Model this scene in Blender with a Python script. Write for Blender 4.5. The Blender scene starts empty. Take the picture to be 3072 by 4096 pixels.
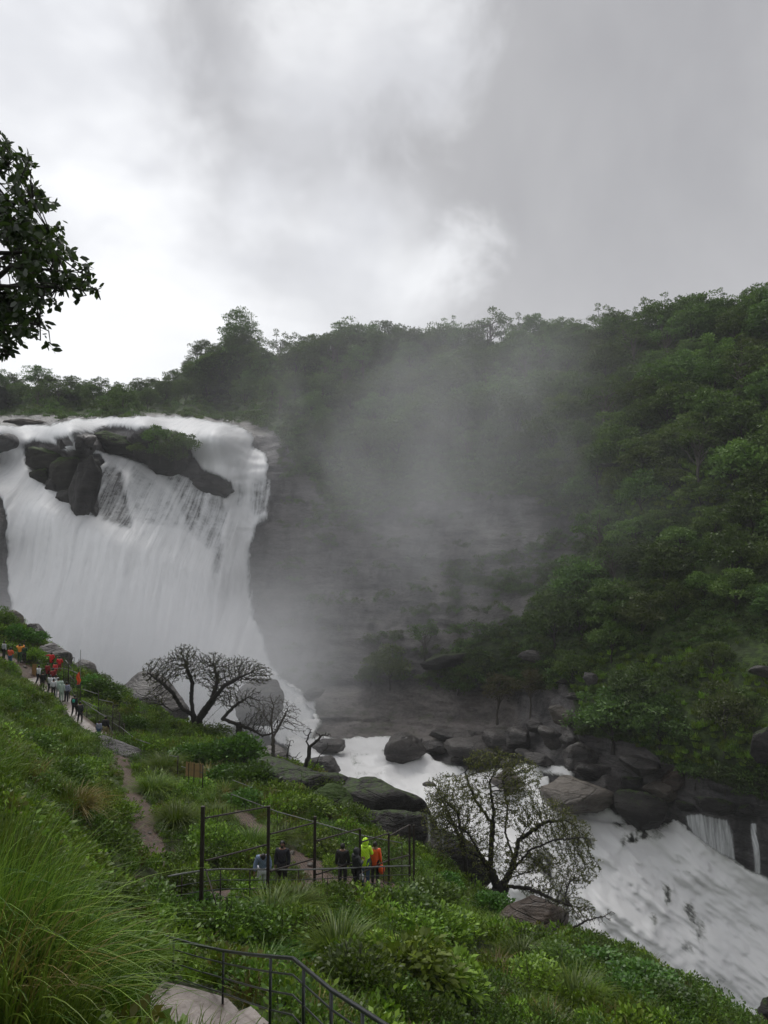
import bpy, math, random
import numpy as np
from mathutils import Vector, Matrix, Euler

R = math.radians
rng = np.random.default_rng(11)
random.seed(11)
SC = bpy.context.scene
COL = SC.collection

# ------------------------------------------------------------------ camera
PITCH = R(4.8)
F = 3000.0                      # focal length in pixels of the 3072 x 4096 photograph
cam_data = bpy.data.cameras.new('camera')
cam_data.sensor_fit = 'VERTICAL'
cam_data.sensor_height = 36.0
cam_data.lens = 36.0 * F / 4096.0
cam_data.clip_start = 0.1
cam_data.clip_end = 2000
cam = bpy.data.objects.new('camera', cam_data)
cam.location = (0, 0, 0)
cam.rotation_euler = (R(90) + PITCH, 0, 0)
COL.objects.link(cam)
SC.camera = cam

# ------------------------------------------------------------------ exposure
SC.view_settings.view_transform = 'Standard'
SC.view_settings.look = 'None'
SC.view_settings.gamma = 1.0
SC.view_settings.use_curve_mapping = False
SC.view_settings.exposure = 0.52
SC.render.engine = 'CYCLES'
cy = SC.cycles
cy.use_denoising = True
cy.max_bounces = 6
cy.diffuse_bounces = 2
cy.glossy_bounces = 1
cy.transmission_bounces = 2
cy.volume_bounces = 2
cy.transparent_max_bounces = 8
cy.use_adaptive_sampling = True
cy.adaptive_threshold = 0.02
cy.caustics_reflective = False
cy.caustics_refractive = False
cy.volume_step_rate = 1.0
cy.volume_max_steps = 64

# ------------------------------------------------------------------ sky
SUN_EL, SUN_AZ = R(58), R(-20)         # veiled sun: ahead, a little left of the view axis
world = bpy.data.worlds.new('World')
SC.world = world
world.use_nodes = True
wt = world.node_tree
wt.nodes.clear()


class NT:
    """small node-tree writer"""
    def __init__(s, tree):
        s.t = tree

    def n(s, typ, ins=None, **props):
        nd = s.t.nodes.new(typ)
        for k, v in props.items():
            setattr(nd, k, v)
        if ins:
            for k, v in ins.items():
                sock = nd.inputs[k]
                if isinstance(v, bpy.types.NodeSocket):
                    s.t.links.new(v, sock)
                else:
                    sock.default_value = v
        return nd

    def math(s, op, a, b=0.0, c=0.0, clamp=False):
        nd = s.n('ShaderNodeMath', {0: a, 1: b, 2: c}, operation=op, use_clamp=clamp)
        return nd.outputs[0]

    def noise(s, vec, scale, detail=3, rough=0.55, dist=0.0, out=0):
        nd = s.n('ShaderNodeTexNoise', {'Vector': vec, 'Scale': scale, 'Detail': detail, 'Roughness': rough, 'Distortion': dist})
        return nd.outputs[out]

    def mapping(s, vec, scale=(1, 1, 1), rot=(0, 0, 0), loc=(0, 0, 0)):
        return s.n('ShaderNodeMapping', {'Vector': vec, 'Scale': scale, 'Rotation': rot, 'Location': loc}).outputs[0]

    def ramp(s, fac, stops, interp='EASE'):
        nd = s.n('ShaderNodeValToRGB', {0: fac})
        nd.color_ramp.interpolation = interp
        e = nd.color_ramp.elements
        while len(e) < len(stops):
            e.new(0.5)
        for el, (p, c) in zip(e, stops):
            el.position = p
            el.color = (c, c, c, 1) if not hasattr(c, '__len__') else (*c, 1)
        return nd.outputs[0]

    def mix(s, fac, a, b, mode='MIX'):
        nd = s.n('ShaderNodeMix', data_type='RGBA', blend_type=mode)
        for idx, v in ((0, fac), (6, a), (7, b)):
            sock = nd.inputs[idx]
            if isinstance(v, bpy.types.NodeSocket):
                s.t.links.new(v, sock)
            elif hasattr(v, '__len__'):
                sock.default_value = (*v, 1)[:4]
            else:
                sock.default_value = v
        return nd.outputs[2]

    def smooth(s, x, lo, hi, a=0.0, b=1.0):
        nd = s.n('ShaderNodeMapRange', {0: x, 1: lo, 2: hi, 3: a, 4: b}, interpolation_type='SMOOTHSTEP')
        return nd.outputs[0]


W = NT(wt)
sky = W.n('ShaderNodeTexSky', sky_type='NISHITA', sun_disc=False, sun_elevation=SUN_EL, sun_rotation=SUN_AZ)
sky_bg = W.n('ShaderNodeBackground', {'Color': sky.outputs[0], 'Strength': 0.05})
gen = W.n('ShaderNodeTexCoord').outputs['Generated']
sep = W.n('ShaderNodeSeparateXYZ', {0: gen})
X, Y, Z = sep.outputs
# drifting cloud deck: thin bright veil towards the left, thick grey bank towards the right
n1 = W.noise(gen, 2.2, 5, 0.55, 0.4)
n2 = W.noise(W.mapping(gen, loc=(3.1, 1.7, 0.4)), 6.0, 5, 0.6, 0.3)
n3 = W.noise(W.mapping(gen, scale=(1, 1, 1.6), loc=(7, 2, 5)), 3.4, 4, 0.5, 0.2)
side = W.math('ADD', X, W.math('MULTIPLY', Z, 0.54))              # bank edge leans to the left overhead
side = W.math('ADD', side, W.math('MULTIPLY_ADD', n1, 0.42, -0.21))
side = W.math('ADD', side, W.math('MULTIPLY_ADD', n2, 0.30, -0.15))
bank = W.smooth(side, 0.01, 0.29)


def sky_gap(u, v, lo, amt):
    cx, cz = (u - 1536) / 3000.0, -(v - 2048) / 3000.0
    cp, sp = math.cos(PITCH), math.sin(PITCH)
    d = Vector((cx, cp - cz * sp, sp + cz * cp)).normalized()
    dt = W.n('ShaderNodeVectorMath', {0: gen, 1: tuple(d)}, operation='DOT_PRODUCT').outputs['Value']
    s = W.math('ADD', dt, W.math('MULTIPLY_ADD', n2, 0.03, -0.015))
    return W.math('SUBTRACT', 1.0, W.smooth(s, lo, 1.0, 0.0, amt))


bank = W.math('MULTIPLY', bank, sky_gap(1420, 120, 0.985, 0.75))
bank = W.math('MULTIPLY', bank, sky_gap(1560, 1020, 0.988, 0.85))
veil = W.smooth(n3, 0.42, 0.66)
bright = W.mix(veil, (0.76, 0.77, 0.79), (0.56, 0.57, 0.60))
low = W.smooth(Z, 0.18, 0.45, 1, 0)
bright = W.mix(W.math('MULTIPLY', low, 0.75), bright, (0.74, 0.75, 0.765))
grey_n = W.smooth(n1, 0.3, 0.7)
grey = W.mix(grey_n, (0.38, 0.38, 0.392), (0.29, 0.29, 0.305))
grey = W.mix(W.math('MULTIPLY', low, 0.8), grey, (0.45, 0.447, 0.46))
deck = W.mix(bank, bright, grey)
deck_bg = W.n('ShaderNodeBackground', {'Color': deck, 'Strength': 1.0})
mx = W.n('ShaderNodeMixShader', {0: 0.97, 1: sky_bg.outputs[0], 2: deck_bg.outputs[0]})
W.n('ShaderNodeOutputWorld', {0: mx.outputs[0]})
world.cycles.sampling_method = 'MANUAL'
world.cycles.sample_map_resolution = 256

# ------------------------------------------------------------------ sun behind the clouds
sun_d = bpy.data.lights.new('sun', 'SUN')
sun_d.energy = 1.5
sun_d.angle = R(40)
sun_d.color = (1.0, 0.97, 0.93)
sun = bpy.data.objects.new('sun', sun_d)
_dir = Vector((math.sin(SUN_AZ) * math.cos(SUN_EL), math.cos(SUN_AZ) * math.cos(SUN_EL), math.sin(SUN_EL)))
sun.rotation_euler = (-_dir).to_track_quat('-Z', 'Y').to_euler()
COL.objects.link(sun)

# ------------------------------------------------------------------ survey: from a bearing in the photograph and a distance to a place
CP, SP = math.cos(PITCH), math.sin(PITCH)


def P(u, v, d):
    """place seen at photo pixel (u, v), d metres ahead of the viewpoint"""
    u = np.asarray(u, float); v = np.asarray(v, float); d = np.asarray(d, float)
    cx = (u - 1536) / F
    cz = -(v - 2048) / F
    y = CP - cz * SP
    z = SP + cz * CP
    return np.stack(np.broadcast_arrays(cx * d / y, d, z * d / y), -1)


def V(u, v, d):
    return Vector(P(u, v, d).tolist())


def UV(p):
    p = np.asarray(p, float)
    f = p[..., 1] * CP + p[..., 2] * SP
    up = -p[..., 1] * SP + p[..., 2] * CP
    return 1536 + F * p[..., 0] / f, 2048 - F * up / f


# ------------------------------------------------------------------ numeric helpers
def _hash(ix, iy, iz, seed):
    n = (ix * 73856093) ^ (iy * 19349663) ^ (iz * 83492791) ^ (seed * 2654435)
    n &= 0xffffffff
    n = ((n ^ (n >> 13)) * 1274126177) & 0xffffffff
    n ^= n >> 16
    return (n & 0xffff) / 32767.5 - 1.0


def vnoise(p, seed=0):
    i = np.floor(p).astype(np.int64)
    f = p - i
    w = f * f * (3 - 2 * f)
    out = 0
    for a in (0, 1):
        for b in (0, 1):
            for c in (0, 1):
                ww = (w[:, 0] if a else 1 - w[:, 0]) * (w[:, 1] if b else 1 - w[:, 1]) * (w[:, 2] if c else 1 - w[:, 2])
                out = out + ww * _hash(i[:, 0] + a, i[:, 1] + b, i[:, 2] + c, seed)
    return out


def fbm(p, octaves=4, seed=0, gain=0.5, lac=2.03):
    p = np.asarray(p, float)
    s = 0; a = 1.0; t = 0
    for k in range(octaves):
        s = s + a * vnoise(p, seed + 17 * k)
        t += a
        a *= gain
        p = p * lac + 3.7
    return s / t * 1.4


class Surf:
    """smooth surface through scattered survey points (multiquadric)"""
    def __init__(s, pts, c=0.12, lam=1e-4):
        pts = np.array(pts, float)
        s.xy = pts[:, :2]
        s.c = c
        n = len(pts)
        A = np.zeros((n + 3, n + 3))
        A[:n, :n] = s.k(s.xy) + lam * np.eye(n)
        A[:n, n] = 1; A[:n, n + 1:] = s.xy
        A[n, :n] = 1; A[n + 1:, :n] = s.xy.T
        s.w = np.linalg.solve(A, np.concatenate([pts[:, 2], np.zeros(3)]))

    def k(s, q):
        d2 = ((q[:, None, :] - s.xy[None]) ** 2).sum(-1)
        return -np.sqrt(d2 + s.c ** 2)

    def __call__(s, x, y):
        x = np.asarray(x, float); y = np.asarray(y, float)
        sh = np.broadcast(x, y).shape
        q = np.stack(np.broadcast_arrays(x, y), -1).reshape(-1, 2)
        out = np.empty(len(q))
        for i in range(0, len(q), 40000):
            b = q[i:i + 40000]
            out[i:i + 40000] = s.k(b) @ s.w[:-3] + s.w[-3] + b @ s.w[-2:]
        return out.reshape(sh)


def inpoly_sd(u, v, poly):
    """signed distance in pixels (positive inside)"""
    poly = np.array(poly, float)
    u = np.asarray(u, float); v = np.asarray(v, float)
    d = np.full(u.shape, 1e9); ins = np.zeros(u.shape, bool)
    n = len(poly)
    for i in range(n):
        x0, y0 = poly[i]; x1, y1 = poly[(i + 1) % n]
        ex, ey = x1 - x0, y1 - y0
        t = np.clip(((u - x0) * ex + (v - y0) * ey) / (ex * ex + ey * ey + 1e-9), 0, 1)
        d = np.minimum(d, np.hypot(u - x0 - t * ex, v - y0 - t * ey))
        if y0 != y1:
            c = ((y0 > v) != (y1 > v)) & (u < (x1 - x0) * (v - y0) / (y1 - y0) + x0)
            ins ^= c
    return np.where(ins, d, -d)


def sst(x, a, b):
    t = np.clip((x - a) / (b - a), 0, 1)
    return t * t * (3 - 2 * t)


# ------------------------------------------------------------------ object helpers
def tag(o, label=None, cat=None, group=None, kind=None):
    if label: o['label'] = label
    if cat: o['category'] = cat
    if group: o['group'] = group
    if kind: o['kind'] = kind
    return o


def mesh(name, v, f, mat=None, attrs=None, smooth=True):
    me = bpy.data.meshes.new(name)
    v = np.asarray(v, np.float32)
    if isinstance(f, np.ndarray):
        k = f.shape[1]
        me.vertices.add(len(v)); me.vertices.foreach_set('co', v.ravel())
        me.loops.add(f.size); me.loops.foreach_set('vertex_index', f.astype(np.int32).ravel())
        me.polygons.add(len(f))
        me.polygons.foreach_set('loop_start', np.arange(0, f.size, k, dtype=np.int32))
        me.polygons.foreach_set('loop_total', np.full(len(f), k, dtype=np.int32))
        me.update(calc_edges=True)
    else:
        me.from_pydata(v.tolist(), [], f)
    if smooth:
        me.polygons.foreach_set('use_smooth', np.ones(len(me.polygons), bool))
    for an, av in (attrs or {}).items():
        at = me.attributes.new(an, 'FLOAT', 'POINT')
        at.data.foreach_set('value', np.asarray(av, np.float32))
    if mat: me.materials.append(mat)
    return me


def obj(name, me, parent=None, loc=None):
    o = bpy.data.objects.new(name, me)
    COL.objects.link(o)
    if parent is not None: o.parent = parent
    if loc is not None: o.location = loc
    return o


def thing(name, label, cat, loc=(0, 0, 0), rz=0.0, group=None):
    o = bpy.data.objects.new(name, None)
    o.empty_display_size = 0.3
    COL.objects.link(o)
    o.location = loc
    o.rotation_euler = (0, 0, rz)
    return tag(o, label, cat, group)


def grid_faces(nr, nc, keep=None):
    i = np.arange(nr * nc).reshape(nr, nc)
    q = np.stack([i[:-1, :-1], i[1:, :-1], i[1:, 1:], i[:-1, 1:]], -1).reshape(-1, 4)
    if keep is not None:
        k = keep.reshape(nr, nc)
        kk = (k[:-1, :-1] | k[1:, :-1] | k[1:, 1:] | k[:-1, 1:]).reshape(-1)
        q = q[kk]
    return q


def compact(v, f, attrs=None):
    used = np.unique(f)
    m = np.full(len(v), -1, np.int64); m[used] = np.arange(len(used))
    return v[used], m[f], {k: a[used] for k, a in (attrs or {}).items()}


def tubes(p0, p1, r0, r1, n=6):
    """frustums between point pairs -> verts, quads"""
    p0 = np.asarray(p0, float).reshape(-1, 3); p1 = np.asarray(p1, float).reshape(-1, 3)
    r0 = np.broadcast_to(np.asarray(r0, float), (len(p0),)); r1 = np.broadcast_to(np.asarray(r1, float), (len(p0),))
    d = p1 - p0
    L = np.linalg.norm(d, axis=1, keepdims=True) + 1e-9
    d = d / L
    ref = np.where(np.abs(d[:, 2:3]) < 0.9, np.array([[0, 0, 1.0]]), np.array([[1.0, 0, 0]]))
    a = np.cross(d, ref); a /= np.linalg.norm(a, axis=1, keepdims=True) + 1e-9
    b = np.cross(d, a)
    t = np.arange(n) * 2 * np.pi / n
    ring = a[:, None] * np.cos(t)[None, :, None] + b[:, None] * np.sin(t)[None, :, None]
    v0 = p0[:, None] + ring * r0[:, None, None]
    v1 = p1[:, None] + ring * r1[:, None, None]
    v = np.concatenate([v0, v1], 1).reshape(-1, 3)
    k = np.arange(n); k1 = (k + 1) % n
    q = np.stack([k, k1, k1 + n, k + n], -1)
    f = (q[None] + (np.arange(len(p0)) * 2 * n)[:, None, None]).reshape(-1, 4)
    return v, f


def pipe(pts, r, n=8):
    """swept pipe through points, capped"""
    pts = np.array(pts, float)
    m = len(pts)
    rr = np.broadcast_to(np.asarray(r, float), (m,))
    vs = []
    for i in range(m):
        t = pts[min(i + 1, m - 1)] - pts[max(i - 1, 0)]
        t /= np.linalg.norm(t) + 1e-9
        ref = np.array([0, 0, 1.0]) if abs(t[2]) < 0.9 else np.array([1.0, 0, 0])
        a = np.cross(t, ref); a /= np.linalg.norm(a)
        b = np.cross(t, a)
        for k in range(n):
            w = 2 * np.pi * k / n
            vs.append(pts[i] + (a * math.cos(w) + b * math.sin(w)) * rr[i])
    fs = []
    for i in range(m - 1):
        for k in range(n):
            k1 = (k + 1) % n
            fs.append((i * n + k, i * n + k1, (i + 1) * n + k1, (i + 1) * n + k))
    fs.append(tuple(range(n - 1, -1, -1)))
    fs.append(tuple((m - 1) * n + k for k in range(n)))
    return np.array(vs), fs


def boxmesh(p0, p1, w, h, up=(0, 0, 1)):
    """a bar of rectangular section between two points"""
    p0 = np.array(p0, float); p1 = np.array(p1, float)
    d = p1 - p0; d /= np.linalg.norm(d)
    up = np.array(up, float)
    if abs(d @ up) > 0.95: up = np.array([0, 1.0, 0])
    a = np.cross(d, up); a /= np.linalg.norm(a)
    b = np.cross(a, d)
    vs = []
    for q in (p0, p1):
        for sx, sy in ((-1, -1), (1, -1), (1, 1), (-1, 1)):
            vs.append(q + a * sx * w / 2 + b * sy * h / 2)
    fs = [(0, 1, 2, 3), (7, 6, 5, 4), (0, 4, 5, 1), (1, 5, 6, 2), (2, 6, 7, 3), (3, 7, 4, 0)]
    return np.array(vs), fs


def merge(parts):
    vs, fs, off = [], [], 0
    for v, f in parts:
        vs.append(np.asarray(v, float))
        if isinstance(f, np.ndarray): f = f.tolist()
        fs += [tuple(i + off for i in q) for q in f]
        off += len(v)
    return np.concatenate(vs), fs


# ------------------------------------------------------------------ materials
def material(name):
    m = bpy.data.materials.new(name)
    m.use_nodes = True
    m.node_tree.nodes.clear()
    return m, NT(m.node_tree)


def finish(m, t, shader=None, volume=None):
    o = t.n('ShaderNodeOutputMaterial')
    if shader is not None: t.t.links.new(shader, o.inputs['Surface'])
    if volume is not None: t.t.links.new(volume, o.inputs['Volume'])
    return m


def plain(name, col, rough=0.6, metal=0.0, var=0.15, scale=20.0, spec=0.4):
    m, t = material(name)
    co = t.n('ShaderNodeTexCoord').outputs['Object']
    n = t.noise(co, scale, 3)
    c = t.mix(n, tuple(x * (1 - var) for x in col), tuple(min(1, x * (1 + var)) for x in col))
    b = t.n('ShaderNodeBsdfPrincipled', {'Base Color': c, 'Roughness': rough, 'Metallic': metal, 'Specular IOR Level': spec})
    return finish(m, t, b.outputs[0])


def rock_mat(name, dark, light, scale=0.5, strat=1.0, rough=0.42, spec=0.35, moss=0.0, mosscol=(0.035, 0.06, 0.012)):
    m, t = material(name)
    co = t.n('ShaderNodeTexCoord').outputs['Object']
    st = t.mapping(co, scale=(0.25, 0.25, 1.0 * strat + 0.25), rot=(0.06, 0.05, 0))
    a = t.noise(st, scale, 6, 0.62, 0.3)
    b = t.noise(co, scale * 6, 5, 0.65)
    c = t.noise(st, scale * 3.3, 4, 0.6, 0.6)
    fine = t.noise(co, scale * 26, 4, 0.7)
    k = t.math('ADD', t.math('MULTIPLY', a, 0.6), t.math('ADD', t.math('MULTIPLY', b, 0.25), t.math('MULTIPLY', c, 0.15)))
    k = t.smooth(k, 0.36, 0.64)
    col = t.mix(k, dark, light)
    stain = t.smooth(t.noise(t.mapping(co, scale=(1, 1, 0.22), loc=(4, 4, 4)), scale * 1.6, 3), 0.56, 0.72)
    col = t.mix(t.math('MULTIPLY', stain, 0.55), col, tuple(x * y for x, y in zip(dark, (0.62, 0.6, 0.58))))
    col = t.mix(t.smooth(fine, 0.36, 0.66, 0.0, 0.45), tuple(x * 0.5 for x in dark), col, 'MIX') if False else t.mix(t.smooth(fine, 0.40, 0.30, 0.0, 0.6), col, tuple(x * 0.4 for x in dark))
    crack = t.n('ShaderNodeTexVoronoi', {'Vector': st, 'Scale': scale * 1.8}, feature='DISTANCE_TO_EDGE').outputs[0]
    ck = t.smooth(crack, 0.0, 0.03, 0.55, 0.0)
    col = t.mix(ck, col, tuple(x * 0.4 for x in dark))
    if moss > 0:
        nz = t.n('ShaderNodeSeparateXYZ', {0: t.n('ShaderNodeNewGeometry').outputs['Normal']}).outputs[2]
        mm = t.math('ADD', t.math('MULTIPLY', nz, 0.5), t.noise(co, scale * 4, 4, 0.7))
        mm = t.smooth(mm, 1.02 - moss * 0.4, 1.2 - moss * 0.4)
        col = t.mix(mm, col, mosscol)
    bh = t.math('ADD', t.math('MULTIPLY', a, 1.2), t.math('ADD', t.math('MULTIPLY', b, 0.35), t.math('MULTIPLY', c, 0.6)))
    bh = t.math('SUBTRACT', bh, t.math('MULTIPLY', ck, 0.3))
    bump = t.n('ShaderNodeBump', {'Height': bh, 'Strength': 1.0, 'Distance': 0.45})
    rr = t.math('MULTIPLY_ADD', b, 0.4, rough - 0.2)
    p = t.n('ShaderNodeBsdfPrincipled', {'Base Color': col, 'Roughness': rr, 'Specular IOR Level': spec, 'Normal': bump.outputs[0]})
    return finish(m, t, p.outputs[0])


def leaf_mat(name, c0, c1, c2=None, amt=0.15, gloss=0.022, rough=0.35):
    """c0..c1 by leaf, c2 for a share of whole plants"""
    m, t = material(name)
    at = t.n('ShaderNodeAttribute', attribute_name='rnd').outputs['Fac']
    oi = t.n('ShaderNodeObjectInfo').outputs['Random']
    c = t.mix(at, c0, c1)
    hsv = t.n('ShaderNodeHueSaturation', {'Hue': t.math('MULTIPLY_ADD', oi, 0.035, 0.482), 'Value': t.math('MULTIPLY_ADD', oi, 0.95, 0.55), 'Saturation': 1.0, 'Color': c}).outputs[0]
    if c2 is not None:
        r2 = t.math('FRACT', t.math('MULTIPLY', oi, 7.31))
        hsv = t.mix(t.smooth(r2, 1 - amt, 1 - amt + 0.05), hsv, c2)
    d = t.n('ShaderNodeBsdfDiffuse', {'Color': hsv})
    tr = t.n('ShaderNodeBsdfTranslucent', {'Color': t.mix(0.5, hsv, (0.09, 0.16, 0.01))})
    g = t.n('ShaderNodeBsdfGlossy', {'Color': (1, 1, 1, 1), 'Roughness': rough})
    s1 = t.n('ShaderNodeMixShader', {0: 0.28, 1: d.outputs[0], 2: tr.outputs[0]})
    s2 = t.n('ShaderNodeMixShader', {0: gloss, 1: s1.outputs[0], 2: g.outputs[0]})
    return finish(m, t, s2.outputs[0])


M = {}
M['boulder'] = rock_mat('wet_granite', (0.022, 0.020, 0.020), (0.120, 0.110, 0.104), 0.6)
M['boulder_brown'] = rock_mat('wet_brown_granite', (0.030, 0.022, 0.018), (0.105, 0.078, 0.062), 0.8)
M['boulder_tan'] = rock_mat('tan_granite', (0.055, 0.047, 0.040), (0.155, 0.135, 0.115), 0.5)
M['boulder_dark'] = rock_mat('dark_wet_rock', (0.009, 0.008, 0.008), (0.038, 0.035, 0.033), 0.7, rough=0.6, spec=0.2, moss=0.35)
M['boulder_moss'] = rock_mat('mossy_wet_rock', (0.008, 0.008, 0.007), (0.034, 0.031, 0.026), 0.7, rough=0.65, spec=0.12, moss=0.8)
M['boulder_pale'] = rock_mat('pale_banded_rock', (0.050, 0.048, 0.048), (0.26, 0.25, 0.245), 1.6, strat=3.0)
M['bark'] = plain('wet_bark', (0.022, 0.018, 0.014), 0.7, var=0.4, scale=3)
M['bark_dark'] = plain('dark_bark', (0.018, 0.015, 0.012), 0.75, var=0.4, scale=5)
M['bark_grey'] = plain('grey_bark', (0.06, 0.052, 0.043), 0.75, var=0.35, scale=3)
M['leaf_forest'] = leaf_mat('forest_leaves', (0.022, 0.048, 0.012), (0.100, 0.162, 0.034))
M['leaf_forest_b'] = leaf_mat('bright_forest_leaves', (0.050, 0.092, 0.020), (0.115, 0.170, 0.034))
M['leaf_forest_c'] = leaf_mat('olive_forest_leaves', (0.050, 0.072, 0.022), (0.105, 0.135, 0.036))
M['leaf_dry'] = leaf_mat('reddish_leaves', (0.050, 0.045, 0.020), (0.100, 0.080, 0.036))
M['leaf_shade'] = leaf_mat('dark_glossy_leaves', (0.010, 0.020, 0.008), (0.024, 0.042, 0.014), gloss=0.04)
M['leaf_near'] = leaf_mat('weed_leaves', (0.030, 0.076, 0.008), (0.230, 0.350, 0.030), (0.12, 0.115, 0.02), 0.10)
M['leaf_near_d'] = leaf_mat('dark_weed_leaves', (0.016, 0.044, 0.008), (0.130, 0.215, 0.026))
M['leaf_vine'] = leaf_mat('vine_leaves', (0.020, 0.074, 0.009), (0.095, 0.215, 0.024))
M['leaf_lime'] = leaf_mat('lime_leaves', (0.090, 0.165, 0.014), (0.230, 0.330, 0.040), gloss=0.02)
M['grass'] = leaf_mat('grass_blades', (0.045, 0.100, 0.010), (0.150, 0.220, 0.022), (0.17, 0.13, 0.03), 0.08)
M['grass_long'] = leaf_mat('long_grass_blades', (0.030, 0.080, 0.010), (0.21, 0.30, 0.045))
M['grass_dry'] = leaf_mat('dry_grass_blades', (0.11, 0.085, 0.025), (0.21, 0.16, 0.05))
M['grass_lime'] = leaf_mat('lime_grass_blades', (0.080, 0.150, 0.012), (0.20, 0.30, 0.03))
M['leaf_yellow'] = leaf_mat('sparse_olive_leaves', (0.034, 0.040, 0.008), (0.125, 0.120, 0.022), gloss=0.03)
M['steel'] = plain('wet_painted_steel', (0.035, 0.038, 0.040), 0.35, 0.3, var=0.3, scale=12, spec=0.5)
M['rust'] = plain('rusty_steel', (0.030, 0.022, 0.018), 0.6, 0.2, var=0.4, scale=15)
M['grey_pipe'] = plain('grey_pipe', (0.13, 0.135, 0.13), 0.4, 0.2, var=0.2, scale=12)

# =================================================================== far side: gorge wall, falls rock, wooded slope
CREST_U = [-900, 0, 300, 500, 650, 800, 950, 1100, 1500, 1960, 2300, 2700, 3072, 3900]
CREST_V = [1560, 1545, 1580, 1585, 1560, 1440, 1400, 1440, 1405, 1385, 1370, 1320, 1290, 1200]
wall_pts = [
    # wooded crest and slopes
    (-900, 1560, 215), (0, 1545, 212), (300, 1580, 206), (500, 1585, 200), (800, 1440, 192), (1100, 1440, 184), (1500, 1405, 178), (1960, 1385, 170),
    (2300, 1370, 158), (2700, 1320, 142), (3072, 1290, 130), (3900, 1200, 110),
    (-900, 1680, 190), (0, 1670, 190), (300, 1655, 190), (600, 1650, 188), (880, 1660, 184),
    # crest of the falls
    (-900, 1740, 150), (-300, 1710, 150), (0, 1696, 150), (200, 1700, 152), (298, 1678, 157), (450, 1670, 160), (596, 1666, 162), (760, 1676, 161), (878, 1688, 159),
    (972, 1714, 155), (1027, 1790, 150), (1085, 1864, 145), (1081, 2064, 141), (1015, 2174, 138), (1011, 2362, 134), (1050, 2560, 128), (1113, 2700, 121),
    (960, 2000, 142), (960, 2300, 132), (980, 2600, 123),
    # left chute and its ledge
    (0, 1800, 142), (0, 1950, 133), (100, 2000, 133), (31, 2205, 127), (47, 2425, 122), (-150, 2425, 118), (-300, 2200, 118), (-900, 2200, 110), (-40, 2150, 122),
    (150, 1800, 143), (120, 1900, 138), (250, 1850, 138), (350, 2000, 133), (400, 2080, 130), (200, 2060, 128), (450, 2160, 126), (700, 2240, 126), (850, 2340, 127),
    (200, 2500, 120), (500, 2600, 119), (800, 2600, 120), (300, 2850, 114), (800, 2900, 110), (-900, 2900, 95),
    (450, 1760, 146), (600, 1800, 144), (800, 1850, 142), (900, 1950, 139), (560, 1900, 139), (700, 2000, 136), (900, 2150, 134), (520, 2050, 132),
    # gorge wall right of the falls
    (1100, 1720, 152), (1200, 1600, 162), (1300, 1850, 147), (1300, 2050, 139), (1300, 2400, 130), (1250, 2650, 124), (1700, 1700, 150), (1700, 2000, 137),
    (1700, 2300, 129), (1600, 2650, 117), (2100, 1600, 146), (2100, 1950, 128), (2100, 2250, 119), (2300, 2100, 120), (2050, 2550, 108), (1900, 2700, 109),
    (2500, 1700, 122), (2500, 2000, 110), (2500, 2400, 99), (2500, 2700, 90), (3072, 1600, 108), (3072, 2000, 95), (3072, 2400, 84), (3072, 2750, 76), (3072, 3050, 70),
    (3900, 1600, 90), (3900, 2400, 70), (3900, 3100, 60), (2750, 2900, 79), (2350, 2800, 92),
    # ledge above the pool and the stream bed
    (1250, 2775, 117), (1600, 2775, 115), (1950, 2775, 110), (1350, 2945, 106), (1600, 2945, 106), (1950, 2960, 101), (2250, 2950, 92), (2700, 3080, 80),
    (1180, 2850, 112), (1200, 2950, 106), (1400, 3010, 101), (1250, 3110, 90), (1500, 3080, 94), (1600, 3150, 90), (1760, 3060, 96), (1850, 3260, 84),
    (1700, 3200, 84), (2050, 3120, 92), (2300, 3200, 86), (2400, 3235, 84), (2700, 3290, 80), (3072, 3250, 74),
    # lower fall
    (1800, 3500, 77), (2050, 3600, 76), (2300, 3500, 78), (2400, 3800, 73), (2800, 3500, 77), (2900, 4080, 70), (2600, 3900, 72), (3072, 3600, 74), (3072, 3900, 70), (3072, 4096, 68),
    (3072, 3400, 73), (2900, 3350, 76), (1300, 3400, 80), (1300, 4200, 76), (2000, 4300, 74), (3900, 3500, 66), (3900, 4300, 60), (-900, 4300, 90), (300, 3600, 95),
]
DS = Surf([(u / 1000, v / 1000, math.log(d)) for u, v, d in wall_pts], c=0.06, lam=2e-4)


def D(u, v):
    return np.exp(DS(np.asarray(u, float) / 1000, np.asarray(v, float) / 1000))


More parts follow.
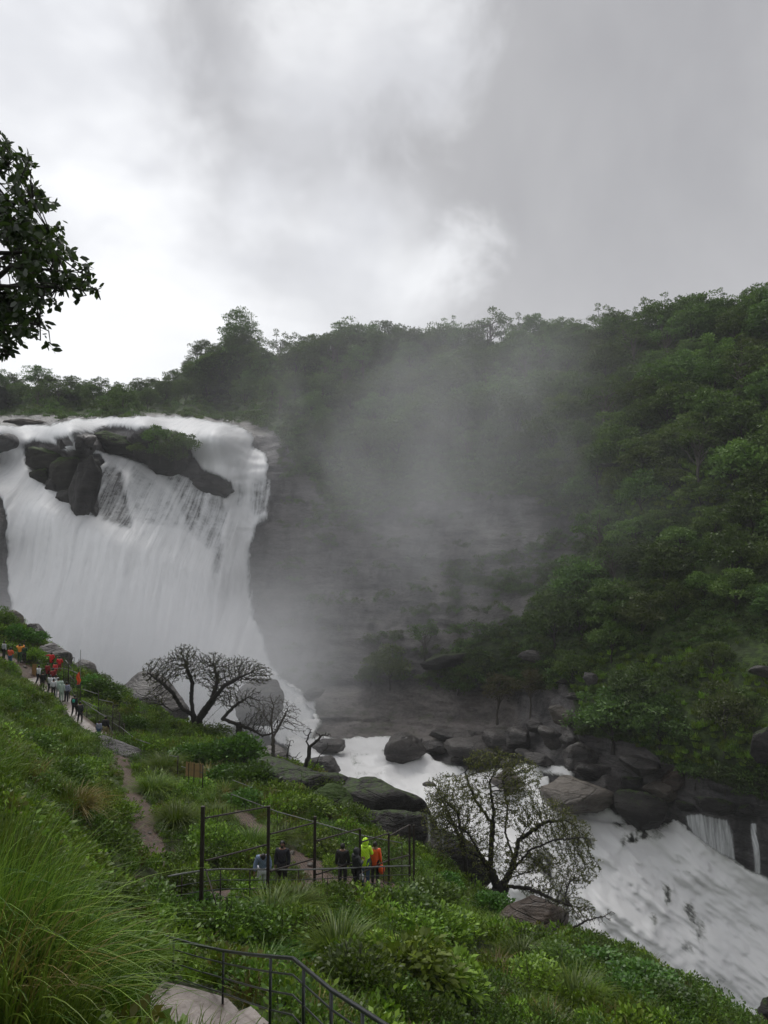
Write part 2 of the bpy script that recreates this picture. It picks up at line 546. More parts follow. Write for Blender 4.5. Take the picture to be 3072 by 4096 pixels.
# green ground on the wall (ledges, scree, slope): positive inside
GREEN_POLYS = [
    [(-900, 1200), (3900, 1000), (3900, 3100), (3072, 3200), (2850, 3120), (2680, 3050), (2550, 2980), (2330, 2930), (2290, 2800), (2250, 2700), (2180, 2760), (2050, 2740), (1880, 2700),
     (1750, 2640), (1840, 2560), (2100, 2480), (2150, 2350), (2230, 2230), (2350, 2200), (2330, 2080), (2150, 1985), (1900, 1960), (1750, 1990), (1500, 2040), (1300, 2040),
     (1290, 1950), (1180, 1850), (1120, 1730), (1000, 1690), (700, 1655), (300, 1660), (-900, 1680)],
    [(1780, 2300), (1900, 2285), (2100, 2330), (2180, 2350), (2100, 2380), (1850, 2330)],
]
FALL_W = [(-900, 1745), (-300, 1712), (0, 1697), (100, 1702), (196, 1701), (298, 1677), (450, 1668), (596, 1664), (700, 1668), (878, 1686), (972, 1712), (1011, 1743), (1027, 1790), (1066, 1813), (1085, 1864),
          (1083, 1962), (1078, 2064), (1034, 2111), (1015, 2174), (1007, 2252), (1009, 2362), (1027, 2464), (1066, 2542), (1085, 2628), (1120, 2700), (1180, 2745), (1225, 2775),
          (1260, 2850), (1255, 2950), (1150, 2990), (1000, 2900), (700, 2950), (300, 2850), (47, 2600), (47, 2425), (31, 2205), (31, 2064), (18, 2000), (-30, 1940), (-300, 1960), (-900, 2000)]


def z2(pts):
    return [(x / 1.276, 1500 + y / 1.276) for x, y in pts]


HOLES = [z2([(135, 365), (185, 345), (330, 375), (335, 402), (400, 405), (450, 420), (520, 420), (542, 450), (505, 480), (500, 560), (500, 725), (410, 655), (330, 605), (250, 565), (200, 525), (150, 455)]),
         z2([(497, 292), (540, 272), (640, 275), (700, 300), (740, 285), (830, 290), (900, 300), (960, 350), (990, 430), (1040, 495), (1100, 520), (1180, 560), (1188, 590), (1165, 625), (1050, 565), (950, 515), (830, 475), (700, 445), (620, 412), (560, 400), (500, 385)]),
         z2([(298, 335), (360, 330), (380, 365), (310, 372)]), z2([(388, 305), (495, 312), (495, 375), (440, 360), (388, 345)])]
THIN = [(z2([(505, 480), (600, 470), (645, 505), (655, 600), (690, 700), (692, 805), (540, 755), (500, 722)]), 0.56),
        (z2([(800, 470), (1000, 530), (1150, 640), (1180, 700), (1150, 790), (1150, 1000), (1110, 1110), (1080, 900), (960, 800), (900, 620)]), 0.42),
        (z2([(690, 470), (900, 620), (960, 800), (700, 760), (660, 600)]), 0.22),
        (z2([(1290, 560), (1375, 500), (1385, 715), (1320, 730), (1285, 700)]), 0.42),
        (z2([(1190, 560), (1270, 560), (1270, 680), (1200, 690)]), 0.25),
        (z2([(330, 380), (470, 380), (600, 420), (480, 425), (340, 405)]), 0.3)]

RIV = [(1085, 2690), (1180, 2745), (1225, 2768), (1180, 2790), (1270, 2800), (1262, 2850), (1290, 2900), (1250, 2950), (1370, 2955), (1480, 2945), (1640, 2945), (1655, 2965), (1540, 3010), (1620, 3035),
       (1720, 2990), (1770, 2975), (1800, 2985), (1745, 3000), (1700, 3030), (1780, 3060), (1900, 3090), (2060, 3070), (2140, 3060), (2240, 3068), (2300, 3110), (2270, 3125), (2160, 3090),
       (2200, 3140), (2220, 3200), (2300, 3240), (2440, 3250), (2560, 3290), (2690, 3292), (2775, 3335), (2866, 3400), (2960, 3452), (3072, 3505), (3500, 3800), (3500, 4250), (2000, 4250),
       (1600, 3900), (1700, 3330), (1640, 3270), (1500, 3200), (1370, 3160), (1270, 3120), (1180, 3090), (1150, 3000), (1120, 2900), (1060, 2780)]

# --- the wall mesh
us = np.arange(-700, 3700, 10.0)
nv = 330
U0 = np.tile(us, (nv, 1))
cr = np.interp(us, CREST_U, CREST_V)
tt = np.linspace(0, 1, nv)[:, None]
V0 = cr[None] + (4250 - cr[None]) * tt
D0 = D(U0, V0)
p0 = P(U0, V0, D0).reshape(-1, 3)
green = np.max([inpoly_sd(U0, V0, g) for g in GREEN_POLYS], 0).reshape(-1)
fallsd = inpoly_sd(U0, V0, FALL_W).reshape(-1)
holes = np.max([inpoly_sd(U0, V0, h) for h in HOLES], 0).reshape(-1)
# bedding planes, bulges, blocks
ps = p0 * np.array([0.035, 0.035, 0.30]) + np.array([0, 0, 1.0]) * (p0[:, :1] * 0.010)
lay = fbm(ps, 5, 3, 0.6)
ter = np.round(lay * 5) / 5
blk = fbm(p0 * np.array([0.16, 0.16, 0.35]), 4, 9)
big = fbm(p0 * 0.05, 3, 21)
inwater = sst(fallsd, -10, 30)
amp = 1.5 * (1 - 0.4 * inwater) * (1 + 0.9 * sst(holes, -10, 20))
off = amp * (0.75 * (lay * 0.45 + ter * 0.55) + 0.45 * blk + 0.6 * big)
shelf = sst(inpoly_sd(U0, V0, [(1230, 2750), (2050, 2760), (2100, 2980), (1350, 2960), (1180, 2960)]).reshape(-1), -20, 20)
sz = np.round((p0[:, 2] + 0.5 * fbm(p0 * 0.08, 3, 5)) / 0.9)
off = off + shelf * 1.7 * (fbm(np.stack([p0[:, 0] * 0.03, p0[:, 1] * 0.03, sz], -1), 3, 8))
gm = sst(green, -25, 25)
off = off + 0.30 * fbm(p0 * np.array([.5, .5, 1.6]), 3, 12, 0.6)
off = off * (1 - 0.6 * gm) + gm * 1.2 * fbm(p0 * 0.12, 4, 31)
inriv = sst(inpoly_sd(U0, V0, RIV).reshape(-1), -8, 35)
off = off * (1 - 0.55 * inriv) - 2.2 * inriv * sst(V0.reshape(-1), 3180, 3320) - 0.7 * inriv
off = off - 0.8 * inwater * (holes < 0)
outward = np.stack([-p0[:, 0] * 0.002, -np.ones(len(p0)), np.full(len(p0), 0.25)], -1)
p0 = p0 + outward * off[:, None]
p0 = p0.reshape(nv, len(us), 3)
# behind the crest the ground runs back and down, out of sight
back = p0[:1].copy(); back[..., 1] += 30; back[..., 2] -= 3
back2 = p0[:1].copy(); back2[..., 1] += 140; back2[..., 2] -= 12
pall = np.concatenate([back2, back, p0], 0)
ga = np.concatenate([np.ones((2, len(us))), gm.reshape(nv, -1)], 0).reshape(-1)
sa = np.concatenate([np.zeros((2, len(us))), shelf.reshape(nv, -1)], 0).reshape(-1)


def ground_wall_mat():
    m, t = material('gorge_wall')
    co = t.n('ShaderNodeTexCoord').outputs['Object']
    st = t.mapping(co, scale=(0.30, 0.30, 1.0), rot=(0.05, 0.08, 0))
    a = t.noise(st, 0.5, 7, 0.64, 0.4)
    b = t.noise(co, 0.09, 4, 0.55)
    c = t.noise(co, 2.2, 5, 0.65)
    k = t.smooth(t.math('ADD', t.math('MULTIPLY', a, 0.65), t.math('MULTIPLY', c, 0.35)), 0.36, 0.62)
    col = t.mix(k, (0.028, 0.027, 0.028), (0.108, 0.101, 0.101))
    drip = t.noise(t.mapping(co, scale=(1, 1, 0.07)), 0.55, 4, 0.6)
    col = t.mix(t.smooth(drip, 0.47, 0.64, 0, 0.75), col, (0.022, 0.020, 0.021))
    col = t.mix(t.smooth(b, 0.5, 0.68, 0, 0.35), col, (0.12, 0.105, 0.098))
    shf = t.n('ShaderNodeAttribute', attribute_name='shelf').outputs['Fac']
    col = t.mix(shf, col, t.mix(k, (0.060, 0.055, 0.052), (0.180, 0.162, 0.152)))
    ln_ = t.noise(t.mapping(co, scale=(0.10, 0.10, 0.8), rot=(0.04, 0.10, 0)), 0.9, 4, 0.6, 0.8)
    ck = t.smooth(t.math('ABSOLUTE', t.math('SUBTRACT', ln_, 0.5)), 0.0, 0.022, 0.5, 0.0)  # dark level cracks, with ledge shadows painted into the same lines
    ck = t.math('MULTIPLY', ck, t.smooth(b, 0.42, 0.52))
    col = t.mix(ck, col, (0.008, 0.007, 0.007))
    gr = t.n('ShaderNodeAttribute', attribute_name='green').outputs['Fac']
    gn = t.noise(co, 0.35, 5, 0.7)
    gg = t.smooth(t.math('ADD', gr, t.math('MULTIPLY_ADD', gn, 1.3, -0.65)), 0.42, 0.62)
    nz = t.n('ShaderNodeSeparateXYZ', {0: t.n('ShaderNodeNewGeometry').outputs['Normal']}).outputs[2]
    ledge = t.math('MULTIPLY', t.smooth(nz, 0.62, 0.85), t.smooth(gn, 0.52, 0.62))
    gc = t.mix(t.smooth(t.noise(co, 1.6, 4, 0.6), 0.35, 0.65), (0.018, 0.032, 0.008), (0.060, 0.100, 0.018))
    gc = t.mix(t.smooth(t.noise(co, 0.12, 3), 0.45, 0.6), gc, (0.030, 0.045, 0.014))
    col = t.mix(t.math('MAXIMUM', gg, t.math('MULTIPLY', ledge, 0.4)), col, gc)
    h = t.math('ADD', t.math('MULTIPLY', a, 1.6), t.math('MULTIPLY', c, 0.4))
    bp = t.n('ShaderNodeBump', {'Height': h, 'Strength': 0.9, 'Distance': 0.6})
    p = t.n('ShaderNodeBsdfPrincipled', {'Base Color': col, 'Roughness': t.math('MULTIPLY_ADD', gg, 0.35, 0.5), 'Specular IOR Level': 0.35, 'Normal': bp.outputs[0]})
    return finish(m, t, p.outputs[0])


M['wall'] = ground_wall_mat()
fw = grid_faces(nv + 2, len(us))
wall = obj('gorge_wall', mesh('gorge_wall', pall.reshape(-1, 3), fw, M['wall'], {'green': ga, 'shelf': sa}))
tag(wall, 'dark layered rock wall of the gorge rising into the wooded slope', None, None, 'structure')

# =================================================================== near hillside
HP = []


def hp(u, v, d):
    p = P(u, v, d)
    HP.append((p[0], p[1], p[2]))


for q in [(640, 3960, 15.2), (905, 4030, 14.0), (1000, 4090, 12.6), (620, 4090, 12.8), (1060, 3565, 28), (1500, 3545, 31), (720, 3600, 26), (1640, 3565, 32.5), (1290, 3555, 29.5),
          (900, 3590, 27), (560, 3600, 25), (600, 3480, 31), (600, 3300, 36), (520, 3130, 44), (470, 3030, 53), (420, 2950, 60), (295, 2868, 61.5), (262, 2800, 65), (150, 2740, 66), (60, 2648, 68), (0, 2620, 69),
          (-300, 2500, 70), (0, 2462, 80), (110, 2530, 79), (200, 2640, 76), (400, 2740, 72), (560, 2840, 69), (790, 2935, 66), (1000, 3020, 63), (1200, 3100, 59), (1350, 3170, 55), (1500, 3330, 48),
          (1700, 3460, 43), (1750, 3470, 41.5), (1880, 3570, 42), (2060, 3720, 36.5), (2270, 3740, 36), (2500, 3865, 33), (2700, 3965, 30), (2900, 4095, 27), (3100, 4300, 25),
          (1250, 3380, 37), (1000, 3330, 38), (900, 3180, 46), (750, 3150, 50), (800, 3350, 35), (1100, 3200, 46), (1300, 3300, 42), (700, 3000, 58),
          (900, 3700, 23.5), (1200, 3750, 23), (1500, 3720, 25), (1700, 3650, 30), (1900, 3700, 32), (1900, 3900, 26), (2200, 3900, 28), (2400, 4050, 24),
          (700, 3800, 20), (1100, 3980, 18.5), (1500, 4050, 18), (2000, 4090, 21), (1450, 4300, 12), (1800, 4500, 14),
          (500, 3700, 17.5), (400, 3550, 20), (350, 3300, 27), (300, 3100, 36), (150, 2950, 44), (100, 2850, 52), (300, 2960, 50), (450, 3400, 28), (0, 2800, 50), (200, 3050, 38), (200, 3300, 22),
          (400, 3850, 13.5), (200, 3700, 12), (0, 3550, 11.5), (0, 3200, 17), (-300, 3300, 14), (300, 4090, 10.0), (0, 4096, 8.0), (-400, 3700, 9.5), (560, 4300, 10)]:
    hp(*q)
HP += [(0, 0, -1.7), (-4, 0, -1.6), (6, 0, -3.5), (2, 5, -4.2), (-3, 5, -3.2), (-10, 0, -0.5), (-30, 10, 6), (-45, 40, 6), (-45, 65, 2), (0, -20, 3), (15, 0, -8), (30, 0, -16), (60, 0, -34),
       (12, 15, -13.5), (25, 22, -22), (40, 25, -32), (22, 38, -27), (12, 47, -25), (8, 55, -26), (0, 68, -25), (-8, 74, -24), (-20, 84, -22), (-34, 90, -18), (-60, 92, -10), (-70, 30, 12),
       (30, 50, -42), (50, 50, -50), (15, 70, -38), (-5, 95, -38), (-30, 105, -34), (-60, 110, -30), (-60, -20, 12), (60, -20, -30), (10, 100, -45), (60, 110, -60)]
HS = Surf([(x / 10, y / 10, z) for x, y, z in HP], c=0.25, lam=3e-3)


def PATHW(x, y):
    return HS(np.asarray(x) / 10, np.asarray(y) / 10)


# centre lines of the walked ground (x, y) with half widths
def line3(lst):
    return [(*P(u, v, d)[:2], w) for u, v, d, w in lst]


PATH_CON = line3([(455, 2975, 59, 0.5), (400, 2930, 60, 0.75), (345, 2900, 60.7, 0.8), (290, 2860, 61.5, 0.8), (255, 2790, 65, 0.9), (190, 2755, 66, 0.9), (130, 2720, 66.5, 0.8)])
PATH_DIRT = line3([(120, 2715, 66.8, 1.0), (60, 2650, 68, 1.3), (-60, 2640, 69, 1.2)])
TRAIL = line3([(480, 3040, 54, 0.4), (520, 3130, 44, 0.45), (560, 3260, 37, 0.5), (600, 3380, 33, 0.55), (590, 3450, 31, 0.5), (560, 3490, 30, 0.4)])
BANK = line3([(950, 3230, 42, 0.4), (1060, 3290, 38, 0.7), (1130, 3360, 35, 0.6), (1230, 3430, 33.5, 0.7), (1260, 3480, 32, 0.6)])
TERR = line3([(640, 3600, 26, 0.8), (800, 3595, 26.8, 0.9), (1000, 3565, 28.2, 1.0), (1200, 3555, 29.5, 1.0), (1400, 3550, 30.8, 1.0), (1600, 3560, 32.0, 0.9)])


def dist_line(x, y, ln):
    x = np.asarray(x, float); y = np.asarray(y, float)
    best = np.full(x.shape, 1e9)
    for (x0, y0, w0), (x1, y1, w1) in zip(ln[:-1], ln[1:]):
        ex, ey = x1 - x0, y1 - y0
        t = np.clip(((x - x0) * ex + (y - y0) * ey) / (ex * ex + ey * ey), 0, 1)
        dd = np.hypot(x - x0 - t * ex, y - y0 - t * ey) - (w0 + (w1 - w0) * t)
        best = np.minimum(best, dd)
    return best


def bare(x, y):
    """distance outside the nearest walked strip (negative on it)"""
    return np.min([dist_line(x, y, l) for l in (PATH_CON, PATH_DIRT, TRAIL, BANK, TERR)], 0)


def H(x, y, fine=True):
    x = np.asarray(x, float); y = np.asarray(y, float)
    z = PATHW(x, y)
    q = np.stack([x, y, np.zeros_like(x)], -1).reshape(-1, 3)
    b = sst(bare(x, y), -0.3, 1.2)
    r = np.hypot(x, y - 3)
    n = (fbm(q * 0.35, 4, 77).reshape(z.shape)) * 0.45 * (0.15 + 0.85 * b) * sst(r, 2, 14)
    return z + n


hx = np.arange(-62, 50.01, 0.4)
hy = np.arange(-14, 106.01, 0.4)
HXg, HYg = np.meshgrid(hx, hy)
HZg = H(HXg, HYg)
soil = 1 - sst(np.min([dist_line(HXg, HYg, l) for l in (TRAIL, BANK, TERR, PATH_DIRT)], 0), -0.2, 0.5)


def hill_mat():
    m, t = material('hillside_ground')
    co = t.n('ShaderNodeTexCoord').outputs['Object']
    n = t.noise(co, 1.2, 5, 0.65)
    n2 = t.noise(co, 6.0, 5, 0.7)
    gcol = t.mix(t.smooth(n, 0.4, 0.62), (0.022, 0.030, 0.008), (0.050, 0.080, 0.014))
    gcol = t.mix(t.smooth(n2, 0.5, 0.7, 0, 0.6), gcol, (0.026, 0.018, 0.012))
    dcol = t.mix(t.smooth(n2, 0.35, 0.65), (0.035, 0.020, 0.014), (0.110, 0.064, 0.045))
    dcol = t.mix(t.smooth(n, 0.5, 0.65, 0, 0.5), dcol, (0.045, 0.028, 0.020))
    s = t.n('ShaderNodeAttribute', attribute_name='soil').outputs['Fac']
    k = t.smooth(t.math('ADD', s, t.math('MULTIPLY_ADD', n, 0.8, -0.4)), 0.4, 0.6)
    col = t.mix(k, gcol, dcol)
    bp = t.n('ShaderNodeBump', {'Height': t.math('ADD', n, n2), 'Strength': 0.7, 'Distance': 0.12})
    p = t.n('ShaderNodeBsdfPrincipled', {'Base Color': col, 'Roughness': t.math('MULTIPLY_ADD', k, -0.3, 0.85), 'Specular IOR Level': 0.35, 'Normal': bp.outputs[0]})
    return finish(m, t, p.outputs[0])


hill = obj('hillside', mesh('hillside', np.stack([HXg, HYg, HZg], -1).reshape(-1, 3), grid_faces(len(hy), len(hx)), hill_mat(), {'soil': soil.reshape(-1)}))
tag(hill, 'steep grassy hillside with dirt paths above the stream', None, None, 'structure')
HZ_flat = HZg


def Hq(x, y):
    """fast height of the near hillside (bilinear)"""
    x = np.asarray(x, float); y = np.asarray(y, float)
    fx = np.clip((x - hx[0]) / 0.4, 0, len(hx) - 1.001); fy = np.clip((y - hy[0]) / 0.4, 0, len(hy) - 1.001)
    i = fx.astype(int); j = fy.astype(int); a = fx - i; b = fy - j
    return (HZ_flat[j, i] * (1 - a) * (1 - b) + HZ_flat[j, i + 1] * a * (1 - b) + HZ_flat[j + 1, i] * (1 - a) * b + HZ_flat[j + 1, i + 1] * a * b)


def hit(u, v, dmin=5, dmax=100):
    """where the line of sight first meets the near hillside (None past it)"""
    ds = np.linspace(dmin, dmax, 900)
    p = P(u, v, ds)
    below = p[:, 2] < Hq(p[:, 0], p[:, 1])
    k = np.argmax(below)
    if not below[k] or k == 0:
        return None
    return p[k]


def on_hill(u, v, d, sink=0.0):
    """stand something on the hillside at bearing u, distance d"""
    q = P(u, v, d)
    return Vector((q[0], q[1], float(H(np.array([q[0]]), np.array([q[1]]))[0]) - sink))


# =================================================================== water
def water_mat(name, streak_scale, rot, thin_col=(0.56, 0.575, 0.59), fine=1.0, white=(0.80, 0.81, 0.82), cw=0.14, soft=0.5, hi=1.75, bw=0.36, cs=1.3):
    m, t = material(name)
    co = t.n('ShaderNodeTexCoord').outputs['Object']
    st = t.mapping(t.mapping(co, rot=rot), scale=streak_scale)
    a = t.noise(st, 1.0, 5, 0.6, 0.6)
    b = t.noise(st, 3.7 * fine, 5, 0.7, 0.4)
    c = t.noise(co, cs * fine, 5, 0.75, 0.2)
    cov = t.n('ShaderNodeAttribute', attribute_name='cover').outputs['Fac']
    k = t.math('ADD', t.math('MULTIPLY', a, 0.5), t.math('ADD', t.math('MULTIPLY', b, bw), t.math('MULTIPLY', c, cw)))
    al = t.math('ADD', cov, t.math('MULTIPLY_ADD', k, 3.2, -1.6))
    alpha = t.smooth(al, 0.35 - soft / 2, 0.35 + soft / 2)
    col = t.mix(t.smooth(al, 0.35, hi), thin_col, white)
    bp = t.n('ShaderNodeBump', {'Height': t.math('ADD', a, t.math('MULTIPLY', b, 0.5)), 'Strength': 0.45, 'Distance': 0.35})
    d = t.n('ShaderNodeBsdfDiffuse', {'Color': col, 'Normal': bp.outputs[0]})
    tl = t.n('ShaderNodeBsdfTranslucent', {'Color': col})
    g = t.n('ShaderNodeBsdfGlossy', {'Color': (1, 1, 1, 1), 'Roughness': 0.35, 'Normal': bp.outputs[0]})
    s = t.n('ShaderNodeMixShader', {0: 0.25, 1: d.outputs[0], 2: tl.outputs[0]})
    s = t.n('ShaderNodeMixShader', {0: 0.05, 1: s.outputs[0], 2: g.outputs[0]})
    tr = t.n('ShaderNodeBsdfTransparent')
    s = t.n('ShaderNodeMixShader', {0: alpha, 1: tr.outputs[0], 2: s.outputs[0]})
    return finish(m, t, s.outputs[0])


# --- the high falls
us = np.arange(-420, 1300, 7.0)
vs = np.arange(1650, 2990, 7.0)
Ug, Vg = np.meshgrid(us, vs)
sd = inpoly_sd(Ug, Vg, FALL_W)
sd = sd + 11 * fbm(np.stack([Ug.ravel() / 40, Vg.ravel() / 55, Ug.ravel() * 0], -1), 4, 301, 0.6).reshape(sd.shape)
hl = np.max([inpoly_sd(Ug, Vg, h) for h in HOLES], 0)
cov = np.clip(sd / 18.0, -1.2, 1.0)
cov = np.minimum(cov, np.clip(-hl / 12.0, -1.6, 1.0))
for poly, amt in THIN:
    cov = cov - amt * sst(inpoly_sd(Ug, Vg, poly), -12, 22) * 1.3
# ropey strands of the veil
cov = np.where(cov > 0.9, 1.15, cov)
Dg = D(Ug, Vg)
pw = P(Ug, Vg, Dg).reshape(-1, 3)
bul = fbm(pw * np.array([0.5, 0.03, 0.07]), 4, 41) * 0.40 + fbm(pw * np.array([1.5, 0.05, 0.16]), 4, 43, 0.65) * 0.20 + fbm(pw * 0.11, 3, 47) * 0.5
lip = np.exp(-((Vg - 2050 - (Ug - 200) * 0.42) / 55) ** 2).reshape(-1) * (Ug.reshape(-1) < 900)
offw = 0.9 + bul + 0.7 * lip + 0.5 * np.clip(cov.reshape(-1), 0, 1)
offw = offw * sst(cov.reshape(-1), -0.9, 0.6)
# steps of the right-hand column
col_m = sst(Ug.reshape(-1), 880, 960)
stp = np.sin((pw[:, 2] + 0.6 * fbm(pw * 0.3, 2, 4)) * 1.25)
offw = offw + col_m * 0.35 * np.abs(stp) * (Vg.reshape(-1) < 2120)
pw[:, 1] -= offw
pw[:, 2] += 0.12 * offw
keep = (cov > -0.9)
f = grid_faces(len(vs), len(us), keep)
pw2, f2, at = compact(pw, f, {'cover': cov.reshape(-1)})
M['fall'] = water_mat('falling_water', (1.0, 0.05, 0.05), (0, R(-5), 0), cw=0.36, soft=0.9, hi=1.35, bw=0.18, cs=0.55)
fall = obj('waterfall', mesh('waterfall', pw2, f2, M['fall'], at))
tag(fall, 'tall white waterfall pouring over the left end of the gorge', None, None, 'structure')

# --- the stream and pool
us = np.arange(1000, 3500, 9.0)
vs = np.arange(2660, 4240, 8.0)
Ug, Vg = np.meshgrid(us, vs)
sd = inpoly_sd(Ug, Vg, RIV)
sd = sd + 8 * fbm(np.stack([Ug.ravel() / 45, Vg.ravel() / 30, Ug.ravel() * 0], -1), 4, 305, 0.6).reshape(sd.shape)
cov = np.clip(sd / 14.0, -1.2, 1.15)
Dg = D(Ug, Vg)
pw = P(Ug, Vg, Dg).reshape(-1, 3)
uf, vf = Ug.reshape(-1), Vg.reshape(-1)
low = sst(vf - (3230 + 0.05 * (uf - 2000)), 0, 120)          # steep lower fall
flow = R(38)
fx = pw[:, 0] * math.cos(flow) - pw[:, 2] * math.sin(flow)
fz = pw[:, 0] * math.sin(flow) + pw[:, 2] * math.cos(flow)
cas = fbm(np.stack([fx * 0.10, pw[:, 1] * 0.05, fz * 0.55], -1), 4, 51, 0.55) * 1.2 + fbm(np.stack([fx * 0.45, pw[:, 1] * 0.1, fz * 1.9], -1), 4, 53, 0.7) * 0.50 + fbm(pw * np.array([0.3, 0.1, 0.4]), 4, 71, 0.6) * 1.0
rip = fbm(pw * np.array([0.22, 0.35, 1.5]), 4, 57, 0.55) * 0.8 + fbm(pw * np.array([0.9, 1.4, 4]), 3, 59, 0.6) * 0.18
up = (0.35 + rip) * (1 - low)
pw[:, 2] += up * sst(cov.reshape(-1), -0.7, 0.4)
pw[:, 1] -= (1.3 + cas) * low + 0.5 * (1 - low) * sst(cov.reshape(-1), -0.7, 0.4)
thinm = np.zeros_like(uf)
for (a_, b_, w_, h_, s_) in [(2480, 3290, 60, 14, .75), (2560, 3335, 75, 26, .9), (2500, 3350, 45, 14, .6), (2310, 3340, 60, 25, .7), (2160, 3440, 70, 60, .9), (2230, 3560, 60, 50, .7), (2650, 3560, 22, 50, .75),
                             (2740, 3620, 30, 50, .7), (2780, 3700, 35, 50, .85), (2600, 3640, 35, 30, .45), (2720, 3760, 30, 30, .6), (2850, 3900, 35, 45, .7), (2900, 3520, 60, 25, .5), (2560, 3780, 30, 20, .5), (2990, 3700, 30, 50, .4),
                             (2100, 3380, 60, 60, .6), (1500, 3110, 70, 14, .5), (1390, 3060, 60, 10, .4), (1330, 2870, 30, 40, .55), (1490, 3030, 80, 10, .35), (2350, 3480, 60, 12, .4), (2840, 3290, 60, 50, .55), (2700, 3460, 90, 10, .4)]:
    thinm += s_ * np.exp(-((uf - a_) / w_) ** 2 - ((vf - b_) / h_) ** 2)
ov = cov.reshape(-1) - 2.0 * np.minimum(thinm, 1.0) * (0.72 + 0.75 * fbm(pw * np.array([1.6, .4, 1.6]), 4, 63, 0.7))
ov = ov - 0.75 * (1 - low) * np.clip(fbm(pw * np.array([0.16, 0.10, 0.9]) + 7, 4, 67, 0.6) + 0.12, 0, 1) - 0.35 * low * np.clip(fbm(np.stack([fx * 0.12, pw[:, 1] * 0.05, fz * 0.5], -1) + 3, 4, 69, 0.6), 0, 1)
keep = cov > -0.85
pw2, f2, at = compact(pw, grid_faces(len(vs), len(us), keep), {'cover': ov})
M['stream'] = water_mat('rushing_water', (0.16, 0.06, 1.0), (0, R(-36), 0), thin_col=(0.40, 0.41, 0.38), cw=0.42, fine=2.2, soft=1.0, hi=1.2, white=(0.92, 0.92, 0.92))
stream = obj('water', mesh('water', pw2, f2, M['stream'], at))
tag(stream, 'white foaming stream running to the lower fall', None, None, 'structure')


def veil(poly, name, label, off, cut, seed):
    us = np.arange(min(p[0] for p in poly) - 20, max(p[0] for p in poly) + 20, 5.0)
    vs = np.arange(min(p[1] for p in poly) - 15, max(p[1] for p in poly) + 15, 5.0)
    Ug, Vg = np.meshgrid(us, vs)
    sd = inpoly_sd(Ug, Vg, poly)
    cv = np.clip(sd / 14, -1.2, 1) - cut * 0.8
    q = P(Ug, Vg, off(Ug, Vg)).reshape(-1, 3)
    q[:, 1] -= 0.15 + 0.2 * fbm(q * np.array([2, 2, 0.3]), 3, seed)
    q2, f3, a3 = compact(q, grid_faces(len(vs), len(us), cv > -1.1), {'cover': cv.reshape(-1)})
    return tag(obj(name, mesh(name, q2, f3, M['veil'], a3)), label, None, None, 'structure')


M['veil'] = water_mat('thin_falling_water', (1.8, 0.1, 0.10), (0, 0, 0), fine=1.5, cw=0.05, soft=1.2)

# =================================================================== air
def volume_box(name, lo, hi, mat, label):
    lo = np.array(lo, float); hi = np.array(hi, float)
    v = np.array([[x, y, z] for z in (lo[2], hi[2]) for y in (lo[1], hi[1]) for x in (lo[0], hi[0])])
    f = [(0, 2, 3, 1), (4, 5, 7, 6), (0, 1, 5, 4), (2, 6, 7, 3), (0, 4, 6, 2), (1, 3, 7, 5)]
    return tag(obj(name, mesh(name, v, f, mat, smooth=False)), label, None, None, 'stuff')


m, t = material('haze')
pv = t.n('ShaderNodeVolumePrincipled', {'Color': (0.88, 0.9, 0.93, 1), 'Density': 0.00025, 'Anisotropy': 0.0})
finish(m, t, None, pv.outputs[0])
volume_box('haze', (-160, -40, -90), (190, 370, 75), m, 'thin damp haze filling the gorge')

m, t = material('mist')
co = t.n('ShaderNodeTexCoord').outputs['Object']


def blob(cu, cv, cd, sx, sy, sz, amt):
    """soft body of spray round a place"""
    c = P(cu, cv, cd)
    q = t.mapping(t.n('ShaderNodeVectorMath', {0: co, 1: tuple(c)}, operation='SUBTRACT').outputs[0], scale=(1 / sx, 1 / sy, 1 / sz))
    l = t.n('ShaderNodeVectorMath', {0: q, 1: q}, operation='DOT_PRODUCT').outputs['Value']
    return t.math('MULTIPLY', t.math('EXPONENT', t.math('MULTIPLY', l, -1.0)), amt)


wisp = t.noise(t.mapping(co, scale=(0.060, 0.04, 0.036), rot=(0, R(20), 0)), 1.0, 4, 0.62, 1.0)
wisp = t.smooth(wisp, 0.36, 0.78, 0.42, 1.2)
plume = t.math('ADD', t.math('ADD', blob(1350, 1780, 128, 24, 12, 24, 0.20), t.math('ADD', blob(1750, 1800, 122, 42, 16, 32, 0.22), blob(2550, 2200, 99, 15, 9, 15, 0.22))), t.math('ADD', blob(1800, 2150, 116, 13, 10, 20, 0.8), blob(1950, 1500, 134, 20, 10, 14, 0.45)))  # the blob over the right slope is added to lighten the forest
plume = t.math('ADD', plume, t.math('ADD', blob(1250, 2450, 119, 12, 8, 18, 0.55), blob(2100, 2000, 116, 16, 8, 16, 0.35)))
basecl = t.math('ADD', blob(820, 2640, 106, 15, 9, 10, 2.6), t.math('ADD', blob(300, 2600, 110, 18, 7, 11, 1.8), t.math('ADD', blob(1150, 2720, 116, 6, 6, 6, 1.2), blob(980, 2790, 91, 9, 5, 5, 1.6))))
dens = t.math('ADD', t.math('MULTIPLY', plume, wisp), t.math('MULTIPLY', basecl, t.math('MULTIPLY_ADD', wisp, 0.4, 0.6)))
dens = t.math('MULTIPLY', t.math('MAXIMUM', t.math('SUBTRACT', dens, 0.02), 0.0), 0.029)
pv = t.n('ShaderNodeVolumePrincipled', {'Color': (0.92, 0.93, 0.96, 1), 'Density': dens, 'Anisotropy': 0.0})
finish(m, t, None, pv.outputs[0])
volume_box('mist', (-75, 80, -36), (62, 160, 62), m, 'drifting spray blown across the gorge from the falls')


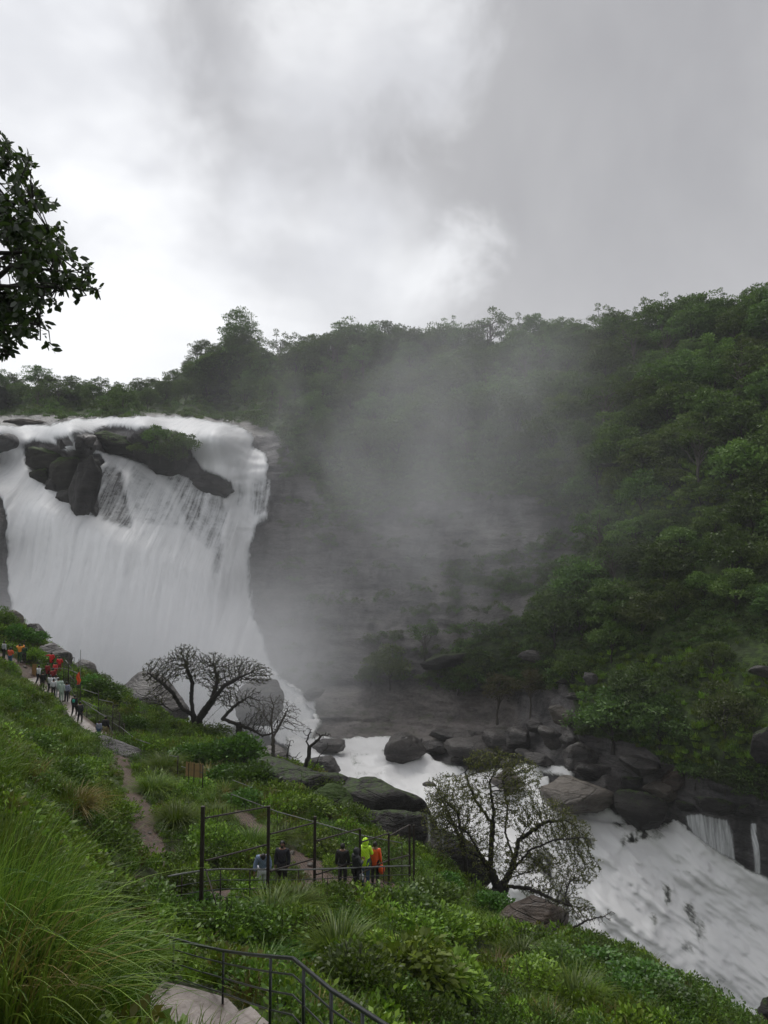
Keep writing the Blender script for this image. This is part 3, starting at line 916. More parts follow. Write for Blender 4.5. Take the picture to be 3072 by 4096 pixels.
m, t = material('spray')
co = t.n('ShaderNodeTexCoord').outputs['Object']
sp_n = t.smooth(t.noise(co, 0.22, 3, 0.6, 0.5), 0.35, 0.7, 0.4, 1.5)
dens = t.math('ADD', blob(2800, 4000, 68, 10, 4, 5, 1.0), blob(3050, 3800, 69, 6, 4, 6, 0.6))
dens = t.math('MULTIPLY', t.math('MAXIMUM', t.math('SUBTRACT', t.math('MULTIPLY', dens, sp_n), 0.03), 0.0), 0.055)
pv = t.n('ShaderNodeVolumePrincipled', {'Color': (0.92, 0.93, 0.96, 1), 'Density': dens, 'Anisotropy': 0.0})
finish(m, t, None, pv.outputs[0])
volume_box('spray', (4, 58, -56), (62, 79, -16), m, 'spray rising from the foot of the lower fall')

# =================================================================== plants
def kites(c, dirs, nrm, ln, wd, droop=0.0):
    """leaf quads: base c, pointing along dirs, face normal near nrm"""
    n = len(c)
    ln = np.broadcast_to(ln, (n,))[:, None]; wd = np.broadcast_to(wd, (n,))[:, None]
    side = np.cross(dirs, nrm); side /= np.linalg.norm(side, axis=1, keepdims=True) + 1e-9
    a = c
    b = c + dirs * ln * 0.45 + side * wd * 0.5
    e = c + dirs * ln * 0.45 - side * wd * 0.5
    tip = c + dirs * ln - np.array([0, 0, 1.0]) * droop * ln
    v = np.stack([a, b, tip, e], 1).reshape(-1, 3)
    return v, np.arange(4 * n).reshape(n, 4)


def unit(v):
    return v / (np.linalg.norm(v, axis=-1, keepdims=True) + 1e-9)


def crown_mesh(name, seed, rx, rz, zc, nclump, nleaf, lsize, mat, flat=0.55, droopy=0.0, wr=0.55, clump_r=0.3):
    g = np.random.default_rng(seed)
    cs = []
    # clumps over an uneven dome, fewer below
    while len(cs) < nclump:
        d = unit(g.normal(size=3)); rr = g.uniform(0.35, 1.0) ** 0.6
        if d[2] < -0.45: continue
        cs.append(d * rr)
    cs = np.array(cs)
    wob = 1 + 0.28 * fbm(cs * 1.7 + seed, 2, seed)
    cs = cs * wob[:, None] * np.array([rx, rx, rz]) * 0.8
    cr = g.uniform(0.65, 1.25, nclump) * rx * clump_r
    k = g.integers(0, nclump, nleaf)
    d = unit(g.normal(size=(nleaf, 3))); d[:, 2] = np.abs(d[:, 2]) * np.where(g.random(nleaf) < 0.8, 1, -1)
    rad = cr[k] * g.uniform(0.45, 1.05, nleaf)
    c = cs[k] + d * rad[:, None] * np.array([1, 1, flat])
    c[:, 2] += zc
    dirs = unit(d * 0.8 + g.normal(size=(nleaf, 3)) * 0.6 - np.array([0, 0, droopy]))
    nrm = unit(np.array([0, 0, 1.0]) + g.normal(size=(nleaf, 3)) * 0.55)
    ln = lsize * g.uniform(0.6, 1.3, nleaf)
    v, f = kites(c, dirs, nrm, ln, ln * wr)
    rnd = np.repeat(np.clip(0.6 * (c[:, 2] - zc) / (rz + .01) * 0.5 * 0 + g.random(nleaf) * 0.6 + np.repeat(g.random(1), nleaf) * 0 + (g.random(nclump) * 0.4)[k], 0, 1), 4)
    return mesh(name, v, f, mat, {'rnd': rnd}, smooth=False), cs + np.array([0, 0, zc])


def trunk_mesh(name, seed, h, r, targets, mat, nb=7, lean=0.0):
    g = np.random.default_rng(seed)
    parts0, parts1, ra, rb = [], [], [], []
    pts = [np.array([0, 0, -0.6])]
    n = 6
    for i in range(1, n + 1):
        pts.append(np.array([lean * i / n * h * 0.2 + g.normal() * 0.03 * h, g.normal() * 0.03 * h, h * i / n]))
    for i in range(n):
        parts0.append(pts[i]); parts1.append(pts[i + 1]); ra.append(r * (1 - i / n * 0.75) * (1.35 if i == 0 else 1)); rb.append(r * (1 - (i + 1) / n * 0.75))
    idx = g.permutation(len(targets))[:nb]
    for j in idx:
        s = pts[g.integers(2, n)]
        e = targets[j]
        mid = (s + e) / 2 + g.normal(size=3) * 0.05 * h + np.array([0, 0, 0.04 * h])
        parts0 += [s, mid]; parts1 += [mid, e]; ra += [r * 0.42, r * 0.26]; rb += [r * 0.26, r * 0.09]
    v, f = tubes(parts0, parts1, ra, rb, 6)
    return mesh(name, v, f, mat)


def tree_kind(seed, h, rx, rz, mat, nleaf=3200, lsize=0.42, nclump=34, flat=0.55, bark='bark', nb=9, clump_r=0.3):
    zc = h - rz * 0.75
    cm, cs = crown_mesh('crown', seed, rx, rz, zc, nclump, nleaf, lsize, mat, flat, clump_r=clump_r)
    tm = trunk_mesh('trunk', seed, zc + rz * 0.2, 0.035 * h * 0.7, cs, M[bark], nb)
    return tm, cm


KINDS = {
    'round': [tree_kind(s, 8.0, 4.8, 4.2, M['leaf_forest'], 5200, 0.40, 38) for s in (1, 2, 3, 4)],
    'bright': [tree_kind(s, 6.8, 4.4, 3.4, M['leaf_forest_b'], 4200, 0.38, 30, 0.45) for s in (5, 6)],
    'olive': [tree_kind(s, 7.2, 4.4, 3.8, M['leaf_forest_c'], 4200, 0.38, 30) for s in (7, 8)],
    'thin': [tree_kind(s, 9.5, 4.2, 4.2, M['leaf_forest'], 1900, 0.36, 24, nb=18, bark='bark_grey', clump_r=0.24) for s in (9, 10)],
    'dry': [tree_kind(s, 7.5, 3.4, 3.0, M['leaf_dry'], 2200, 0.28, 26, nb=20, bark='bark_grey') for s in (12,)],
    'shrub': [tree_kind(s, 3.6, 3.0, 1.9, M['leaf_forest'], 2600, 0.30, 22, nb=5) for s in (13, 14)],
    'bright_shrub': [tree_kind(s, 3.0, 2.6, 1.6, M['leaf_forest_b'], 2200, 0.28, 18, nb=5) for s in (15,)],
    'tall': [tree_kind(s, 17, 6.2, 8.6, M['leaf_forest'], 9000, 0.42, 60, nb=18) for s in (16,)],
}
OUT = {}


def far_tree(kind, base, s, label, cat='tree', group=None, name=None, rz=None, sz=1.0):
    k = KINDS[kind]
    tm, cm = k[int(rng.integers(0, len(k)))]
    nm = name or ('shrub' if 'shrub' in kind else 'forest_tree')
    t_ = thing(nm, label, cat, base, rng.uniform(0, 6.28) if rz is None else rz, group)
    t_.scale = (s, s, s * sz)
    obj('trunk', tm, t_)
    obj('crown', cm, t_)
    return t_


def wall_at(u, v):
    """place on the far wall seen at (u, v)"""
    return P(u, v, float(D(u, v)))


def fixed(kind, u, v, s, label, cat='tree', group=None, name=None, sz=1.0):
    b = wall_at(u, v)
    far_tree(kind, (b[0], b[1], b[2] - 0.3), s, label, cat, group, name, sz=sz)
    placed.append((u, v, 60))


placed = []
fixed('tall', 960, 1500, 1.0, 'tallest broad tree standing above the crest behind the falls')
fixed('tall', 800, 1530, 0.62, 'slimmer tree just left of the tallest tree on the crest', sz=1.15)
fixed('round', 700, 1560, 0.8, 'small round tree on the rise left of the tallest crest tree')
fixed('thin', 1120, 1470, 0.95, 'open crowned tree just right of the tallest crest tree')
fixed('thin', 1960, 1420, 1.18, 'lone airy tree rising above the middle of the wooded skyline')
fixed('thin', 2090, 1400, 0.85, 'leaning sparse tree right of the lone airy skyline tree')
fixed('thin', 1800, 1400, 0.85, 'flat topped open tree left of the lone airy skyline tree')
fixed('thin', 2650, 1370, 0.95, 'sparse crowned tree poking above the skyline at the right')
fixed('thin', 400, 1600, 0.72, 'small airy tree on the skyline above the left of the falls')
fixed('bright', 2580, 1950, 0.95, 'pale green tree on the mossy ledge of the right slope')
fixed('bright', 2560, 1680, 1.0, 'yellow green tree standing out on the dark right slope')
fixed('bright', 2480, 1800, 0.9, 'light green tree just below the yellow green slope tree')
fixed('olive', 2760, 1850, 1.0, 'brownish bushy tree on the right slope')
fixed('bright', 3010, 2020, 1.2, 'large bright green tree at the right edge halfway up the slope')
fixed('round', 2220, 2600, 0.95, 'dense tree at the right end of the bare rock face')
fixed('round', 2330, 2480, 1.0, 'bushy dark tree leaning over the rock face')
fixed('round', 2450, 2560, 0.9, 'rounded tree above the bright grass slope')
fixed('bright', 2290, 2740, 0.62, 'small light green tree at the foot of the dense tree')
fixed('bright', 2850, 2700, 0.55, 'pale green young tree on the grass slope at right')
fixed('olive', 1560, 2760, 1.0, 'dark leaning tree at the foot of the rock wall left of the ledges')
fixed('shrub', 1480, 2750, 0.9, 'low dark bush beside the leaning tree under the rock wall', 'bush')
fixed('thin', 1700, 2640, 0.7, 'slight misty tree growing out of the rock wall')
fixed('dry', 1990, 2880, 0.85, 'reddish half bare bushy tree above the block pile')
fixed('dry', 2120, 2860, 0.8, 'olive half bare tree right of the reddish one')
fixed('shrub', 1830, 2760, 0.8, 'green bush on the rim of the rock shelf', 'bush')
fixed('shrub', 1750, 2720, 0.7, 'fresh green bush left of the shelf rim bush', 'bush')
fixed('round', 2450, 2990, 1.0, 'wide dark green tree hanging over the bank boulders', sz=0.8)
fixed('round', 2640, 3010, 0.85, 'dark green tree right of the wide bank tree', sz=0.85)
fixed('round', 2560, 2880, 0.75, 'upper dark tree behind the wide bank tree')
fixed('olive', 2900, 2990, 0.75, 'slender tree with two trunks above the small side falls', sz=1.2)
fixed('bright_shrub', 2780, 3130, 0.8, 'light green bush on the right bank above the small side falls', 'bush')
fixed('bright_shrub', 3050, 3160, 0.9, 'light green bush at the right edge of the bank', 'bush')
fixed('shrub', 2900, 3150, 0.8, 'dark green bush between the two light bushes on the right bank', 'bush')
fixed('bright_shrub', 2980, 2830, 0.7, 'yellow green bush at the right edge under the slope', 'bush')
fixed('shrub', 2720, 2760, 0.8, 'bush alone in the middle of the bright grass slope', 'bush')
fixed('shrub', 2500, 2760, 0.6, 'small bush low on the left of the bright grass slope', 'bush')

WOOD = [(-700, 1560), (300, 1590), (600, 1570), (850, 1460), (1500, 1420), (2300, 1380), (3500, 1300), (3500, 2500), (2950, 2560), (2700, 2500), (2560, 2700), (2330, 2680), (2230, 2500), (2350, 2350), (2380, 2150),
        (2150, 1900), (1750, 1850), (1350, 1880), (1200, 1700), (900, 1640), (-700, 1665)]
cand = 0
pl = [(a, b, 0.6) for a, b, c in placed]
count = 0
order = []
for u in np.arange(-420, 3450, 58.0):
    u = float(u + rng.uniform(-16, 16)); v = float(np.interp(u, CREST_U, CREST_V)) + rng.uniform(8, 34)
    if any(abs(a - u) < 45 and abs(b - v) < 70 for a, b, _q in pl): continue
    pl.append((u, v, 1.0)); order.append((u, v, -float(D(u, v))))
    order.append((u + 28, v + 34, -float(D(u + 28, v + 34))))
for _ in range(9000):
    u = rng.uniform(-450, 3450); v = rng.uniform(1330, 2640)
    if inpoly_sd(np.array([u]), np.array([v]), WOOD)[0] < 10: continue
    d = float(D(u, v))
    sp = 8.6 * F / d * 0.55
    if u > 2150 and v > 1600: sp *= 0.9
    okk = True
    for (a, b, q) in pl:
        if ((a - u) / sp) ** 2 + ((b - v) / (sp * 0.62)) ** 2 < q: okk = False; break
    if not okk: continue
    pl.append((u, v, 1.0)); order.append((u, v, d))
    if len(order) >= 290: break
for u, v, d in order:
    r_ = rng.random()
    if u > 2100 and v > 1500: kd = 'round' if r_ < (0.62 if v < 1900 else 0.42) else 'bright' if r_ < 0.80 else 'olive' if r_ < 0.92 else 'thin'
    elif u > 1250: kd = 'round' if r_ < 0.62 else 'olive' if r_ < 0.80 else 'thin' if r_ < 0.93 else 'bright'
    else: kd = 'round' if r_ < 0.8 else 'thin'
    s = rng.uniform(0.66, 1.08)
    if d < 0:
        s = rng.uniform(0.85, 1.3) * float(np.interp(u, [0, 600, 700, 1200, 1400, 1700, 2100, 2500, 3000], [.75, .75, .62, .72, .95, .8, .72, .78, .8])); d = -d
        kd = 'round' if rng.random() < 0.8 else 'thin'
    if u < 620 and v > 1600: s *= 0.85
    if v > 1950: s *= 0.85
    band = 'on the skyline' if v < np.interp(u, CREST_U, CREST_V) + 75 else 'high on the slope' if v < 1650 else 'halfway down the slope' if v < 1950 else 'low on the slope'
    ur = 'at the left edge' if u < 120 else 'above the left of the falls' if u < 380 else 'above the rock dome' if u < 640 else 'left of the tallest tree' if u < 930 else 'right of the tallest tree' if u < 1250 else \
        'above the left of the rock wall' if u < 1500 else 'left of the lone airy tree' if u < 1900 else 'right of the lone airy tree' if u < 2150 else 'above the end of the rock wall' if u < 2400 else 'right of the rock wall' if u < 2650 else 'towards the right edge' if u < 2880 else 'at the right edge'
    word = {'round': 'dark round tree', 'bright': 'lighter green tree', 'olive': 'olive green tree', 'thin': 'open airy tree'}[kd]
    size = 'small ' if s < 0.74 else 'mid sized ' if s < 0.9 else 'big '
    b = wall_at(u, v)
    far_tree(kd, (b[0], b[1], b[2] - 0.4), s, size + word + ' ' + band + ' ' + ur, 'tree', size + word + 's ' + band + ' ' + ur)

# palm-like rosette plants on the wall ledges
def rosette(seed, n, ln, wd):
    g = np.random.default_rng(seed)
    vs, fs, off = [], [], 0
    for i in range(n):
        a = i * 2.4 + g.uniform(-.2, .2); up = g.uniform(0.35, 1.1)
        d = np.array([math.cos(a), math.sin(a), 0])
        side = np.array([-math.sin(a), math.cos(a), 0])
        segs = 5
        for k in range(segs + 1):
            t_ = k / segs
            c = d * ln * t_ * math.cos(up) + np.array([0, 0, ln * (math.sin(up) * t_ - 0.75 * t_ * t_ * math.cos(up))])
            w = wd * math.sin(math.pi * min(0.97, 0.12 + 0.85 * t_)) * 0.5
            vs += [c + side * w, c - side * w]
        for k in range(segs):
            b = off + 2 * k
            fs.append((b, b + 1, b + 3, b + 2))
        off += 2 * (segs + 1)
    return np.array(vs), fs


RV = [rosette(s, 13, 2.0, 0.42) for s in (1, 2)]
rmesh = [mesh('leaves', v, f, M['leaf_forest_b'], {'rnd': rng.random(len(v))}) for v, f in RV]
sv, sf = pipe([(0, 0, -0.3), (0.03, 0, 0.5)], [0.16, 0.1], 6)
smesh = mesh('stem', sv, sf, M['bark'])
for i, (u, v, lab) in enumerate([(1530, 1935, 'wild banana plant on the grassy ledge left of the middle'), (1720, 1960, 'wild banana plant where the ledge drops to the bare wall'), (1930, 1900, 'wild banana plant under the misty middle of the wood'),
                                 (2215, 1830, 'wild banana plant with star shaped leaves below the misty wood'), (2390, 2120, 'wild banana plant at the right end of the bare wall'), (1300, 2010, 'wild banana plant nearest the falls on the wall'),
                                 (1890, 2290, 'small wild banana plant on the narrow grass ledge'), (1190, 1860, 'wild banana plant right beside the crest of the falls'), (2480, 2020, 'wild banana plant on the mossy ledge'), (1960, 2000, 'lower wild banana plant in the middle')]):
    b = wall_at(u, v)
    t_ = thing('banana_plant', lab, 'plant', (b[0], b[1] - 0.5, b[2] + 0.2), rng.uniform(0, 6), 'wild banana plants on the ledges')
    s = rng.uniform(0.7, 1.05); t_.scale = (s, s, s)
    obj('leaves', rmesh[i % 2], t_); obj('stem', smesh, t_)


# --- scattered growth nobody could count
def gn_scatter(name, label, pts, rot, scl, idx, variants, kind='stuff'):
    me = bpy.data.meshes.new(name)
    pts = np.asarray(pts, np.float32)
    me.vertices.add(len(pts)); me.vertices.foreach_set('co', pts.ravel())
    for an, ty, dat in (('rot', 'FLOAT_VECTOR', rot), ('scl', 'FLOAT', scl), ('idx', 'INT', idx)):
        at = me.attributes.new(an, ty, 'POINT')
        at.data.foreach_set('vector' if ty == 'FLOAT_VECTOR' else 'value', np.asarray(dat).astype(np.int32 if ty == 'INT' else np.float32).ravel())
    o = obj(name, me)
    tag(o, label, None, None, kind)
    col = bpy.data.collections.new(name + '_kinds')
    for k, vm in enumerate(variants):
        col.objects.link(bpy.data.objects.new('%s_%02d' % (name, k), vm))
    ng = bpy.data.node_groups.new(name, 'GeometryNodeTree')
    ng.interface.new_socket('Geometry', in_out='INPUT', socket_type='NodeSocketGeometry')
    ng.interface.new_socket('Geometry', in_out='OUTPUT', socket_type='NodeSocketGeometry')
    N, L = ng.nodes, ng.links
    gi = N.new('NodeGroupInput'); go = N.new('NodeGroupOutput')
    ci = N.new('GeometryNodeCollectionInfo'); ci.inputs['Collection'].default_value = col
    ci.inputs['Separate Children'].default_value = True; ci.inputs['Reset Children'].default_value = True
    ip = N.new('GeometryNodeInstanceOnPoints'); ip.inputs['Pick Instance'].default_value = True
    for an, ty, sock in (('rot', 'FLOAT_VECTOR', 'Rotation'), ('scl', 'FLOAT', 'Scale'), ('idx', 'INT', 'Instance Index')):
        a = N.new('GeometryNodeInputNamedAttribute'); a.data_type = ty; a.inputs['Name'].default_value = an
        L.new(a.outputs[0], ip.inputs[sock])
    L.new(gi.outputs[0], ip.inputs['Points']); L.new(ci.outputs[0], ip.inputs['Instance']); L.new(ip.outputs[0], go.inputs[0])
    md = o.modifiers.new('scatter', 'NODES'); md.node_group = ng
    return o


def clump(name, seed, r, h, n, ls, mat, wr=0.5, up=0.3, nst=0):
    g = np.random.default_rng(seed)
    c = unit(g.normal(size=(n, 3))); c[:, 2] = np.abs(c[:, 2])
    sub = unit(g.normal(size=(9, 3))) * 0.55; sub[:, 2] = np.abs(sub[:, 2])
    k = g.integers(0, 9, n)
    c = (sub[k] + c * 0.55 * g.uniform(0.5, 1.1, n)[:, None]) * np.array([r, r, h]) * 0.9
    dirs = unit(unit(c + np.array([0, 0, 0.05])) + g.normal(size=(n, 3)) * 0.6 + np.array([0, 0, up]))
    nrm = unit(np.array([0, 0, 1.0]) + g.normal(size=(n, 3)) * 0.5)
    ln = ls * g.uniform(0.6, 1.4, n)
    v, f = kites(c, dirs, nrm, ln, ln * wr, 0.15)
    rnd = np.repeat(np.clip(g.random(n) * 0.6 + (g.random(9) * 0.4)[k], 0, 1), 4)
    return mesh(name, v, f, mat, {'rnd': rnd}, smooth=False)


def tuft(name, seed, n, ln, wd, mat, spread=0.25, arch=0.7, segs=4, lean=(0, 0)):
    g = np.random.default_rng(seed)
    a = g.uniform(0, 2 * np.pi, n); L_ = ln * g.uniform(0.5, 1.15, n)
    base = np.stack([np.cos(a), np.sin(a), np.zeros(n)], -1) * (spread * np.sqrt(g.random(n)))[:, None]
    d = np.stack([np.cos(a), np.sin(a), np.zeros(n)], -1) * g.uniform(0.15, 1, n)[:, None] + np.array([lean[0], lean[1], 0])
    side = unit(np.cross(d + 1e-6, np.array([0, 0, 1.0])))
    rows = []
    ar = arch * g.uniform(0.5, 1.3, n)
    for k in range(segs + 1):
        t_ = k / segs
        c = base + d * (L_ * (t_ ** 1.5) * ar * 0.8)[:, None]
        c[:, 2] += L_ * (t_ - 0.52 * ar * t_ ** 2.2) - 0.05
        w = wd * (1 - t_ ** 1.5) * 0.5 + 0.001
        rows.append(np.stack([c + side * w, c - side * w], 1))
    v = np.stack(rows, 1).reshape(n, -1, 3)
    q = np.array([[2 * k, 2 * k + 1, 2 * k + 3, 2 * k + 2] for k in range(segs)])
    f = (q[None] + (np.arange(n) * 2 * (segs + 1))[:, None, None]).reshape(-1, 4)
    rnd = np.repeat(g.random(n), 2 * (segs + 1))
    return mesh(name, v.reshape(-1, 3), f, mat, {'rnd': rnd}, smooth=False)


# undergrowth on the wooded slope, ledges and scree
uu = rng.uniform(-650, 3600, 60000); vv = rng.uniform(1300, 3250, 60000)
gd = np.max([inpoly_sd(uu, vv, g) for g in GREEN_POLYS], 0)
dd = D(uu, vv)
crv = np.interp(uu, CREST_U, CREST_V)
nz_ = fbm(np.stack([uu / 90, vv / 60, uu * 0], -1), 3, 61)
grass_zone = sst(inpoly_sd(uu, vv, [(2160, 2640), (2450, 2600), (3072, 2560), (3300, 2600), (3300, 3050), (2750, 3080), (2300, 2860)]), -30, 60)
ledges = sst(inpoly_sd(uu, vv, [(2330, 1870), (2600, 1830), (3000, 1860), (2900, 2060), (2500, 2080)]), -30, 60)
keep = (gd > -6 + 18 * nz_) & (vv > crv + 2) & (rng.random(60000) < (1.0 * (dd / 150) ** 2).clip(0.25, 1) * 0.62)
uu, vv, dd, grass_zone, ledges, nz_ = [a[keep] for a in (uu, vv, dd, grass_zone, ledges, nz_)]
pts = P(uu, vv, dd); pts[:, 1] -= 0.4; pts[:, 2] -= 0.1
variants = [clump('growth', 100 + s, 1.2, 0.95, 150, 0.34, M['leaf_forest']) for s in range(3)] + [clump('growth', 110 + s, 1.0, 0.8, 150, 0.26, M['leaf_forest_b']) for s in range(2)] + \
    [clump('growth', 120, 1.1, 0.9, 140, 0.28, M['leaf_forest_c'])] + [tuft('growth', 130 + s, 110, 1.1, 0.12, M['grass_lime'], 0.6, 0.8, 3) for s in range(2)]
rr = rng.random(len(uu))
gz = np.maximum(grass_zone, ledges)
idx = np.where(rr < gz * 0.8, 6 + (rng.random(len(uu)) < 0.5), np.where(rr < gz * 0.8 + 0.22 * (0.25 + 1.3 * gz), 3 + (rng.random(len(uu)) < 0.5), np.where(rng.random(len(uu)) < 0.15, 5, rng.integers(0, 3, len(uu)))))
sc = rng.uniform(0.6, 1.35, len(uu)) * np.where(idx >= 6, 0.85, 1) * np.where(vv > 1900, 0.8, 1.1) * np.where((vv < np.interp(uu, CREST_U, CREST_V) + 60) & (uu > -600), 1.6, 1.0)
rt = np.stack([rng.uniform(-.2, .35, len(uu)), rng.uniform(-.25, .25, len(uu)), rng.uniform(0, 6.28, len(uu))], -1)
gn_scatter('undergrowth', 'mixed green undergrowth covering the slope and ledges', pts, rt, sc, idx, variants)


# tufts and creepers clinging to the bare wall
uu = rng.uniform(1120, 2500, 9000); vv = rng.uniform(1750, 2760, 9000)
gd = np.max([inpoly_sd(uu, vv, g) for g in GREEN_POLYS], 0)
wn = fbm(np.stack([uu / 130, vv / 28, uu * 0 + 4], -1), 3, 66)
edge = np.exp(np.minimum(gd, 0) / 60.0)
keep = (gd < 5) & (wn > 0.42 - 0.75 * edge) & (rng.random(9000) < 0.45)
uu, vv = uu[keep], vv[keep]
pts = P(uu, vv, D(uu, vv)); pts[:, 1] -= 1.2
gn_scatter('wall_creepers', 'creepers and tufts clinging to the wet rock wall', pts, np.stack([rng.uniform(.2, .8, len(uu)), rng.uniform(-.3, .3, len(uu)), rng.uniform(0, 6.28, len(uu))], -1), rng.uniform(0.35, 0.95, len(uu)), np.array([0, 1, 2, 5])[rng.integers(0, 4, len(uu))], variants)


# =================================================================== boulders
def rock_mesh(name, seed, mat, cuts=15, rough=0.12, sub=4, sharp=0.52):
    import bmesh
    g = np.random.default_rng(seed)
    bm = bmesh.new()
    bmesh.ops.create_icosphere(bm, subdivisions=sub, radius=1)
    v = np.array([x.co[:] for x in bm.verts])
    f = np.array([[x.index for x in fc.verts] for fc in bm.faces])
    bm.free()
    n = unit(v)
    pn = unit(g.normal(size=(cuts, 3))); pd = g.uniform(sharp, sharp + 0.24, cuts)
    dot = n @ pn.T
    r = np.where(dot > 0.12, pd / np.maximum(dot, 0.12), 9)
    r = -np.log(np.exp(-r * 45).sum(1) + np.exp(-45 * 1.25)) / 45
    v = n * r[:, None]
    v += n * (fbm(v * 1.4 + seed, 3, seed) * rough + fbm(v * 4.5 + seed, 3, seed + 5) * rough * 0.45 + fbm(v * 11 + seed, 2, seed + 9) * rough * 0.18)[:, None]
    v /= np.abs(v).max(0)
    return mesh(name, v, f, mat, smooth=False)


ROCKS = {}


def boulder(u0, u1, v0, v1, d, label, mat='boulder', seed=None, depth=0.8, tilt=0.0, name='boulder', group=None, sharp=0.58, rough=0.12, yaw=0.0, cuts=15):
    """a boulder filling the window u0..u1, v0..v1 at distance d"""
    seed = seed if seed is not None else len(OUT)
    OUT[label] = 1
    c = P((u0 + u1) / 2, (v0 + v1) / 2, d)
    w = (u1 - u0) * d / F / 2; h = (v1 - v0) * d / F / 2
    if d > 120: w *= 1.14; h *= 1.10
    me = rock_mesh(name, seed * 7 + 3, M[mat], cuts, rough, 4, sharp)
    v = np.empty(len(me.vertices) * 3); me.vertices.foreach_get('co', v); v = v.reshape(-1, 3)
    v = v * np.array([w, depth * max(w, h) if depth > 0 else w, h])
    ca, sa = math.cos(tilt), math.sin(tilt)
    v = np.stack([v[:, 0] * ca + v[:, 2] * sa, v[:, 1], -v[:, 0] * sa + v[:, 2] * ca], -1)
    v = v * np.array([w / np.abs(v[:, 0]).max(), 1, h / np.abs(v[:, 2]).max()])
    v = v - np.array([0, 0, v[:, 2].min()])
    me.vertices.foreach_set('co', v.ravel())
    me.update()
    o = obj(name, me, None, (c[0], c[1], c[2] - h))
    return tag(o, label, 'boulder' if name == 'boulder' else 'rock', group)


def B4(zx0, zx1, zy0, zy1, ox, oy, s):
    return ox + zx0 / s, ox + zx1 / s, oy + zy0 / s, oy + zy1 / s


# rocks standing in the falls
def fd(u, v, k=1.5):
    return float(D(u, v)) - k


F_ = 1.276
for (a, b, c, e, off, lab, mt, dp, tl) in [
    (128, 345, 345, 520, 1.0, 'black slab rock at the left end of the outcrop in the falls', 'boulder_moss', 0.6, 0.35),
    (250, 430, 400, 610, 1.0, 'mossy dark rock in the middle of the outcrop in the falls', 'boulder_moss', 0.6, 0.5),
    (360, 515, 410, 730, 1.0, 'tall brown black rock face of the outcrop beside the thin veils', 'boulder_dark', 0.5, 0.1),
    (150, 260, 470, 560, 0.6, 'low jagged rock at the left foot of the outcrop in the falls', 'boulder_moss', 0.5, 0.5),
    (215, 320, 520, 610, 0.6, 'jagged rock stepping down along the foot of the outcrop', 'boulder_dark', 0.5, 0.5),
    (290, 400, 570, 680, 0.6, 'lowest jagged rock where the outcrop meets the left chute', 'boulder_dark', 0.5, 0.5),
    (330, 470, 392, 470, 1.0, 'wet shoulder of rock at the top of the outcrop', 'boulder_dark', 0.6, 0.15),
    (298, 365, 325, 378, 1.5, 'small pointed rock left of the block above the outcrop', 'boulder_dark', 0.8, 0),
    (385, 500, 303, 365, 1.5, 'grey angular rock beside the black block in the falls', 'boulder', 0.8, 0.1),
    (440, 500, 330, 385, 1.0, 'small grey rock tucked under the black block', 'boulder', 0.8, 0),
    (495, 705, 270, 405, 1.0, 'big black block with a flat mossy top in the middle of the falls', 'boulder_moss', 0.6, 0.06),
    (690, 1010, 275, 520, 0.5, 'bush covered dome of rock parting the two falls', 'boulder_moss', 0.6, 0.35),
    (990, 1190, 505, 625, 0.5, 'wet ledge of rock jutting into the right hand fall', 'boulder_dark', 0.5, 0.5),
    (20, 255, 222, 262, -1.0, 'long low rock at the crest of the falls on the left', 'boulder_tan', 0.5, 0.05),
]:
    u0, u1, v0, v1 = B4(a, b, c, e, 0, 1500, F_)
    boulder(u0, u1, v0, v1, fd((u0 + u1) / 2, v1, off), lab, mt, depth=dp, tilt=tl, rough=0.16)
# boulders below the falls on our side of the plunge
for (u0, u1, v0, v1, d, lab, mt, dp, tl) in [
    (10, 100, 2432, 2520, 79, 'pale rock at the left edge above the hillside path', 'boulder_tan', 0.8, 0.3),
    (90, 192, 2492, 2580, 78, 'rounded grey boulder behind the round bush at left', 'boulder', 0.8, 0),
    (130, 285, 2565, 2700, 76, 'long dark slab rock sloping behind the upper path', 'boulder', 0.8, 0.5),
    (265, 400, 2622, 2800, 80, 'wet boulder behind the orange flag', 'boulder', 0.9, 0.35),
    (395, 800, 2690, 3060, 84, 'huge smooth grey boulder in the spray behind the bare tree', 'boulder', 0.7, 0.42),
    (940, 1165, 2680, 2900, 99, 'great rounded boulder at the foot of the falls', 'boulder', 0.7, 0.5),
    (985, 1190, 2960, 3200, 71, 'dark boulder sloping under the little bare trees', 'boulder', 0.8, 0.6),
]:
    boulder(u0, u1, v0, v1, d, lab, mt, depth=dp, tilt=tl, sharp=0.78, rough=0.09)
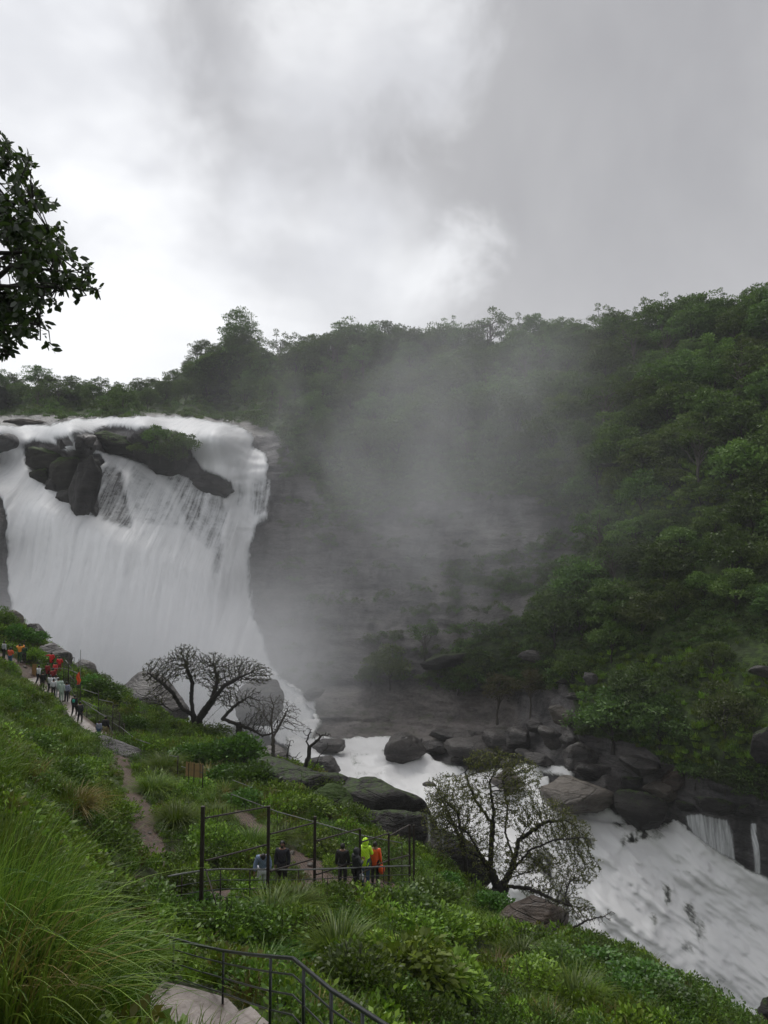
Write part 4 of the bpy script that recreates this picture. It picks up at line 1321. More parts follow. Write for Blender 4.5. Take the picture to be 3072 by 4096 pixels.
# stream boulders
for (u0, u1, v0, v1, lab, mt, dp, tl, kk) in [
    (1205, 1300, 2745, 2800, 'small sloping rock beside the chute at the head of the stream', 'boulder', 0.8, -0.3, 1.0),
    (1245, 1380, 2958, 3012, 'low flat boulder in the pool, farther of two', 'boulder', 0.9, -0.1, 1.0),
    (1228, 1378, 3028, 3100, 'rounded boulder in the pool, nearer of two', 'boulder', 0.9, 0.1, 1.0),
    (1400, 1548, 3100, 3170, 'dark flat rock at the near rim of the pool', 'boulder_dark', 0.9, 0.15, 0.5),
    (1520, 1705, 2925, 3050, 'pointed triangular boulder beyond the pool rapids', 'boulder', 0.8, -0.25, 1.0),
    (1690, 1800, 2960, 3020, 'squat rock right of the triangular boulder', 'boulder', 0.8, 0, 0.5),
    (1760, 1990, 2950, 3050, 'broad low boulder behind the big leafy tree', 'boulder', 0.8, 0.1, 0.5),
    (1900, 2080, 2900, 3010, 'misty boulder above the broad low boulder', 'boulder', 0.8, 0.2, 0.5),
    (1690, 1745, 3125, 3160, 'small rock in the rapids left of the big leafy tree', 'boulder', 0.8, 0.2, 0.8),
    (1960, 2110, 3070, 3160, 'brownish boulder in midstream behind the big leafy tree', 'boulder_tan', 0.8, 0.1, 1.2),
    (2160, 2470, 3075, 3245, 'largest flat tan slab boulder at the head of the lower fall', 'boulder_tan', 0.9, 0.32, 1.6),
    (2368, 2500, 3085, 3165, 'dark rounded boulder above the largest tan slab', 'boulder', 0.8, 0.0, 0.8),
    (2465, 2700, 3150, 3310, 'big black boulder dividing the lower fall at its crest', 'boulder_dark', 0.8, 0.35, 1.8),
    (2475, 2650, 3015, 3108, 'tilted block resting over the gap in the bank boulders', 'boulder', 0.8, 0.2, 1.2),
    (2480, 2580, 3095, 3165, 'shaded rock under the tilted block', 'boulder_dark', 0.8, 0, 0.2),
    (2570, 2720, 3110, 3215, 'tan topped boulder right of the big black boulder', 'boulder_tan', 0.8, 0.3, 0.8),
    (2650, 2760, 3060, 3160, 'brown boulder half under the bank bushes', 'boulder_brown', 0.8, 0.3, 0.2),
    (2785, 2945, 3185, 3262, 'dark loaf shaped boulder above the small side fall', 'boulder_dark', 0.8, 0.1, 2.0),
    (2270, 2480, 3040, 3115, 'flat grey rock behind the largest tan slab', 'boulder', 0.7, 0.15, 0.3),
    (2235, 2400, 2970, 3080, 'grey smooth boulder on the bank above the flat rocks', 'boulder', 0.8, 0.1, 0.8),
    (2150, 2260, 2895, 3000, 'upright grey block in the block pile', 'boulder', 0.8, 0.0, 1.0),
    (2240, 2320, 2890, 2990, 'upright block leaning on its neighbour in the block pile', 'boulder', 0.8, 0.1, 0.8),
    (2010, 2135, 2905, 3000, 'left hand block of the block pile', 'boulder', 0.8, 0.15, 0.6),
    (2190, 2310, 2800, 2900, 'tan triangular block at the top of the block pile', 'boulder_tan', 0.7, 0.5, 1.0),
    (2090, 2180, 2860, 2930, 'small block left of the tan triangular block', 'boulder', 0.7, 0.1, 0.6),
    (2215, 2310, 2705, 2740, 'dark ledge rock in the yellow green moss', 'boulder_dark', 0.6, 0.1, 0.8),
    (2330, 2400, 2690, 2745, 'dark rock poking from the bright grass slope', 'boulder', 0.6, 0.2, 0.8),
    (2260, 2320, 2765, 2800, 'small dark rock in the moss above the block pile', 'boulder', 0.6, 0.1, 0.8),
    (2990, 3110, 2650, 2710, 'rock outcrop at the right edge of the grass slope', 'boulder', 0.6, 0.1, 0.8),
    (2990, 3140, 2900, 3060, 'broad dark rock face at the right edge of the bank', 'boulder_dark', 0.6, 0.2, 0.3),
    (2070, 2180, 2600, 2650, 'flat rock half hidden under the dense tree', 'boulder', 0.6, 0.1, 1.0),
    (1680, 1900, 2600, 2680, 'overhanging ledge rock at the foot of the wall', 'boulder_dark', 0.5, -0.15, 1.2),
    (1640, 1690, 2950, 2975, 'small rock at the far rim of the pool', 'boulder', 0.8, 0.1, 0.6),
    (1800, 1850, 3020, 3050, 'little rock in the flat water behind the leafy tree', 'boulder', 0.8, 0.1, 0.8),
    (1995, 2050, 3035, 3065, 'small grey rock right of the broad low boulder', 'boulder', 0.8, 0.1, 0.6),
    (1700, 1900, 2915, 2965, 'thin flat slab on the edge of the rock shelf', 'boulder', 0.7, 0.05, 0.8),
    (2100, 2220, 3010, 3065, 'wedge shaped slab below the block pile', 'boulder', 0.8, 0.3, 0.6),
    (2060, 2150, 2990, 3030, 'flat slab under the left hand block', 'boulder', 0.8, 0.1, 0.6),
    (2300, 2380, 3050, 3085, 'small rock between the flat grey rock and the smooth boulder', 'boulder', 0.8, 0.1, 0.9),
    (2700, 2790, 3200, 3245, 'low wet rock at the lip left of the loaf shaped boulder', 'boulder_dark', 0.8, 0.1, 1.2),
    (2950, 3030, 3215, 3265, 'low wet rock right of the loaf shaped boulder', 'boulder_dark', 0.8, 0.1, 1.2),
    (1290, 1330, 3150, 3175, 'little wet rock at the near edge of the pool', 'boulder', 0.8, 0.1, 0.8),
    (2400, 2600, 1850, 1890, 'long dark ledge on the mossy part of the slope', 'boulder_dark', 0.4, 0.05, 0.6),
]:
    boulder(u0, u1, v0, v1, fd((u0 + u1) / 2, min(v1, 3300), kk), lab, mt, depth=dp, tilt=tl, rough=0.10)
# near rocks
for (u0, u1, v0, v1, d, lab, mt, dp, tl, sd_) in [
    (1000, 1460, 3035, 3330, 51, 'long dark wet rock shoulder above the stream, upper piece', 'boulder_dark', 0.6, 0.30, 3),
    (1180, 1560, 3110, 3480, 48, 'dark mossy rock below the small bare tree', 'boulder_moss', 0.6, 0.3, 4),
    (1400, 1800, 3155, 3560, 46, 'massive overhanging dark rock with trickling veils', 'boulder_dark', 0.6, 0.22, 5),
    (1650, 1960, 3290, 3640, 44.5, 'lower dark rock below the trickling veils', 'boulder_dark', 0.6, 0.3, 6),
    (1325, 1372, 3085, 3130, 53, 'black knob of rock at the edge of the rock shoulder', 'boulder_dark', 0.8, 0, 7),
    (1365, 1400, 3112, 3140, 53, 'smallest black knob beside the larger one', 'boulder_dark', 0.8, 0, 8),
]:
    boulder(u0, u1, v0, v1, d, lab, mt, depth=dp, tilt=tl, seed=sd_ + 60, rough=0.12)
boulder(1330, 1720, 3125, 3320, 49, 'flat dark rock rim between the pool and the overhanging rock', 'boulder_dark', depth=0.6, tilt=0.2, seed=90)
boulder(-60, 190, 3860, 4200, 7.6, 'dark rock behind the long grass at the lower left corner', 'boulder_dark', depth=0.7, seed=99, name='rock')
boulder(392, 575, 2938, 3065, 55, 'pale grey banded rock lying beside the path', 'boulder_pale', depth=0.7, tilt=0.48, seed=91, rough=0.10, name='rock')
boulder(1992, 2275, 3575, 3830, 36.0, 'large brown boulder perched at the edge of the hillside', 'boulder_brown', depth=0.8, tilt=0.30, seed=92, rough=0.08, sharp=0.70)
boulder(1850, 2010, 3685, 3810, 34.5, 'dark broken rock left of the large brown boulder', 'boulder_dark', depth=0.7, tilt=0.1, seed=93)
boulder(2120, 2230, 3730, 3850, 34.0, 'smaller rock tucked under the large brown boulder', 'boulder_brown', depth=0.7, tilt=0.2, seed=94)
boulder(2170, 2275, 3680, 3790, 34.8, 'dark side block of the large brown boulder', 'boulder_brown', depth=0.8, tilt=0.1, seed=95)
boulder(3035, 3200, 3965, 4090, 58, 'dark rock rising from the spray at the lower right corner', 'boulder_dark', depth=0.8, tilt=0.0, seed=96)
boulder(2870, 3060, 4060, 4130, 60, 'low wet rock in the plunge pool at the lower right', 'boulder', depth=0.8, tilt=0.0, seed=97)
boulder(560, 662, 3985, 4140, 13.2, 'black rock beside the concrete landing', 'boulder_dark', depth=0.8, tilt=0.0, seed=98, name='rock')

veil([(2728, 3252), (2800, 3246), (2915, 3272), (2935, 3340), (2950, 3455), (2866, 3415), (2770, 3345), (2740, 3300)], 'side_fall', 'small veil of water beside the loaf shaped boulder', lambda a, b: D(a, b) - 1.6, 0.35, 1)
veil([(2985, 3280), (3026, 3283), (3042, 3398), (3048, 3500), (3008, 3500), (2998, 3380)], 'side_fall', 'thin second veil of water at the right edge', lambda a, b: D(a, b) - 1.6, 0.3, 2)
veil([(1700, 3250), (1725, 3255), (1735, 3340), (1725, 3440), (1705, 3400)], 'trickle', 'thin trickle over the dark rock', lambda a, b: a * 0 + 43.5, 0.4, 3)
veil([(1745, 3280), (1775, 3290), (1785, 3380), (1765, 3420)], 'trickle', 'second thin trickle over the dark rock', lambda a, b: a * 0 + 43.0, 0.5, 4)
veil([(1610, 3240), (1635, 3245), (1635, 3330), (1618, 3330)], 'trickle', 'faint trickle on the left of the dark rock', lambda a, b: a * 0 + 43.5, 0.6, 5)

# =================================================================== bare and leafy trees on the hillside
def colonize(seeds, attr, step, kill, infl, iters=120, seed=0, up=0.0):
    """seeds: list of (pos, parent) already laid limbs; returns nodes, parents"""
    g = np.random.default_rng(seed)
    nodes = [np.array(p) for p, _ in seeds]; par = [q for _, q in seeds]
    A = np.array(attr)
    N0 = np.array(nodes)
    d = np.linalg.norm(A[:, None] - N0[None], axis=2)
    near = d.argmin(1); nd = d.min(1)
    alive = nd > kill
    for it in range(iters):
        act = alive & (nd < infl)
        if not act.any():
            if not alive.any(): break
            infl *= 1.3
            if infl > 60: break
            continue
        src = np.unique(near[act])
        new = []
        for s in src:
            m_ = act & (near == s)
            v = unit(A[m_] - nodes[s]).sum(0)
            v = unit(v) + g.normal(size=3) * 0.28 + np.array([0, 0, up])
            v = unit(v)
            nodes.append(nodes[s] + v * step); par.append(int(s)); new.append(len(nodes) - 1)
        NN = np.array([nodes[k] for k in new])
        dn = np.linalg.norm(A[:, None] - NN[None], axis=2)
        j = dn.argmin(1); dj = dn.min(1)
        better = dj < nd
        nd = np.where(better, dj, nd); near = np.where(better, np.array(new)[j], near)
        alive &= nd > kill
        if len(nodes) > 24000: break
    return np.array(nodes), np.array(par)


def branch_tree(name, label, limbs, blobs, d0, base_r, nattr, step, leafmat, leafden, leafsize, seed, bark='bark_dark', cat='tree', twig=0.006, group=None, kill=1.7, depth=1.0, tipr=2.6):
    """limbs: image-space polylines [(u, v, dd), ...]; the first point of the first limb is the foot. blobs: (u, v, ru, rv, n share)"""
    g = np.random.default_rng(seed)
    seeds = []
    index = {}

    def add(p, q):
        seeds.append((p, q)); return len(seeds) - 1

    for li, limb in enumerate(limbs):
        pts = [P(u, v, d0 + dd) for u, v, dd in limb]
        if li == 0:
            prev = add(pts[0], -1)
        else:
            arr = np.array([s[0] for s in seeds])
            prev = int(np.linalg.norm(arr - pts[0], axis=1).argmin())
        cur = seeds[prev][0]
        for p in pts[1:]:
            L_ = np.linalg.norm(p - cur); n = max(1, int(L_ / step))
            a0 = cur.copy()
            for k in range(1, n + 1):
                q = a0 + (p - a0) * k / n + g.normal(size=3) * step * (0.16 if k < n else 0)
                prev = add(q, prev)
            cur = p
    att = []
    tot = sum(b[4] for b in blobs)
    for (u, v, ru, rv, w) in blobs:
        n = int(nattr * w / tot)
        c = P(u, v, d0); rx = ru * d0 / F; rz = rv * d0 / F
        q = unit(g.normal(size=(n, 3))) * (g.random(n) ** 0.45)[:, None]
        att.append(c + q * np.array([rx, min(rx, rz) * 1.1 * depth, rz]))
    nodes, par = colonize(seeds, np.concatenate(att), step, step * kill, step * 9, seed=seed)
    n = len(nodes)
    # pipe-model radii
    kids = np.zeros(n)
    r2 = np.zeros(n)
    order = np.argsort(-np.arange(n))
    leaf_n = np.ones(n, bool); leaf_n[par[par >= 0]] = False
    for i in order:
        if r2[i] == 0: r2[i] = twig ** tipr
        if par[i] >= 0: r2[par[i]] += r2[i]
    rad = r2 ** (1 / tipr)
    rad = rad * (base_r / rad[0]) if rad[0] > base_r else rad * (base_r / rad[0]) ** (np.clip(rad / rad[0], 0, 1) ** 1.5)
    rad = np.maximum(rad, twig)
    foot = nodes[0].copy()
    nodes = nodes - foot
    m_ = par >= 0
    rp = np.minimum(rad[par[m_]], rad[m_] * 1.35 + 0.004)
    q0, q1 = nodes[par[m_]], nodes[m_]
    ax_ = unit(q1 - q0)
    v, f = tubes(q0 - ax_ * rp[:, None] * 0.7, q1 + ax_ * rad[m_][:, None] * 0.7, rp, rad[m_], 7)
    v0, f0 = tubes([nodes[0] - np.array([0, 0, 0.8])], [nodes[0]], base_r * 1.5, base_r * 1.1, 8)
    v = np.concatenate([v, v0]); f = np.concatenate([f, f0 + len(v) - len(v0)])
    t_ = thing(name, label, cat, tuple(foot), 0, group)
    obj('trunk', mesh('trunk', v, f, M[bark]), t_)
    tips = np.where((rad < twig * 3.2) & m_)[0]
    nl = int(len(tips) * leafden)
    if nl > 0:
        k = g.choice(tips, nl)
        c = nodes[k] + g.normal(size=(nl, 3)) * step * 0.35
        dirs = unit(g.normal(size=(nl, 3))); nrm = unit(g.normal(size=(nl, 3)) * 0.6 + np.array([0, 0, 1.0]))
        ln = leafsize * g.uniform(0.6, 1.3, nl)
        lv, lf = kites(c, dirs, nrm, ln, ln * 0.6)
        obj('foliage', mesh('foliage', lv, lf, leafmat, {'rnd': np.repeat(g.random(nl), 4)}, smooth=False), t_)
    return t_


branch_tree('bare_tree', 'large twisted nearly bare tree with two trunks standing against the falls',
            [[(785, 2940, 0), (775, 2860, 0), (730, 2835, 0), (690, 2770, -.5), (640, 2725, -1), (590, 2690, -1.5)],
             [(730, 2835, 0), (690, 2845, 0.5), (655, 2820, 1)],
             [(780, 2865, 0), (765, 2800, .5), (770, 2730, 1), (750, 2680, 1), (735, 2630, 1.5)],
             [(785, 2930, -.3), (800, 2870, -.5), (850, 2800, -1), (900, 2740, -1.2), (960, 2710, -1)],
             [(850, 2800, -1), (870, 2720, .5), (855, 2660, 1)],
             [(790, 2920, .3), (830, 2880, 1), (900, 2810, 2), (930, 2750, 2.5), (1030, 2715, 2.5)]],
            [(640, 2690, 75, 65, 1), (740, 2650, 85, 70, 1.2), (735, 2600, 45, 30, .35), (850, 2680, 90, 75, 1.2), (960, 2680, 95, 60, 1.2), (1040, 2700, 55, 45, .6), (620, 2790, 50, 40, .35), (900, 2770, 70, 50, .5)],
            66, 0.45, 15000, 0.115, M['leaf_yellow'], 0.7, 0.14, 5, twig=0.0125)
branch_tree('bare_tree', 'crooked leafless tree leaning right beside the twin trunked one',
            [[(965, 2980, 0), (955, 2900, 0), (890, 2875, 0), (930, 2830, .5), (990, 2790, 1)], [(955, 2900, 0), (1010, 2920, -.5), (1050, 2945, -1), (1110, 2925, -1)], [(930, 2830, .5), (880, 2810, 1)],
             [(890, 2875, 0), (870, 2900, 0)]],
            [(1000, 2790, 60, 45, 1), (930, 2800, 50, 40, .8), (1040, 2860, 60, 60, 1), (1000, 2900, 70, 40, .8), (1110, 2880, 50, 40, .6)],
            63, 0.26, 4200, 0.125, M['leaf_yellow'], 0.12, 0.12, 6, twig=0.011)
branch_tree('bare_tree', 'slim bare tree with upright branches in front of the chute',
            [[(1093, 3030, 0), (1093, 2960, 0), (1085, 2880, .3), (1095, 2820, .5)], [(1093, 2950, 0), (1130, 2880, 0), (1150, 2840, 0)], [(1090, 2900, 0), (1050, 2850, .5)]],
            [(1090, 2820, 60, 50, 1), (1150, 2860, 60, 60, 1.1), (1050, 2850, 40, 50, .8), (1190, 2910, 45, 30, .5)],
            60, 0.14, 2600, 0.14, M['leaf_yellow'], 0.1, 0.1, 7, bark='bark_grey', twig=0.010)
branch_tree('bare_tree', 'tiny bare sapling between the slim bare tree and the hooked one',
            [[(1143, 3080, 0), (1148, 3020, 0), (1160, 2970, 0)], [(1148, 3020, 0), (1190, 3035, 0)]], [(1160, 2975, 30, 30, 1), (1195, 3020, 30, 20, .6)], 58, 0.07, 130, 0.2, M['leaf_yellow'], 0.1, 0.1, 8, twig=0.014)
branch_tree('bare_tree', 'small hooked bare tree with a bent dark trunk on the rock above the pool',
            [[(1222, 3095, 0), (1218, 3070, 0), (1235, 3030, 0), (1238, 2990, 0), (1225, 2965, 0), (1240, 2930, 0)], [(1222, 3085, 0), (1258, 3068, 0), (1280, 3020, 0), (1298, 3000, 0)], [(1238, 2990, 0), (1265, 2965, 0), (1290, 2940, 0)]],
            [(1235, 2925, 40, 22, .8), (1290, 2945, 45, 28, 1), (1320, 2980, 25, 15, .3)], 56, 0.17, 260, 0.2, M['leaf_yellow'], 0.1, 0.1, 9, twig=0.016)
branch_tree('leafy_tree', 'big spreading dark tree with many limbs and olive leaves before the lower fall',
            [[(1985, 3590, 0), (2000, 3560, 0), (2035, 3500, 0), (2060, 3430, .3), (2075, 3360, .5), (2110, 3300, .6)],
             [(2000, 3560, 0), (1960, 3480, -.2), (1925, 3420, -.3), (1870, 3330, -.4), (1800, 3290, -.6)],
             [(1960, 3480, 0), (1965, 3380, .4), (1975, 3260, .5), (1960, 3140, .5)],
             [(2035, 3500, 0), (2120, 3400, -1), (2220, 3360, -1.5), (2330, 3350, -1.5)],
             [(2020, 3520, 0), (2100, 3490, -1), (2200, 3470, -2), (2320, 3490, -2)],
             [(2010, 3545, 0), (2120, 3555, -1), (2220, 3600, -1.5), (2320, 3640, -1.5)],
             [(2060, 3430, 0), (2020, 3330, 1), (2030, 3230, 1.5), (2010, 3120, 1.5)],
             [(1925, 3420, 0), (1860, 3400, .3), (1830, 3250, .6), (1760, 3180, 0)],
             [(1965, 3300, .4), (1900, 3200, .5), (1860, 3090, .5)], [(2075, 3360, .5), (2180, 3290, 0), (2260, 3280, 0)]],
            [(1790, 3180, 95, 90, 1), (1760, 3280, 80, 80, .7), (1960, 3050, 110, 60, 1.2), (2080, 3110, 90, 90, 1), (1880, 3180, 100, 90, 1), (2060, 3230, 110, 90, 1.1), (2200, 3270, 110, 80, 1.2), (2290, 3350, 90, 80, 1), (1900, 3350, 120, 80, .8),
             (2130, 3420, 120, 70, .9), (2300, 3470, 110, 70, 1), (2200, 3560, 120, 60, .8), (2310, 3640, 80, 45, .6), (1760, 3380, 50, 70, .4), (2000, 3450, 120, 80, .5)],
            41, 0.42, 18000, 0.095, M['leaf_yellow'], 2.4, 0.10, 10, twig=0.0065)
branch_tree('leafy_tree', 'thin dark trunked tree just left of the big spreading tree',
            [[(1868, 3545, 0), (1862, 3450, 0), (1840, 3350, 0), (1800, 3270, .3), (1770, 3200, .5)], [(1840, 3350, 0), (1870, 3280, 0)]],
            [(1770, 3230, 70, 70, 1), (1820, 3300, 60, 50, .6), (1870, 3260, 40, 40, .4)], 42.5, 0.12, 1300, 0.12, M['leaf_yellow'], 1.6, 0.085, 12, twig=0.011)
branch_tree('leafy_tree', 'forked little tree with bare outstretched twigs over the lower fall',
            [[(2255, 3745, 0), (2245, 3700, 0), (2225, 3640, 0), (2190, 3600, 0)], [(2255, 3740, 0), (2300, 3705, 0), (2350, 3680, 0), (2420, 3665, 0)], [(2245, 3700, 0), (2270, 3650, 0)]],
            [(2230, 3620, 60, 45, 1), (2380, 3680, 70, 25, .9), (2280, 3640, 40, 30, .5), (2440, 3655, 30, 20, .3)], 35.5, 0.07, 900, 0.10, M['leaf_yellow'], 0.9, 0.06, 13, twig=0.008)
branch_tree('sapling', 'scrubby twigs at the lip of the hillside below the forked little tree',
            [[(2420, 3850, 0), (2400, 3800, 0)]], [(2400, 3800, 40, 22, 1), (2370, 3770, 30, 15, .4)], 34, 0.03, 110, 0.12, M['leaf_yellow'], 0.8, 0.06, 14, twig=0.007)
# tree on the dome in the falls
branch_tree('leafy_tree', 'small spreading tree growing from the rock dome inside the falls',
            [[(740, 1830, 0), (735, 1790, 0), (700, 1760, 0), (620, 1720, 0)], [(735, 1790, 0), (770, 1780, 0)]],
            [(620, 1725, 60, 22, 1), (690, 1745, 60, 30, 1), (760, 1780, 30, 40, .9)], 137, 0.3, 260, 0.6, M['leaf_forest_c'], 6, 0.42, 15, twig=0.04)
for (u, v, s, kd, lab) in [(550, 1800, .75, 'bright_shrub', 'mossy green bush beside the black block in the falls'), (640, 1820, .9, 'shrub', 'dark bush on the left of the rock dome in the falls'), (700, 1840, 1.15, 'shrub', 'dark bush on the middle of the rock dome in the falls'),
                           (620, 1770, 1.0, 'shrub', 'upper bush on the rock dome under the small tree'), (730, 1800, 1.05, 'shrub', 'bush on the right shoulder of the rock dome')]:
    b = P(u, v + 25, float(D(u, v)) - 8.5)
    far_tree(kd, tuple(b), s, lab, 'bush', None, 'bush')


# =================================================================== big tree whose boughs hang in from the left
g = np.random.default_rng(77)
foot = np.array([-9.5, 12.5, float(H(np.array([-9.5]), np.array([12.5]))[0])])
t_ = thing('overhanging_tree', 'dark broad leaved tree reaching in from the left edge against the sky', 'tree', tuple(foot))
dd_ = 12.0
twigs0, twigs1, tr0, tr1 = [], [], [], []


def bough(pts, r0_, r1_):
    pts = [np.array(p) for p in pts]
    for i in range(len(pts) - 1):
        a = r0_ + (r1_ - r0_) * i / (len(pts) - 1); b = r0_ + (r1_ - r0_) * (i + 1) / (len(pts) - 1)
        twigs0.append(pts[i]); twigs1.append(pts[i + 1]); tr0.append(a); tr1.append(b)


crotch = foot + np.array([0.3, -.2, 6.0])
bough([foot - np.array([0, 0, .8]), foot + np.array([.1, 0, 2]), crotch], .42, .3)
ends = [(60, 640), (130, 800), (200, 930), (240, 1010), (320, 1090), (390, 1160), (230, 1150), (130, 1230), (60, 1330), (20, 1420), (100, 1080), (40, 900), (60, 1180), (-40, 560), (160, 1300), (-60, 1000), (-100, 1250)]
tips = []
for (u, v) in ends:
    e = P(u, v, dd_ + g.uniform(-1.2, 1.2))
    m1 = crotch + (e - crotch) * 0.4 + np.array([0, 0, 1.0]) + g.normal(size=3) * .2
    m2 = crotch + (e - crotch) * 0.75 + np.array([0, 0, 0.7]) + g.normal(size=3) * .15
    bough([crotch, m1, m2, e], .10, .006)
    tips.append((m2, e))
lc = []
CROWN_SIL = [(-400, 380), (-30, 470), (25, 520), (50, 620), (130, 610), (140, 660), (110, 700), (185, 760), (180, 830), (170, 860), (250, 900), (265, 960), (300, 950), (330, 1000), (360, 1060), (410, 1110), (412, 1170), (395, 1205), (330, 1190),
             (290, 1150), (230, 1145), (215, 1175), (160, 1160), (175, 1210), (170, 1290), (155, 1315), (110, 1340), (105, 1370), (60, 1360), (40, 1400), (25, 1440), (-60, 1430), (-400, 1350)]
spr = []
tries = 0
while len(spr) < 430 and tries < 16000:
    tries += 1
    u, v = g.uniform(-330, 415), g.uniform(440, 1440)
    s_ = inpoly_sd(np.array([u]), np.array([v]), CROWN_SIL)[0]
    if s_ < 12 or fbm(np.array([[u / 95, v / 70, 0.3]]), 2, 5)[0] < 0.0: continue
    spr.append(P(u, v, dd_ + g.uniform(-1.6, 1.6)))
for (a_, b_) in tips:
    for _k in range(7):
        spr.append(b_ + (a_ - b_) * g.uniform(-.06, .45) + g.normal(size=3) * .11)
spr = np.array(spr)
ax = np.concatenate([np.linspace(a, b, 6) for a, b in tips])
for c in spr:
    k = np.linalg.norm(ax - c, axis=1).argmin()
    if np.linalg.norm(ax[k] - c) < 2.2:
        bough([ax[k], (ax[k] + c) / 2 + g.normal(size=3) * .08, c], .012, .005)
lv_c, lv_d = [], []
for c in spr:
    ax_d = unit(g.normal(size=3) + np.array([0.5, 0, -0.3]))
    for k in range(10):
        lv_c.append(c + ax_d * g.uniform(-0.1, 0.08) + g.normal(size=3) * 0.025)
        lv_d.append(unit(ax_d * 0.7 + g.normal(size=3) * 0.75 + np.array([0, 0, -0.25])))
lv_c, lv_d = np.array(lv_c), np.array(lv_d)
n = len(lv_c)
# broad oval leaves: six-sided blades
ln = 0.15 * g.uniform(.7, 1.2, n)[:, None]; wd = ln * 0.46
nr = unit(g.normal(size=(n, 3)) * .7 + np.array([0, -.3, .8])); sd_ = unit(np.cross(lv_d, nr))
pv_ = np.stack([lv_c, lv_c + lv_d * ln * .3 + sd_ * wd * .42, lv_c + lv_d * ln * .68 + sd_ * wd * .5, lv_c + lv_d * ln, lv_c + lv_d * ln * .68 - sd_ * wd * .5, lv_c + lv_d * ln * .3 - sd_ * wd * .42], 1).reshape(-1, 3) - foot
obj('foliage', mesh('foliage', pv_, np.arange(6 * n).reshape(n, 6), M['leaf_shade'], {'rnd': np.repeat(g.random(n), 6)}, smooth=False), t_)
v, f = tubes(np.array(twigs0) - foot, np.array(twigs1) - foot, tr0, tr1, 7)
obj('trunk', mesh('trunk', v, f, M['bark_dark']), t_)

# =================================================================== ground growth on the near hillside
npt = 42000
px = rng.uniform(-45, 32, npt); py = rng.uniform(4.5, 84, npt)
pz = Hq(px, py)
pu, pv2 = UV(np.stack([px, py, pz], -1))
inview = (pu > -500) & (pu < 3600) & (pv2 < 4700)
bd = bare(px, py)
dist = np.hypot(px, py)
dens = np.where(py < 26, 1.0, np.where(py < 45, 0.55, 0.28))
rockn = fbm(np.stack([px * .25, py * .25, px * 0], -1), 3, 88)
keep = inview & (rng.random(npt) < dens) & (bd > 0.15) & ~((dist < 7.0))
slabz = inpoly_sd(pu, pv2, [(600, 3930), (700, 3920), (960, 4000), (1100, 4120), (1050, 4300), (500, 4300), (590, 4000)])
keep &= ~((slabz > -20) & (py < 17) & (py > 9))
px, py, pz, bd, dist, pu, pv2 = [a[keep] for a in (px, py, pz, bd, dist, pu, pv2)]
zone = fbm(np.stack([px * .22, py * .22, px * 0 + 5], -1), 3, 90)
zone2 = fbm(np.stack([px * .30, py * .30, px * 0 + 9], -1), 3, 95)
VAR = [clump('weeds', 200 + s, 0.58, 0.55, 220, 0.125, M['leaf_near'], 0.5, 0.4) for s in range(3)] + \
      [clump('weeds', 210 + s, 0.60, 0.60, 200, 0.085, M['leaf_near_d'], 0.55, 0.3) for s in range(3)] + \
      [tuft('grass', 220 + s, 130, 0.75, 0.020, M['grass'], 0.28, 0.9, 4) for s in range(3)] + \
      [tuft('grass', 230, 110, 0.75, 0.020, M['grass_dry'], 0.25, 0.9, 4), clump('fern', 240, 0.5, 0.45, 260, 0.08, M['leaf_near'], 0.28, 0.6), clump('lime_weeds', 250, 0.5, 0.5, 120, 0.12, M['leaf_lime'], 0.55, 0.3), tuft('grass', 260, 150, 0.6, 0.022, M['grass_lime'], 0.28, 0.9, 4)]
r_ = rng.random(len(px))
# grassy on the upper left bank and on the lip right of the fence, weedy in the middle
grassy = sst(zone, 0.0, 0.45) * 0.40 + 0.6 * sst(inpoly_sd(pu, pv2, [(-500, 2500), (150, 2700), (420, 3000), (600, 3300), (300, 3250), (-500, 3000)]), -30, 40) + 0.6 * sst(inpoly_sd(pu, pv2, [(1620, 3480), (1900, 3620), (2020, 3740), (1850, 3700), (1600, 3600)]), -20, 30) \
    + 0.4 * sst(inpoly_sd(pu, pv2, [(560, 2850), (1000, 3100), (1200, 3250), (900, 3350), (600, 3200)]), -30, 60)
idx = np.where(r_ < grassy, 6 + rng.integers(0, 3, len(px)), np.where(zone2 > 0.05, rng.integers(0, 3, len(px)), 3 + rng.integers(0, 3, len(px))))
r2_ = rng.random(len(px))
idx = np.where(r2_ < 0.035, 9, np.where(r2_ < 0.15, 10, np.where((r2_ < 0.19) & (zone > 0), 11, idx)))
lipz = sst(inpoly_sd(pu, pv2, [(1640, 3490), (1750, 3500), (1900, 3590), (2000, 3720), (1960, 3760), (1800, 3700), (1650, 3640)]), -25, 25) + 0.35 * sst(inpoly_sd(pu, pv2, [(-300, 2560), (200, 2740), (380, 2960), (300, 3050), (-300, 2900)]), -30, 30)
idx = np.where(rng.random(len(px)) < lipz * 0.9, 12, idx)
sc = rng.uniform(0.65, 1.3, len(px)) * (0.62 + 0.38 * sst(bd, 0.1, 1.5)) * np.where(py > 45, 1.45, np.where(py > 26, 1.2, 1.0))
rt = np.stack([rng.uniform(-.25, .25, len(px)), rng.uniform(-.1, .4, len(px)), rng.uniform(0, 6.28, len(px))], -1)
gn_scatter('ground_cover', 'rank weeds ferns and grass covering the hillside', np.stack([px, py, pz - 0.06], -1), rt, sc, idx, VAR)
